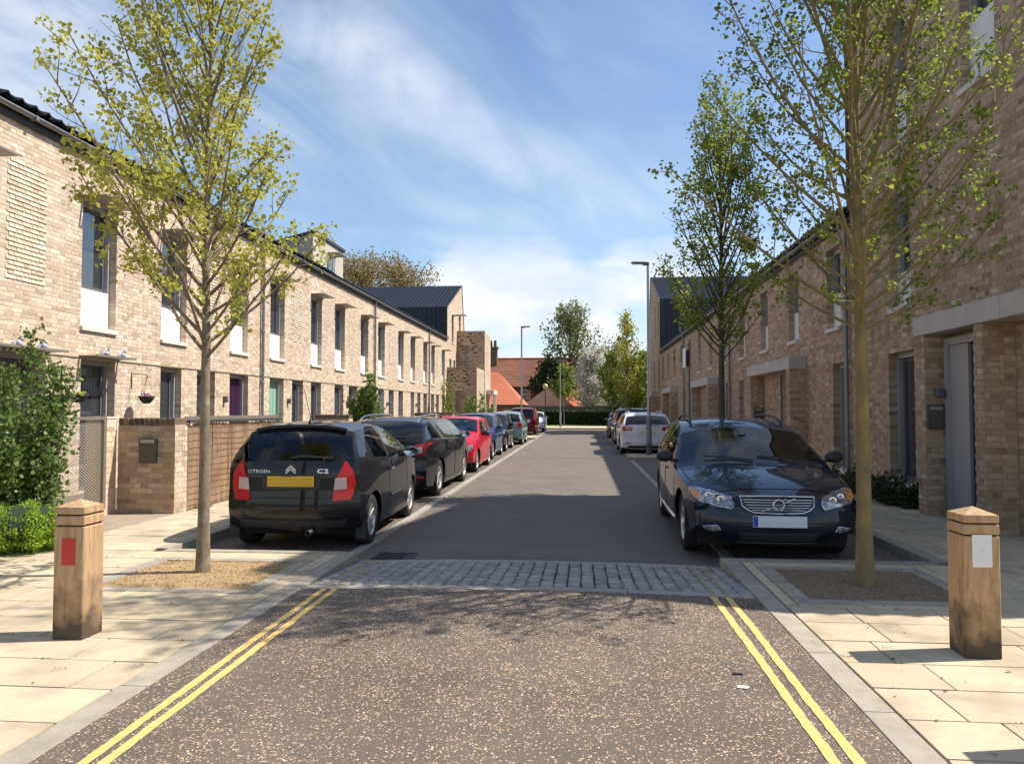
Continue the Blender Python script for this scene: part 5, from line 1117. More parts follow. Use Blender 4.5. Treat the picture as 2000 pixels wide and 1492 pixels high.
def catmull(P,n):
    P=[np.array(p,float) for p in P]
    if len(P)==2: return [P[0]+(P[1]-P[0])*i/(n-1) for i in range(n)]
    d=[0]
    for a,b in zip(P,P[1:]): d.append(d[-1]+np.linalg.norm(b-a))
    out=[]; 
    for i in range(n):
        t=d[-1]*i/(n-1); k=min(len(P)-2,max(0,int(np.searchsorted(d,t,side='right')-1))); u=(t-d[k])/(d[k+1]-d[k]); p1,p2=P[k],P[k+1]; p0=P[k-1] if k else 2*p1-p2; p3=P[k+2] if k+2<len(P) else 2*p2-p1
        out.append(.5*((2*p1)+(-p0+p2)*u+(2*p0-5*p1+4*p2-p3)*u*u+(-p0+3*p1-3*p2+p3)*u**3))
    return out
SEGN=dict(front=9,hood=9,screen=8,roof=9,back=7,tail=9)
SEGS=['front','hood','screen','roof','back','tail']
class Car:
    def __init__(c,sp): 
        c.sp=sp; W=sp['W']; c.hw=W/2
        c.belt=lambda y: float(np.interp(y,[p[0] for p in sp['belt']],[p[1] for p in sp['belt']]))
        c.C=[];c.seg=[]
        for s in SEGS:
            p=catmull(sp[s],SEGN[s]); 
            if c.C: p=p[1:]
            c.C+=p; c.seg+=[s]*len(p)
        c.C=np.array(c.C); n=len(c.C)
        T=np.zeros_like(c.C); T[1:-1]=c.C[2:]-c.C[:-2]; T[0]=c.C[1]-c.C[0]; T[-1]=c.C[-1]-c.C[-2]; T/=np.linalg.norm(T,axis=1)[:,None]
        # silhouette runs front-bottom -> roof -> rear-bottom; outward normal in (y,z)
        c.Nr=np.stack([-T[:,1],T[:,0]],1)*-1.0
        dr=sp.get('drop',dict(front=.17,hood=.055,screen=.085,roof=.055,back=.075,tail=.11)); D=np.array([dr[s] for s in c.seg]); 
        for _ in range(3): D=np.convolve(np.pad(D,1,mode='edge'),[.25,.5,.25],'valid')
        c.D=D; c.E=c.C-c.Nr*D[:,None]
        c.p=np.array([dict(front=2.4,hood=3.0,screen=2.4,roof=3.2,back=2.6,tail=3.0)[s] for s in c.seg],float)
        for _ in range(3): c.p=np.convolve(np.pad(c.p,1,mode='edge'),[.25,.5,.25],'valid')
        c.yf=max(c.C[:,0]); c.yr=min(c.C[:,0]); c.L=c.yf-c.yr; c.ym=(c.yf+c.yr)/2; c.H=max(c.C[:,1])
    def HW(c,y,z):
        sp=c.sp; b=c.belt(min(max(y,sp['belt'][-1][0]),sp['belt'][0][0])); tum=sp.get('tumble',.765)
        sec=float(np.interp(z,[.12,.30,.55,b-.10,b,c.H-.05,c.H+.02],[.925,.975,1.0,.985,.955,tum,tum-.03]))
        f=(y-c.ym)/(c.L/2); a=sp.get('plan_f',.13) if f>0 else sp.get('plan_r',.08); e=sp.get('plan_e',3.4)
        return c.hw*sec*(1-a*abs(f)**e)
    def S(c,i,u):
        e=c.E[i]; q=c.C[i]-c.Nr[i]*c.D[i]*abs(u)**c.p[i]; return (u*c.HW(e[0],e[1]),q[0],q[1])
    def mk(c,name,quads,mat,parent,merge=True,auto=True):
        """quads: list of 4 points"""
        if not quads: return None
        V=np.array(quads,dtype=np.float32).reshape(-1,3); F=np.arange(len(V)).reshape(-1,4)
        me=fast_mesh(name,V,F,True); bm=bmesh.new(); bm.from_mesh(me); bmesh.ops.remove_doubles(bm,verts=bm.verts,dist=.0006); bmesh.ops.dissolve_degenerate(bm,edges=bm.edges,dist=1e-5); bmesh.ops.recalc_face_normals(bm,faces=bm.faces)
        for e in bm.edges:
            if len(e.link_faces)==2 and e.calc_face_angle(0)>.70: e.smooth=False
        bm.to_mesh(me); bm.free(); me.materials.append(mat); return link(name,me,parent)
    def build(c,name,loc,heading,label,paintm,glass=M_CGLASS,rear_glass=None):
        sp=c.sp; o=empty(name,loc,heading); tag(o,label,'car'); c.o=o; c.paint=paintm; allq=[]
        US=[-1,-.975,-.93,-.80,-.6,-.4,-.2,0,.2,.4,.6,.8,.93,.975,1]
        n=len(c.C); groups={k:[] for k in ('body','bonnet','tailgate','front_bumper','rear_bumper','windscreen','rear_window','roof','trim')}
        zb_f,zb_r=sp.get('bump_f',.52),sp.get('bump_r',.62); idx={s:[i for i in range(n) if c.seg[i]==s] for s in SEGS}
        fi={s:idx[s][0] for s in SEGS}
        for i in range(n-1):
            s=c.seg[i+1]; zm=(c.C[i][1]+c.C[i+1][1])/2
            last=idx[s][-1]
            for j in range(len(US)-1):
                u0,u1=US[j],US[j+1]; q=[c.S(i,u0),c.S(i,u1),c.S(i+1,u1),c.S(i+1,u0)]; um=abs((u0+u1)/2)
                if s=='front': g='front_bumper' if zm<zb_f else 'body'
                elif s=='hood': g='bonnet' if um<.93 else 'body'
                elif s=='screen': g='windscreen' if um<.93 and i+1<last+1 and i>=fi[s] else 'body'
                elif s=='roof': g='roof'
                elif s=='back': g='rear_window' if um<sp.get('rw',.93) and i>=fi[s] and i+1<=last-sp.get('rwskip',0) else 'body'
                else: g='rear_bumper' if zm<zb_r else ('tailgate' if um<.93 else 'body')
                groups[g].append(q); allq.append(q)
        # sides below the belt
        wb=sp['wb']/2; R=sp['R']; ra=R+.045; zc=R; sill=sp.get('sill',.20); fe=[c.E[i] for i in idx['front']]; te=[c.E[i] for i in ([idx['back'][-1]]+idx['tail'])][::-1]
        yfb,yrb=fe[0][0],te[0][0]; ys=set(np.linspace(yrb,yfb,34).tolist())
        for w in (wb,-wb):
            for k in range(13): ys.add(w+ra*math.cos(math.pi*k/12))
        for d in sp['doors']: ys.add(d[0]); ys.add(d[1])
        ys=sorted(ys); ys=[y for k,y in enumerate(ys) if k==0 or y-ys[k-1]>.006]
        hy=[c.E[i][0] for i in idx['hood']]; hz=[c.E[i][1] for i in idx['hood']]; ycowl=hy[-1]; yhf=fe[-1][0]; yrt=te[-1][0]; zrt=te[-1][1]; zcowl=hz[-1]
        bz=lambda y: float(np.interp(y,[p[0] for p in sp['belt']][::-1],[p[1] for p in sp['belt']][::-1]))
        def ztop(y):
            if y>=ycowl: return float(np.interp(y,hy[::-1],hz[::-1]))
            t=(ycowl-y)/max(.01,ycowl-yrt); z=bz(y); k1=math.exp(-((ycowl-y)/.12)**2); k2=math.exp(-((y-yrt)/.12)**2); z=z*(1-k1)+zcowl*k1; return z*(1-k2)+zrt*k2
        NRW=SEGN['front']
        def zbot(y):
            z=float(np.interp(y,[yrb,yrb+.5,yfb-.5,yfb],[te[0][1],sill,sill,fe[0][1]]))
            for w in (wb,-wb):
                if abs(y-w)<ra: z=max(z,zc+math.sqrt(max(0,ra*ra-(y-w)**2)))
            return z
        fz=lambda r:(float(np.interp(r,np.linspace(0,1,len(fe)),[e[0] for e in fe])),float(np.interp(r,np.linspace(0,1,len(fe)),[e[1] for e in fe])))
        tz=lambda r:(float(np.interp(r,np.linspace(0,1,len(te)),[e[0] for e in te])),float(np.interp(r,np.linspace(0,1,len(te)),[e[1] for e in te])))
        rows=np.linspace(0,1,NRW); cols=[]
        for y in ys:
            wf=math.exp(-((yfb-y)/.28)**2); wr=math.exp(-((y-yrb)/.28)**2); yt=y+(yhf-yfb)*wf+(yrt-yrb)*wr; zb,zt=zbot(y),ztop(yt); col=[]
            for r in rows:
                py=y+(yt-y)*r; pz=zb+(zt-zb)*r
                ly,lz=yfb+(yhf-yfb)*r,fe[0][1]+(fe[-1][1]-fe[0][1])*r; ey,ez=fz(r); py+=(ey-ly)*wf; pz+=(ez-lz)*wf
                ly,lz=yrb+(yrt-yrb)*r,te[0][1]+(te[-1][1]-te[0][1])*r; ey,ez=tz(r); py+=(ey-ly)*wr; pz+=(ez-lz)*wr
                col.append((py,pz))
            cols.append(col)
        doors={(sd,k):[] for sd in (-1,1) for k in range(len(sp['doors']))}
        for sd in (-1,1):
            for k in range(len(ys)-1):
                ymid=(ys[k]+ys[k+1])/2
                for r in range(NRW-1):
                    P=[cols[k][r],cols[k+1][r],cols[k+1][r+1],cols[k][r+1]]; q=[(sd*c.HW(y,z),y,z) for (y,z) in P]; zm=sum(p[1] for p in P)/4; allq.append(q)
                    dk=[j for j,d in enumerate(sp['doors']) if d[0]<ymid<d[1]]
                    if dk and zm>sill+.10: doors[(sd,dk[0])].append(q)
                    else: groups['body'].append(q)
        # greenhouse sides
        ti=[idx['hood'][-1]]+idx['screen']+idx['roof']+idx['back']; ty=[c.E[i][0] for i in ti]; tzz=[c.E[i][1] for i in ti]
        gy=set(np.linspace(yrt,ycowl,40).tolist())|set(ty)
        for w in sp['windows']: gy|={w[0],w[1]}
        gy=sorted(y for y in gy if yrt<=y<=ycowl); gy=[y for k,y in enumerate(gy) if k==0 or y-gy[k-1]>.004]
        def gtop(y):
            return float(np.interp(y,ty[::-1],tzz[::-1]))
        wins={(sd,k):[] for sd in (-1,1) for k in range(len(sp['windows']))}; chrome=[]
        def grow(y):
            b=ztop(y); t=max(b+.001,gtop(y)); h=t-b; m=min(.018,h*.3); m2=min(sp.get('pillar_top',.06),h*.45); return [b,b+m]+[b+m+(h-m-m2)*k/4 for k in (1,2,3)]+[t-m2,t-m2*.5,t]
        G=[grow(y) for y in gy]
        for sd in (-1,1):
            for k in range(len(gy)-1):
                ymid=(gy[k]+gy[k+1])/2; hh=min(G[k][-1]-G[k][0],G[k+1][-1]-G[k+1][0]); wk=[j for j,w in enumerate(sp['windows']) if w[0]<ymid<w[1] and hh>.105]
                for r in range(len(G[k])-1):
                    q=[(sd*c.HW(y,z),y,z) for (y,z) in ((gy[k],G[k][r]),(gy[k+1],G[k+1][r]),(gy[k+1],G[k+1][r+1]),(gy[k],G[k][r+1]))]; allq.append(q)
                    if wk and 1<=r<=4: wins[(sd,wk[0])].append(q)
                    elif ('bpillar' in sp and sp['bpillar'][0]<ymid<sp['bpillar'][1] and 1<=r<=4): groups['trim'].append(q)
                    else: groups['body'].append(q)
        for g,q in groups.items():
            m={'windscreen':glass,'rear_window':rear_glass or glass,'trim':M_BLKP}.get(g,paintm); nm={'trim':'pillar_trim'}.get(g,g); ob=c.mk(nm,q,m,o)
        c.door={}
        for (sd,k),q in doors.items(): c.door[(sd,k)]=c.mk('door',q,paintm,o)
        for (sd,k),q in wins.items(): c.mk('side_window',q,(rear_glass if (rear_glass and k>0) else glass),o)
        # ray target
        V=np.array(allq,dtype=float).reshape(-1,3); c.bvh=BVHTree.FromPolygons([tuple(v) for v in V],[tuple(range(4*i,4*i+4)) for i in range(len(V)//4)])
        # underbody, wheel wells, cabin
        MB().box(-c.hw*.80,c.hw*.80,yrb+.12,yfb-.12,.16,.30).build('underbody',M_UNDER,o)
        for w in (wb,-wb):
            for sd in (-1,1):
                m=MB(); x0,x1=sd*c.hw*.50,sd*(c.HW(w,zc+.2)-.03); pts=[(w+ra*1.02*math.cos(math.pi*k/12),zc+ra*1.02*math.sin(math.pi*k/12)) for k in range(13)]
                V=[(x0,*p) for p in pts]+[(x1,*p) for p in pts]; m.add(V,[(k,k+1,14+k,13+k) for k in range(12)]+[tuple(range(13))],True); m.build('wheel_arch',M_UNDER,o)
        fy0=idx['roof'][0]; yc0=c.C[fi['screen']][0]
        MB().box(-c.hw*.86,c.hw*.86,yrb+.35,ycowl-.1,.31,.42).build('cabin_floor',M_INT,o)
        b0=bz(ycowl-.2); MB().box(-c.hw*.82,c.hw*.82,ycowl-.55,ycowl-.12,.43,b0-.02).build('dashboard',M_INT,o,.03)
        yseat=sp.get('seat_y',.05); 
        def seat(x,y,w,name,zt,head=True):
            s=MB(); s.box(x-w/2,x+w/2,y-.08,y+.42,.42,.58); s.obox((x,y-.15,.58+(zt-.58)/2),(w/2,0,0),(0,.055,.012),(0,-.09,(zt-.58)/2)); so=s.build(name,M_SEATF,o,.035,2)
            hx=[x] if w<.7 else [x-w*.3,x+w*.3]
            for q in hx: MB().obox((q,y-.27,zt+.10),(.125,0,0),(0,.04,0),(0,-.015,.085)).build('headrest',M_SEATF,so,.03,2)
        zt=min(bz(0)+.06,c.H-.50)
        for x in (-c.hw*.42,c.hw*.42): seat(x,yseat,.48,'seat',zt)
        seat(0,yseat-.95,c.hw*1.45,'rear_seat',zt-.06)
        m=MB(); pts=[(c.hw*.42+.18*math.cos(a),ycowl-.62-.06*math.sin(a),b0+.0+.17*math.sin(a)) for a in np.linspace(0,2*math.pi,20)]; m.tube(pts,.014,6); m.build('steering_wheel',M_INT,o)
        # wheels
        for w in (wb,-wb):
            for sd in (-1,1): c.wheel(sd,w,R,sp.get('tw',.2),sp.get('spokes',5),sp.get('steer',0) if w>0 else 0)
        # seams
        sm_=[]
        for d in sp['doors']:
            for sd in (-1,1):
                y0,y1=d; zt0,zt1=bz(y0)-.01,bz(y1)-.01
                sm_+= [[(sd,y0,z) for z in np.linspace(sill+.10,zt0,7)],[(sd,y1,z) for z in np.linspace(sill+.10,zt1,7)],[(sd,y,sill+.10) for y in np.linspace(y0,y1,8)]]
        mb=MB()
        for line in sm_:
            P=[]
            for (sd,y,z) in line:
                h=c.side(sd,y,z)
                if h: P.append((h[0]+sd*.0005,h[1],h[2]))
            if len(P)>1: mb.tube(P,.0035,4,False)
        ih=[i for i in idx['hood']]; 
        for sd in (-1,1): mb.tube([tuple(np.array(c.S(i,sd*.93))+np.array((0,0,.0))) for i in ih],.0045,4,False)
        mb.tube([c.S(ih[0],u) for u in np.linspace(-.93,.93,15)],.0045,4,False)
        tl=[i for i in idx['tail'] if c.C[i][1]>zb_r-.03]
        if tl:
            for sd in (-1,1): mb.tube([c.S(i,sd*.93) for i in tl],.004,4,False)
            mb.tube([c.S(tl[-1],u) for u in np.linspace(-1,1,17)],.0045,4,False)
        mb.build('panel_gap',M_GAP,o)
        # mirrors and handles
        my,mz=sp.get('mirror',(ycowl-.42,bz(ycowl-.42)+.06)); mcol=sp.get('mirror_mat',paintm)
        for sd in (-1,1):
            x0=c.HW(my,mz)*sd; mm=MB(); mm.lathe([(.0001,-.06),(.05,-.055),(.078,-.03),(.085,.02),(.080,.045)],12,'y',(0,0,0)); me=mm.mesh('mirror'); me.materials.append(mcol)
            mo=link('mirror',me,o,loc=(x0+sd*.125,my,mz+.015),scale=(1.25,-1.0,.86)); mo.rotation_euler=(0,0,0)
            MB().lathe([(.0001,.040),(.074,.040),(.076,.047)],12,'y').build('mirror_glass',M_CHROME,mo); MB().tube([(-sd*.12,-.01,-.06),(-sd*.05,-.0,-.045)],.022,6).build('mirror_arm',M_BLKP,mo)
            for k,d in enumerate(sp['doors']):
                y=d[0]+.14; z=bz(y)-sp.get('handle_drop',.13); h=c.side(sd,y,z)
                if h: mh=MB(); mh.obox((h[0]+sd*.016,y,z),(.009,0,0),(0,.085,.004),(0,-.001,.012)); dh=mh.build('handle',sp.get('handle_mat',paintm),c.door[(sd,k)],.004)
        return o
    def side(c,sd,y,z):
        h=c.bvh.ray_cast(Vector((sd*3,y,z)),Vector((-sd,0,0)))[0]; return h
    def hit(c,x,z,d,org=4.0):
        """ray along +-y at (x,z); d=+1 looks from the front"""
        h=c.bvh.ray_cast(Vector((x,d*org,z)),Vector((0,-d,0)))[0]; return h
    def patch(c,name,poly,d,mat,parent=None,off=.008,sub=3,side=0.0):
        """polygon in (x,z) projected onto the body along a horizontal direction; side turns the direction towards the flank"""
        dirv=Vector((side,d,0)).normalized(); rt=Vector((dirv.y,-dirv.x,0))*(1 if d>0 else -1)
        if d>0: rt=Vector((1,0,0)) if side==0 else Vector((abs(dirv.y),-dirv.x*(1),0)) 
        bm=bmesh.new(); vs=[bm.verts.new((p[0],0,p[1])) for p in poly]; bm.faces.new(vs); bmesh.ops.triangulate(bm,faces=bm.faces)
        for _ in range(sub): bmesh.ops.subdivide_edges(bm,edges=bm.edges[:],cuts=1,use_grid_fill=True); bmesh.ops.triangulate(bm,faces=bm.faces)
        bad=[]
        for v in bm.verts:
            p=Vector((v.co.x,0,v.co.z)); src=p+dirv*4.0; h=c.bvh.ray_cast(src,-dirv)[0]
            if h is None: bad.append(v); continue
            v.co=h+dirv*off
        if bad: bmesh.ops.delete(bm,geom=bad,context='VERTS')
        be=[e for e in bm.edges if e.is_boundary]; r=bmesh.ops.extrude_edge_only(bm,edges=be); 
        for v in [g for g in r['geom'] if isinstance(g,bmesh.types.BMVert)]: v.co-=dirv*(off+.012)
        for f in bm.faces: f.smooth=True
        for e in bm.edges:
            if len(e.link_faces)==2 and e.calc_face_angle(0)>.7: e.smooth=False
        me=bpy.data.meshes.new(name); bm.to_mesh(me); bm.free(); me.materials.append(mat); return link(name,me,parent or c.o)
    def bar(c,name,pts,d,r,mat,parent=None,off=.006,n=6):
        P=[]
        for (x,z) in pts:
            h=c.hit(x,z,d)
            if h: P.append((h.x,h.y+d*off,h.z))
        return MB().tube(P,r,n).build(name,mat,parent or c.o) if len(P)>1 else None
    def plate(c,x,z,d,w=.52,h=.111,mat=M_PLY,off=.015,band=None,tilt=0.0):
        hp=c.hit(x,z,d); y=hp.y+d*off; o=MB().box(-w/2,w/2,-.004,.004,-h/2,h/2).build('number_plate',mat,c.o,.002,loc=(x,y,z)); o.rotation_euler=(tilt,0,0)
        if band: MB().box(-w/2+.004,-w/2+.05,d*.0045,d*.006,-h/2+.004,h/2-.004).build('blue_band',band,o) if d<0 else MB().box(w/2-.05,w/2-.004,d*.0045,d*.006,-h/2+.004,h/2-.004).build('blue_band',band,o)
        return o
    def wheel(c,sd,y,R,tw,spokes,steer):
        x=sd*(c.HW(y,R)-.012-tw/2); rr=R*.655; key=('wheel',round(R,3),round(tw,3),spokes)
        if key not in BRICK_ME:
            h=tw/2; t=MB().lathe([(rr,-h*.92),(rr+.012,-h*.97),(R*.86,-h*1.02),(R*.965,-h*.93),(R,-h*.72),(R,h*.72),(R*.965,h*.93),(R*.86,h*1.02),(rr+.012,h*.97),(rr,h*.92)],30,'x').mesh('tyre'); t.materials.append(M_TYRE)
            r=MB(); r.lathe([(rr,h*.90),(rr*.965,h*.94),(rr*.93,h*.82),(rr*.91,h*.2)],30,'x'); r.lathe([(.0001,h*.72),(rr*.13,h*.72),(rr*.2,h*.62),(rr*.22,h*.4)],16,'x')
            for k in range(spokes):
                a=2*math.pi*k/spokes; ca,sa=math.cos(a),math.sin(a); w0,w1=(rr*.13,rr*.10) if spokes<8 else (rr*.075,rr*.085)
                P=[]
                for (rad,ww,xx) in ((rr*.16,w0,h*.66),(rr*.93,w1,h*.82)):
                    for s2 in (-1,1):
                        for dx in (0,-.03): P.append((xx+dx,rad*ca-s2*ww*sa,rad*sa+s2*ww*ca))
                r.add(P,[(0,2,6,4),(0,4,5,1),(2,3,7,6),(1,5,7,3)])
            rm=r.mesh('rim',.004); rm.materials.append(M_RIM)
            b=MB(); b.lathe([(.0001,h*.25),(rr*.98,h*.22),(rr,-h*.9),(.0001,-h*.9)],24,'x'); b.lathe([(.0001,h*.45),(rr*.62,h*.42),(rr*.64,h*.25)],24,'x'); bmm=b.mesh('wheel'); bmm.materials.append(M_RIMD); BRICK_ME[key]=(t,rm,bmm)
        t,rm,bmm=BRICK_ME[key]; w=link('wheel',bmm,c.o,loc=(x,y,R),rot=(random.uniform(0,6),0,(0 if sd>0 else math.pi)+steer)); link('tyre',t,w); link('rim',rm,w); return w
def text_mesh(txt,size,mat,name,parent,loc,rot,depth=.002,sx=1.0,bold=0.0):
    cu=bpy.data.curves.new(name,'FONT'); cu.body=txt; cu.size=size; cu.extrude=depth; cu.align_x='CENTER'; cu.align_y='CENTER'; cu.offset=bold; t=bpy.data.objects.new('tmp_text',cu); COL.objects.link(t); dg=bpy.context.evaluated_depsgraph_get(); me=bpy.data.meshes.new_from_object(t.evaluated_get(dg)); bpy.data.objects.remove(t); me.materials.clear(); me.materials.append(mat); o=link(name,me,parent,loc=loc,rot=rot); o.scale=(sx,1,1); return o
def text_on(c,txt,size,x,z,d,mat,name,parent,sx=1.2,bold=0.0,off=.006,sp_=1.0):
    cu=bpy.data.curves.new(name,'FONT'); cu.body=txt; cu.size=size; cu.align_x='CENTER'; cu.align_y='CENTER'; cu.offset=bold; cu.space_character=sp_; cu.resolution_u=2
    t=bpy.data.objects.new('tmp_text',cu); COL.objects.link(t); dg=bpy.context.evaluated_depsgraph_get(); me=bpy.data.meshes.new_from_object(t.evaluated_get(dg)); bpy.data.objects.remove(t); me.materials.clear(); me.materials.append(mat)
    for v in me.vertices:
        px=x+v.co.x*sx*(1 if d<0 else -1); pz=z+v.co.y; h=c.hit(px,pz,d); v.co=(px,(h.y if h else 0)+d*off,pz)
    return link(name,me,parent)
REARROT=(math.pi/2,0,0); FRONTROT=(math.pi/2,0,math.pi)
def smooth_mirror(poly): return [(-x,z) for x,z in poly][::-1]
def pair(c,name,poly,d,mat,off=.008,side=0.0,sub=3):
    a=c.patch(name,poly,d,mat,None,off,sub,side); b=c.patch(name,smooth_mirror(poly),d,mat,None,off,sub,-side); return a,b
def on_rear(c,poly,mat,name,parent,off=.010): return c.patch(name,poly,-1,mat,parent,off)
# generic silhouettes -------------------------------------------------
def hatch(L=3.67,W=1.66,H=1.46,wb=2.315,fo=.72,R=.29,hood=.86,belt=.92,screen_base=None,roof_f=None,roof_r=None,tail_top=None,tail_y=0.0,cowl=1.0,beltr=None,doors=None,windows=None,back_lean=.28,rr=.06,**k):
    yf=wb/2+fo; yr=yf-L; sb=screen_base if screen_base is not None else yf-.95; rf=roof_f if roof_f is not None else sb-.78; br=beltr or belt+.05; tt=tail_top or (br+.02)
    ryr=roof_r if roof_r is not None else yr+back_lean
    sp=dict(W=W,wb=wb,R=R,belt=[(sb+.3,belt-.03),(sb-.4,belt),(0,belt+.02),(yr+.3,br),(yr-.1,br)],
        front=[(yf-.09,.19),(yf-.01,.32),(yf,.48),(yf-.03,.62),(yf-.13,hood-.12)],
        hood=[(yf-.13,hood-.12),(yf-.32,hood-.03),(yf-.6,hood+.04),(sb,cowl)],
        screen=[(sb,cowl),(sb-.40,cowl+(H-.06-cowl)*.56),(rf,H-.055)],
        roof=[(rf,H-.055),(rf-.35,H-.012),((rf+ryr)/2-.1,H),(ryr+.3,H-.025),(ryr,H-rr)],
        back=[(ryr,H-rr),(yr+back_lean*.52+tail_y,(H-rr+tt)/2+.03),(yr+.05+tail_y,tt)],
        tail=[(yr+.05+tail_y,tt),(yr+.02+tail_y*.6,tt-.14),(yr+.02,.66),(yr,.55),(yr+.01,.36),(yr+.08,.21)])
    sp['doors']=doors; sp['windows']=windows; sp.update(k); return sp
# --- black three door hatchback with chevrons (nearest on the sunny side)
def common_front(c,hl,mat=M_CLRL,grille=None,plate=None,fog=None):
    pair(c,'headlight',hl,1,mat,.008,.35)
def seams_tail(c): pass
P_BLACK=paint('black_car_paint',(0.006,0.006,0.008),.0,.3); P_NAVY=paint('blue_black_car_paint',(0.008,0.011,0.02),.3,.3)
sp=hatch(doors=[(-.46,.66)],windows=[(-.40,.60),(-1.10,-.47)],belt=.935,beltr=1.03,tail_top=1.02,back_lean=.40,H=1.455,bump_r=.56,spokes=9,tw=.19,bpillar=(-.47,-.40),tumble=.74,plan_r=.10,handle_mat=M_CHROME,mirror=(.42,1.0),R=.295,rw=.90,roof_f=.02,seat_y=-.05,drop=dict(front=.17,hood=.055,screen=.085,roof=.06,back=.10,tail=.13))
c=Car(sp); c2=c.build('hatchback_car',(-3.30,8.84+1.157,0.004),math.radians(1.6),'small black three-door hatchback with silver chevrons and red tail lamps',P_BLACK)
lamp_o=[(.60,1.02),(.69,.90),(.715,.76),(.69,.66),(.665,.585),(.475,.575),(.49,.72),(.53,.86)]
for sd in (1,-1):
    P=lamp_o if sd>0 else smooth_mirror(lamp_o); tl=c.patch('tail_light',P,-1,M_REDL,None,.010)
    q=[(.50,.83),(.615,.835),(.625,.705),(.485,.695)]; q=q if sd>0 else smooth_mirror(q); c.patch('reversing_lens',q,-1,M_PNKL,tl,.014,2)
c.plate(0.0,.79,-1,.53,.115,M_PLY,.012)
pl=c.patch('plate_recess',[(-.33,.87),(.33,.87),(.33,.70),(-.33,.70)],-1,M_BLKP,None,.003,2)
y=c.hit(0,.93,-1).y
ch=MB()
for z0 in (.925,.895):
    for s in (-1,1): ch.obox((s*.026,y-.012,z0+.017-.002),(.030,0,-.026*s),(0,.004,0),(.006*s*0,0,.009))
ch.build('chevron_badge',M_LETTER,c2)
text_on(c,'CITROËN',.050,-.375,.90,-1,M_LETTER,'lettering',c2,1.2,.0,sp_=1.08); text_on(c,'C2',.066,.36,.905,-1,M_LETTER,'lettering',c2,1.5,.002,sp_=1.15)
m=MB(); h0=c.hit(.05,1.06,-1); h1=c.hit(.42,1.045,-1); m.tube([(0,c.hit(0,1.05,-1).y-.02,1.05),(.12,h0.y-.03,1.075),(.47,h1.y-.025,1.05)],.009,6); m.build('wiper',M_BLKP,c2)
zt=c.bvh.ray_cast(Vector((-.02,-1.05,3)),Vector((0,0,-1)))[0]; a=MB(); a.lathe([(.035,0),(.02,.03),(.012,.05)],8,center=(-.02,-1.05,zt.z)); a.tube([(-.02,-1.05,zt.z+.04),(-.05,-1.22,zt.z+.42)],.004,5); a.build('antenna',M_BLKP,c2)
MB().lathe([(.030,-1.72),(.030,-1.905),(.025,-1.905),(.025,-1.75)],14,'y',(.24,0,.235)).build('exhaust_pipe',M_IRON,c2)
c.patch('lower_bumper_trim',[(-.62,.36),(.62,.36),(.60,.27),(-.60,.27)],-1,M_BLKP,None,.004)
for sd in (-1,1):
    MB().box(sd*.68,sd*.80,-1.545,-1.53,.12,.36).build('mud_flap',M_BLKP,c2)
    m=MB(); P=[(c.side(sd,yy,.50).x+sd*.006,yy,.50) for yy in np.linspace(-.4,.6,8)]; m.tube(P,.014,6); m.build('rubbing_strip',P_BLACK,c2)
m=MB(); m.tube([tuple(np.array(c.S(i,0))+np.array((0,-.0,.0))) for i in ()] or [(0,0,.5),(0,.01,.5)],.001,3)
sp_i=[i for i in range(len(c.C)) if c.seg[i]=='roof'][-1]; MB().tube([tuple(np.array(c.S(sp_i,u))+np.array((0,-.035,.006))) for u in np.linspace(-.86,.86,15)],.022,8).build('spoiler',P_BLACK,c2)
pair(c,'headlight',[(.42,.74),(.72,.80),(.74,.66),(.50,.60)],1,M_CLRL,.008,0)
# --- black estate with roof rails behind it
def estate(**k):
    d=dict(L=4.81,W=1.85,H=1.47,wb=2.817,fo=.96,R=.335,hood=.88,belt=.97,cowl=1.03,beltr=1.05,tail_top=1.06,back_lean=.62,rr=.075); d.update(k); return hatch(**d)
def rails(c,mat,y0,y1,u=.80,lift=.055):
    ri=[i for i in range(len(c.C)) if c.seg[i] in('roof',)]; 
    for sd in (-1,1):
        P=[np.array(c.S(i,sd*u)) for i in ri if y0<c.C[i][0]<y1]
        if len(P)<2: continue
        n=len(P); pts=[tuple(P[0]+np.array((0,.0,-.01)))]+[tuple(P[0]*.7+P[1]*.3+np.array((0,0,lift*.8)))]+[tuple(p+np.array((0,0,lift))) for p in P[1:-1]]+[tuple(P[-1]*.7+P[-2]*.3+np.array((0,0,lift*.8)))]+[tuple(P[-1]+np.array((0,0,-.01)))]; MB().tube(pts,.016,8).build('roof_rail',mat,c.o)
sp=estate(doors=[(-.98,-.06),(-.02,1.02)],windows=[(-.02,.95),(-.95,-.09),(-1.85,-1.03)],bump_r=.55,spokes=5,handle_drop=.12,tumble=.72,plan_r=.12,rw=.90,mirror=(.78,1.06))
c=Car(sp); e1=c.build('estate_car',(-3.50,15.38,.004),math.radians(-.6),'black estate car with silver roof rails and wide red tail lamps',P_BLACK,M_CGLASS,M_CGLASSD)
lo=[(.86,1.02),(.80,.90),(.78,.80),(.46,.80),(.50,.90),(.64,.985)]
for sd in (1,-1):
    P=lo if sd>0 else smooth_mirror(lo); tl=c.patch('tail_light',P,-1,M_REDL,None,.010); 
    for (a,b) in ((.53,.62),(.64,.75)):
        q=[(a,.93),(b,.95),(b+.005,.84),(a-.01,.83)]; q=q if sd>0 else smooth_mirror(q); c.patch('clear_lens',q,-1,M_CLRL,tl,.014,2)
pl=c.plate(-.02,.74,-1,.52,.111,M_PLY,.012); text_mesh('ZA',.085,M_GAP,'plate_lettering',pl,(.18,-.006,0),REARROT,.0008)
text_on(c,'508 SW',.05,.52,.735,-1,M_LETTER,'lettering',e1,1.3,.001); rails(c,M_CHROME,-2.0,.75)
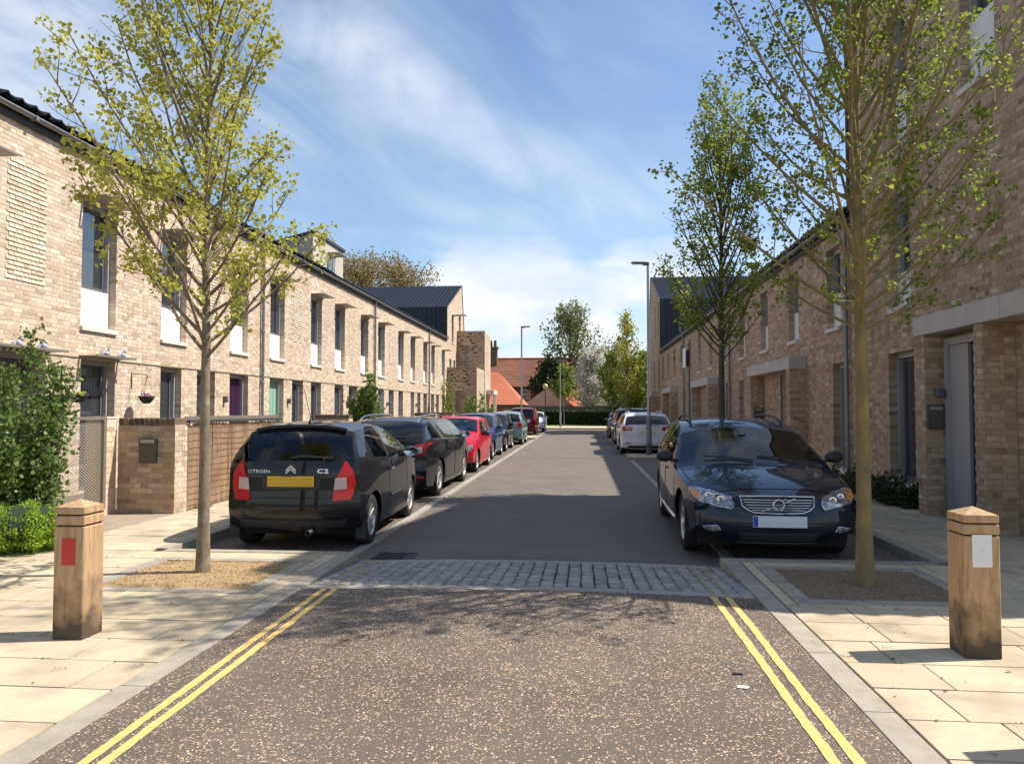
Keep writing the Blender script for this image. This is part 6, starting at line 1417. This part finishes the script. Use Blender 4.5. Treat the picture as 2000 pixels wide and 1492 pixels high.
m=MB(); m.tube([(-.05,c.hit(-.05,1.09,-1).y-.02,1.09),(.1,c.hit(.1,1.11,-1).y-.025,1.11),(.45,c.hit(.45,1.10,-1).y-.02,1.10)],.010,6); m.build('wiper',M_BLKP,e1)
q=[(.55,.42),(.78,.43),(.78,.395),(.55,.385)]
for sd in (1,-1): c.patch('reflector',q if sd>0 else smooth_mirror(q),-1,M_REDL,None,.006,2)
c.patch('lower_bumper_trim',[(-.7,.33),(.7,.33),(.68,.25),(-.68,.25)],-1,M_BLKP,None,.004)
for sd in (-1,1):
    b=[(sd*(c.HW(y,z)+.004),y,z) for y,z in [(y,float(np.interp(y,[-1.9,1.0],[1.065,.995]))) for y in np.linspace(-1.86,.95,14)]]; MB().tube(b,.007,5).build('window_trim',M_CHROME,e1)
pair(c,'headlight',[(.44,.72),(.84,.82),(.86,.70),(.50,.62)],1,M_CLRL,.008,0)
# --- more cars in the sunny lane
def simple_rear(c,lampp,plate_z=.75,lens=None,pm=M_PLY):
    pair(c,'tail_light',lampp,-1,M_REDL,.010); 
    if lens: pair(c,'clear_lens',lens,-1,M_CLRL,.013,0,2)
    c.plate(0,plate_z,-1,.52,.111,pm,.012); m=MB(); z=c.C[[i for i in range(len(c.C)) if c.seg[i]=='tail'][0]][1]+.05
    m.tube([(0,c.hit(0,z,-1).y-.02,z),(.15,c.hit(.15,z+.02,-1).y-.025,z+.02),(.42,c.hit(.42,z,-1).y-.02,z)],.010,5); m.build('wiper',M_BLKP,c.o); c.patch('lower_bumper_trim',[(-.6,.33),(.6,.33),(.58,.25),(-.58,.25)],-1,M_BLKP,None,.004)
def simple_front(c,hl,grille=None,low=None,pz=.42,fog=None):
    pair(c,'headlight',hl,1,M_CLRL,.008)
    if grille: c.patch('grille',grille,1,M_BLKP,None,.005,2)
    c.patch('lower_intake',low or [(-.5,.36),(.5,.36),(.45,.24),(-.45,.24)],1,M_BLKP,None,.004,2); c.plate(0,pz,1,.52,.111,M_PLW,.014)
    if fog: pair(c,'fog_light',fog,1,M_CLRL,.006)
    for s in (-1,1):
        z=c.sp['screen'][0][1]+.02; y=c.sp['screen'][0][0]; MB().tube([(s*.1-.25,y-.02,z+.03),(s*.1+.22,y-.10,z+.09)],.008,5).build('wiper',M_BLKP,c.o)
P_RED=paint('red_car_paint',(0.50,0.008,0.03),.0,.3); P_BLUE=paint('blue_car_paint',(0.02,0.055,0.14),.3,.3); P_TEAL=paint('pale_teal_car_paint',(0.20,0.29,0.29),.4,.35); P_BURG=paint('burgundy_car_paint',(0.11,0.006,0.014),.2,.3); P_WHITE=paint('white_car_paint',(0.72,0.73,0.75),.0,.3); P_DGREY=paint('dark_grey_car_paint',(0.05,0.048,0.047),.4,.3); P_SILV=paint('silver_car_paint',(0.42,0.44,0.46),.6,.3)
PI=math.pi
c=Car(hatch(L=3.85,W=1.64,H=1.42,wb=2.44,fo=.74,R=.285,doors=[(-.42,.62)],windows=[(-.36,.56),(-1.15,-.46)],belt=.90,spokes=7,mirror_mat=M_BLKP)); r=c.build('hatchback_car',(-3.42,20.45,.004),PI,'small bright red hatchback with black mirrors facing along the flush kerb',P_RED)
simple_front(c,[(.42,.64),(.70,.72),(.74,.60),(.48,.54)],[(-.36,.62),(.36,.62),(.33,.54),(-.33,.54)]); pair(c,'tail_light',[(.58,.95),(.74,.90),(.74,.65),(.58,.65)],-1,M_REDL)
c=Car(hatch(L=4.05,W=1.68,H=1.49,wb=2.51,fo=.77,R=.295,doors=[(-.90,-.04),(0,.88)],windows=[(0,.8),(-.86,-.07),(-1.3,-.94)],belt=.95,spokes=6)); r=c.build('hatchback_car',(-3.60,25.35,.004),PI,'dark blue hatchback with blue mirrors parked behind the red one',P_BLUE)
simple_front(c,[(.42,.66),(.72,.76),(.76,.62),(.48,.56)],[(-.36,.66),(.36,.66),(.33,.57),(-.33,.57)]); pair(c,'tail_light',[(.6,1.0),(.76,.95),(.76,.7),(.6,.7)],-1,M_REDL)
c=Car(hatch(L=4.03,W=1.72,H=1.48,wb=2.54,fo=.84,R=.30,hood=.84,doors=[(-.92,-.04),(0,.9)],windows=[(0,.82),(-.88,-.07),(-1.3,-.96)],belt=.96,spokes=7,screen_base=1.22)); r=c.build('hatchback_car',(-3.66,30.1,.004),PI,'blue-black hatchback with large swept headlamps between the blue and pale teal cars',P_NAVY)
simple_front(c,[(.36,.62),(.58,.74),(.80,.86),(.82,.74),(.60,.60)],None,[(-.62,.52),(.62,.52),(.55,.28),(-.55,.28)],.45,[(.60,.42),(.74,.44),(.74,.36),(.60,.35)]); pair(c,'tail_light',[(.6,1.0),(.78,.95),(.78,.7),(.6,.7)],-1,M_REDL)
c=Car(hatch(L=3.75,W=1.66,H=1.52,wb=2.43,fo=.66,R=.285,doors=[(-.88,-.04),(0,.86)],windows=[(0,.78),(-.84,-.07),(-1.15,-.92)],belt=.97,beltr=1.05,tail_top=1.05,back_lean=.34,spokes=8)); r=c.build('hatchback_car',(-3.44,35.85,.004),0,'pale teal rounded hatchback with triangular red tail lamps',P_TEAL)
simple_rear(c,[(.56,1.0),(.66,1.06),(.76,.92),(.74,.78),(.60,.80)],.72); pair(c,'headlight',[(.42,.7),(.7,.78),(.74,.64),(.48,.58)],1,M_CLRL)
c=Car(hatch(L=4.66,W=1.81,H=1.74,wb=2.80,fo=.90,R=.32,hood=.98,cowl=1.10,belt=1.06,beltr=1.12,tail_top=1.12,back_lean=.25,doors=[(-.98,-.06),(-.02,.98)],windows=[(-.02,.9),(-.95,-.09),(-1.8,-1.02)],spokes=6,screen_base=1.42,roof_f=.55)); r=c.build('people_carrier',(-3.72,49.9,.004),0,'burgundy people carrier parked past the kerb island',P_BURG,M_CGLASS,M_CGLASSD)
simple_rear(c,[(.70,1.22),(.86,1.2),(.88,.82),(.70,.82)],.86,[(.74,1.0),(.84,1.0),(.84,.92),(.74,.92)]); rails(c,M_BLKP,-1.9,.3); pair(c,'headlight',[(.44,.8),(.8,.9),(.84,.76),(.5,.7)],1,M_CLRL)
c=Car(hatch(L=4.47,W=1.82,H=1.45,wb=2.70,fo=.88,R=.32,doors=[(-.95,-.06),(-.02,.96)],windows=[(-.02,.88),(-.92,-.09),(-1.5,-1.0)],belt=.95,spokes=5)); r=c.build('hatchback_car',(-3.50,56.0,.004),PI,'white saloon-shaped car facing the people carrier at the street end',P_WHITE)
simple_front(c,[(.46,.66),(.80,.78),(.84,.66),(.52,.58)],[(-.42,.68),(.42,.68),(.28,.40),(-.28,.40)],None,.45)
# --- dark blue estate facing the camera on the shaded side
sp=estate(L=4.82,W=1.86,H=1.50,wb=2.816,fo=.95,R=.328,hood=.90,cowl=1.045,belt=1.0,beltr=1.05,screen_base=1.02,roof_f=.18,doors=[(-1.0,-.10),(-.06,.98)],windows=[(-.06,.9),(-.97,-.13),(-1.9,-1.06)],spokes=5,tw=.22,mirror=(.80,1.01),mirror_mat=M_BLKP,plan_f=.17,bump_f=.60,tumble=.73,drop=dict(front=.22,hood=.06,screen=.11,roof=.05,back=.075,tail=.11),back_lean=.45,handle_drop=.11)
yf=2.816/2+.95
sp['front']=[(yf-.10,.20),(yf-.015,.30),(yf,.42),(yf-.02,.56),(yf-.06,.66),(yf-.12,.72)]
sp['hood']=[(yf-.12,.72),(yf-.26,.765),(yf-.62,.845),(1.30,.915),(1.02,.96)]
sp['screen']=[(1.02,.96),(.62,1.175),(.22,1.365)]
sp['roof']=[(.22,1.365),(-.1,1.432),(-.6,1.48),(-1.2,1.485),(-1.75,1.44),(-1.98,1.39)]
sp['back']=[(-1.98,1.39),(-2.2,1.24),(-2.37,1.06)]
sp['belt']=[(1.3,.90),(.6,.93),(0,.95),(-1.9,1.0),(-2.6,1.0)]
c=Car(sp); v=c.build('estate_car',(2.05,8.83+1.408,.004),PI-.022,'dark blue estate car with chrome barred grille and badge facing the setts',paint('midnight_blue_car_paint',(0.008,0.013,0.026),.3,.25))
g=c.patch('grille',[(-.36,.695),(.36,.695),(.345,.615),(.24,.555),(-.24,.555),(-.345,.615)],1,M_BLKP,None,.006,3)
for z,w in ((.672,.345),(.648,.335),(.622,.32),(.597,.30),(.574,.26)): c.bar('grille_bar',[(x,z) for x in np.linspace(-w,w,11)],1,.0055,M_CHROME,g,.012)
fr=[(-.37,.702),(-.2,.706),(0,.708),(.2,.706),(.37,.702),(.353,.61),(.30,.57),(.24,.548),(0,.54),(-.24,.548),(-.30,.57),(-.353,.61),(-.37,.702)]; c.bar('grille_surround',fr,1,.009,M_CHROME,g,.010,8)
yb=c.hit(0,.625,1).y
bd=MB(); bd.lathe([(.058,.012),(.062,.022),(.05,.026),(.044,.018)],24,'y',(0,yb,.625)); b=bd.build('round_badge',M_CHROME,v); MB().lathe([(.0001,.02),(.045,.019)],20,'y',(0,yb,.625)).build('badge_disc',pmat('badge_blue',(0.02,0.03,0.09),.3),b); MB().obox((0,yb+.024,.625),(.05,0,0),(0,.002,0),(0,0,.011)).build('badge_band',pmat('badge_band',(0.03,0.04,0.13),.3),b)
text_mesh('VOLVO',.021,M_LETTER,'badge_lettering',b,(0,yb+.0265,.625),FRONTROT,.0006,1.2)
MB().prism([(-.035,.665),(-.062,.692),(-.066,.676)],'y',yb+.018,yb+.022).build('badge_arrow',M_STEEL,b); MB().prism([(-.050,.694),(-.068,.696),(-.068,.678)],'y',yb+.018,yb+.023).build('badge_arrow',M_STEEL,b)
c.bar('diagonal_strip',[(x,.625+x*-.36) for x in np.linspace(-.17,-.06,5)],1,.006,M_CHROME,g,.02); c.bar('diagonal_strip',[(x,.625+x*-.36) for x in np.linspace(.06,.17,5)],1,.006,M_CHROME,g,.02)
hl=[(.43,.625),(.45,.69),(.62,.742),(.79,.770),(.855,.755),(.85,.70),(.78,.645),(.60,.60),(.46,.58)]
for sd in (1,-1):
    P=hl if sd>0 else smooth_mirror(hl); h=c.patch('headlight',P,1,M_CLRL,None,.010,3)
    q=[(.765,.757),(.85,.748),(.845,.70),(.775,.652),(.735,.67)]; q=q if sd>0 else smooth_mirror(q); c.patch('indicator_lens',q,1,M_AMBL,h,.013,2)
    for (x,z,r) in ((.56,.665,.038),(.67,.692,.034)):
        hh=c.hit(sd*x,z,1); MB().lathe([(.0001,.004),(r*.5,.006),(r,.012),(r*1.08,.010)],14,'y',(hh.x,hh.y+.006,hh.z)).build('lamp_reflector',M_CHROME,h)
    m=c.bar('headlight_trim',[(sd*x,z) for x,z in ((.435,.605),(.46,.578),(.60,.597),(.77,.638))],1,.006,M_CHROME,h,.012)
    q=[(.57,.36),(.60,.40),(.74,.378),(.72,.35),(.63,.335)]; q=q if sd>0 else smooth_mirror(q); f=c.patch('fog_light',q,1,M_CLRL,None,.008,2)
    c.bar('fog_trim',[(sd*x,z) for x,z in ((.57,.355),(.60,.405),(.74,.382))],1,.005,M_CHROME,f,.01)
c.patch('lower_intake',[(-.40,.345),(.40,.345),(.36,.255),(-.36,.255)],1,M_BLKP,None,.005,3)
for z in (.275,.30,.325): c.bar('intake_slat',[(x,z) for x in np.linspace(-.37,.37,9)],1,.006,M_BLKP,None,.010)
c.bar('bumper_lip',[(x,.235) for x in np.linspace(-.78,.78,17)],1,.016,M_BLKP,None,.004)
c.plate(0,.462,1,.53,.115,M_PLW,.016,M_PLB); rails(c,M_BLKP,-1.9,.25,.82,.06)
for x0,x1 in ((-.62,-.08),(-.02,.55)): MB().tube([(x0,.99,.995),((x0+x1)/2,.93,1.022),(x1,.90,1.038)],.009,5).build('wiper',M_BLKP,v)
MB().lathe([(.0001,-.02),(.05,-.01),(.06,.01)],10,'z',(0,.38,1.27)).build('interior_mirror',M_INT,v)
for sd in (-1,1):
    b=[(sd*(c.HW(y,.30)+.006),y,.30) for y in np.linspace(-.95,.95,12)]; MB().tube(b,.012,6).build('sill_trim',M_CHROME,v)
pair(c,'tail_light',[(.72,1.38),(.80,1.34),(.86,.80),(.72,.80)],-1,M_REDL)
# --- white estate and two cars beyond it
sp=estate(L=4.83,W=1.86,H=1.51,wb=2.85,fo=.95,R=.33,belt=1.0,beltr=1.07,tail_top=1.08,back_lean=.55,doors=[(-1.0,-.08),(-.04,1.0)],windows=[(-.04,.92),(-.97,-.11),(-1.85,-1.05)],spokes=5,rw=.88,bump_r=.60,mirror_mat=P_WHITE)
c=Car(sp); w=c.build('estate_car',(2.30,29.1,.004),0,'white estate car with dark rear glass and red wraparound tail lamps',P_WHITE,M_CGLASS,M_CGLASSD)
simple_rear(c,[(.50,.93),(.56,.99),(.80,1.02),(.86,.96),(.84,.86),(.52,.875)],.80,[(.62,.97),(.76,.985),(.77,.91),(.63,.91)],pmat('faded_plate',(0.70,0.60,0.42),.5))
q=[(.56,.43),(.76,.44),(.76,.40),(.56,.395)]; pair(c,'reflector',q,-1,M_REDL,.006,0,2); c.patch('rear_valance',[(-.62,.34),(.62,.34),(.74,.24),(-.74,.24)],-1,M_BLKP,None,.008); rails(c,P_WHITE,-1.9,.5)
MB().lathe([(.0001,.004),(.06,.004),(.06,0)],14,'y',(0,c.hit(0,.93,-1).y-.008,.93)).build('oval_badge',M_IRON,w)
c=Car(hatch(L=4.5,W=1.86,H=1.68,wb=2.66,fo=.9,R=.35,hood=1.02,cowl=1.14,belt=1.10,beltr=1.14,tail_top=1.14,back_lean=.4,doors=[(-.98,-.06),(-.02,.98)],windows=[(-.02,.9),(-.95,-.09),(-1.6,-1.02)],spokes=5,screen_base=1.3)); r=c.build('sport_utility_car',(2.38,36.2,.004),0,'dark grey tall car with silver roof parked beyond the white estate',P_DGREY,M_CGLASS,M_CGLASSD)
simple_rear(c,[(.62,1.1),(.84,1.08),(.86,.92),(.64,.9)],.85); rails(c,M_CHROME,-1.8,.3)
c=Car(hatch(L=3.95,W=1.7,H=1.47,wb=2.5,fo=.78,R=.3,doors=[(-.9,-.04),(0,.88)],windows=[(0,.8),(-.86,-.07),(-1.25,-.94)],belt=.95,spokes=6,mirror_mat=M_BLKP)); r=c.build('hatchback_car',(2.30,43.3,.004),PI,'maroon-tinted dark hatchback near the far porch on the shaded side',paint('maroon_dark_car_paint',(0.05,0.012,0.012),.2,.3))
simple_front(c,[(.42,.66),(.72,.76),(.76,.62),(.48,.56)],[(-.36,.66),(.36,.66),(.33,.57),(-.33,.57)])
# ================================================================ far end of the street
M_RTILE=pmat('orange_clay_tile',(0.62,0.19,0.095),.85,col2=(0.54,0.16,0.08),nscale=1.2,bump=.2,bscale=4)
M_BTILE=pmat('brown_red_clay_tile',(0.33,0.125,0.07),.9,col2=(0.22,0.09,0.055),nscale=.8,col3=(0.17,0.085,0.06),n3=.35)
M_DTILE=pmat('dark_brown_clay_tile',(0.085,0.045,0.033),.9,col2=(0.12,0.06,0.045),nscale=1)
def tile_plane(name,parent,quad,mat,course=.34):
    """roof slope of overlapping tile courses between eave a-b and ridge d-c"""
    a,b,c,d=(np.array(p,float) for p in quad); n=np.cross(b-a,d-a); n/=np.linalg.norm(n); n=n if n[2]>0 else -n
    L=max(np.linalg.norm(d-a),np.linalg.norm(c-b)); k=max(2,int(L/course)); V=[];F=[]
    for i in range(k):
        t0,t1=i/k,(i+1)/k
        for t,l in ((t0,.022),(t1,.0)): V+=[a+(d-a)*t+n*l,b+(c-b)*t+n*l]
        q=4*i; F.append((q,q+1,q+3,q+2))
        if i: F.append((q-2,q-1,q+1,q))
    return link(name,fast_mesh(name,np.array(V),np.array(F)),parent,mat)
# long old brick building
o=empty('brick_school',(-7.5,103,0)); tag(o,'long old red brick building with brown tiled roof and white windows','building'); X0,X1=-6.5,9.5
MB().box(X0,X1,-2.8,4,0,4.75).build('wall',M_RBRICK,o)
tile_plane('roof',o,[(X0-.3,-3.2,4.65),(X1+.3,-3.2,4.65),(X1-1.5,.6,8.6),(X0-.3,.6,8.6)],M_BTILE); tile_plane('roof',o,[(X1+.3,4.4,4.65),(X0-.3,4.4,4.65),(X0-.3,.6,8.6),(X1-1.5,.6,8.6)],M_BTILE)
tile_plane('roof',o,[(X1+.3,-3.2,4.65),(X1+.3,4.4,4.65),(X1-1.5,.6,8.6),(X1-1.5,.6,8.6)],M_BTILE)
MB().box(X0-.3,X1+.3,-3.25,-3.15,4.45,4.66).build('gutter',M_FASC,o); MB().tube([(X0-.3,.6,8.66),(X1-1.5,.6,8.66)],.12,8).build('ridge_tiles',M_RTILE,o)
for i,wx in enumerate((-2.2,.15,2.7,5.0,7.2,-4.6)):
    w=MB().box(wx-.62,wx+.62,-2.9,-2.82,1.9,4.3).build('window',M_WPAN,o)
    for r in range(4):
        for c in range(3): MB().box(wx-.53+c*.37,wx-.21+c*.37,-2.93,-2.905,2.0+r*.57,2.48+r*.57).build('pane',M_PANE,w)
ch=MB().box(-5.2,-4.0,-.4,.8,7.6,10.0).build('chimney',M_DBRICK,o,.03); MB().box(-5.35,-3.85,-.55,.95,10.0,10.25).build('chimney_cap',M_DBRICK,ch)
for x in (-4.9,-4.3): MB().lathe([(.2,10.25),(.22,10.6),(.17,11.1),(.2,11.15)],10,center=(x,.2,0)).build('chimney_pot',M_DBRICK,ch)
# orange hip roof
def hip(name,loc,hx,hy,ze,zr,rl,wall,mats,label,wins=()):
    o=empty(name,loc); tag(o,label,'building'); MB().box(-hx+.3,hx-.3,-hy+.3,hy-.3,0,ze-.02).build('wall',wall,o)
    r0,r1=rl; tile_plane('roof',o,[(-hx,-hy,ze),(hx,-hy,ze),(r1,0,zr),(r0,0,zr)],mats[0]); tile_plane('roof',o,[(hx,hy,ze),(-hx,hy,ze),(r0,0,zr),(r1,0,zr)],mats[0]); tile_plane('roof',o,[(hx,-hy,ze),(hx,hy,ze),(r1,0,zr),(r1,0,zr)],mats[1]); tile_plane('roof',o,[(-hx,hy,ze),(-hx,-hy,ze),(r0,0,zr),(r0,0,zr)],mats[2])
    MB().box(-hx+.02,hx-.02,-hy-.06,-hy+.04,ze-.16,ze-.02).build('gutter',M_WPAN if mats[0] is not M_RTILE else M_FASC,o)
    MB().box(-hx,hx,-hy,hy,ze-.05,ze-.01).build('soffit',M_FASC,o)
    for (x,z0,w,h) in wins: MB().box(x-w/2,x+w/2,-hy+.27,-hy+.31,z0,z0+h).build('window',M_STONE,o)
    return o
hip('hipped_house',(-9.9,80,0),4.1,3.4,2.1,5.55,(-3.2,1.1),M_RBRICK,(M_RTILE,M_RTILE,M_RTILE),'low brick building with a bright orange hipped tile roof',[(0.3,1.1,1.1,.5),(2.6,1.1,1.1,.5)])
hip('hipped_house',(-3.9,92,0),3.1,3.0,1.95,4.15,(-.4,.4),M_DBRICK,(M_DTILE,M_BTILE,M_DTILE),'low building with a dark pyramid roof before the long red building')
hip('hipped_house',(0.6,97,0),3.6,3.0,1.75,4.2,(-2.6,1.6),M_RBRICK,(M_RTILE,M_RTILE,M_RTILE),'low building with an orange tile roof behind the park trees')
# timber fence behind the hedge
o=empty('timber_fence',(0,77,0)); tag(o,'brown close-boarded timber fence behind the hedge','fence'); M_FENCE=pmat('brown_fence_timber',(0.13,0.095,0.068),.9,col2=(0.18,0.13,0.09),nscale=3,stretch=(6,6,.4))
for i in range(62):
    x=-9.5+i*.3; b=MB().box(x,x+.285,-.03,.0,.05,1.98+random.uniform(-.02,.02)).build('board',M_FENCE,o)
for z in (.5,1.5): MB().box(-9.5,9.1,.002,.06,z,z+.09).build('rail',M_FENCE,o)
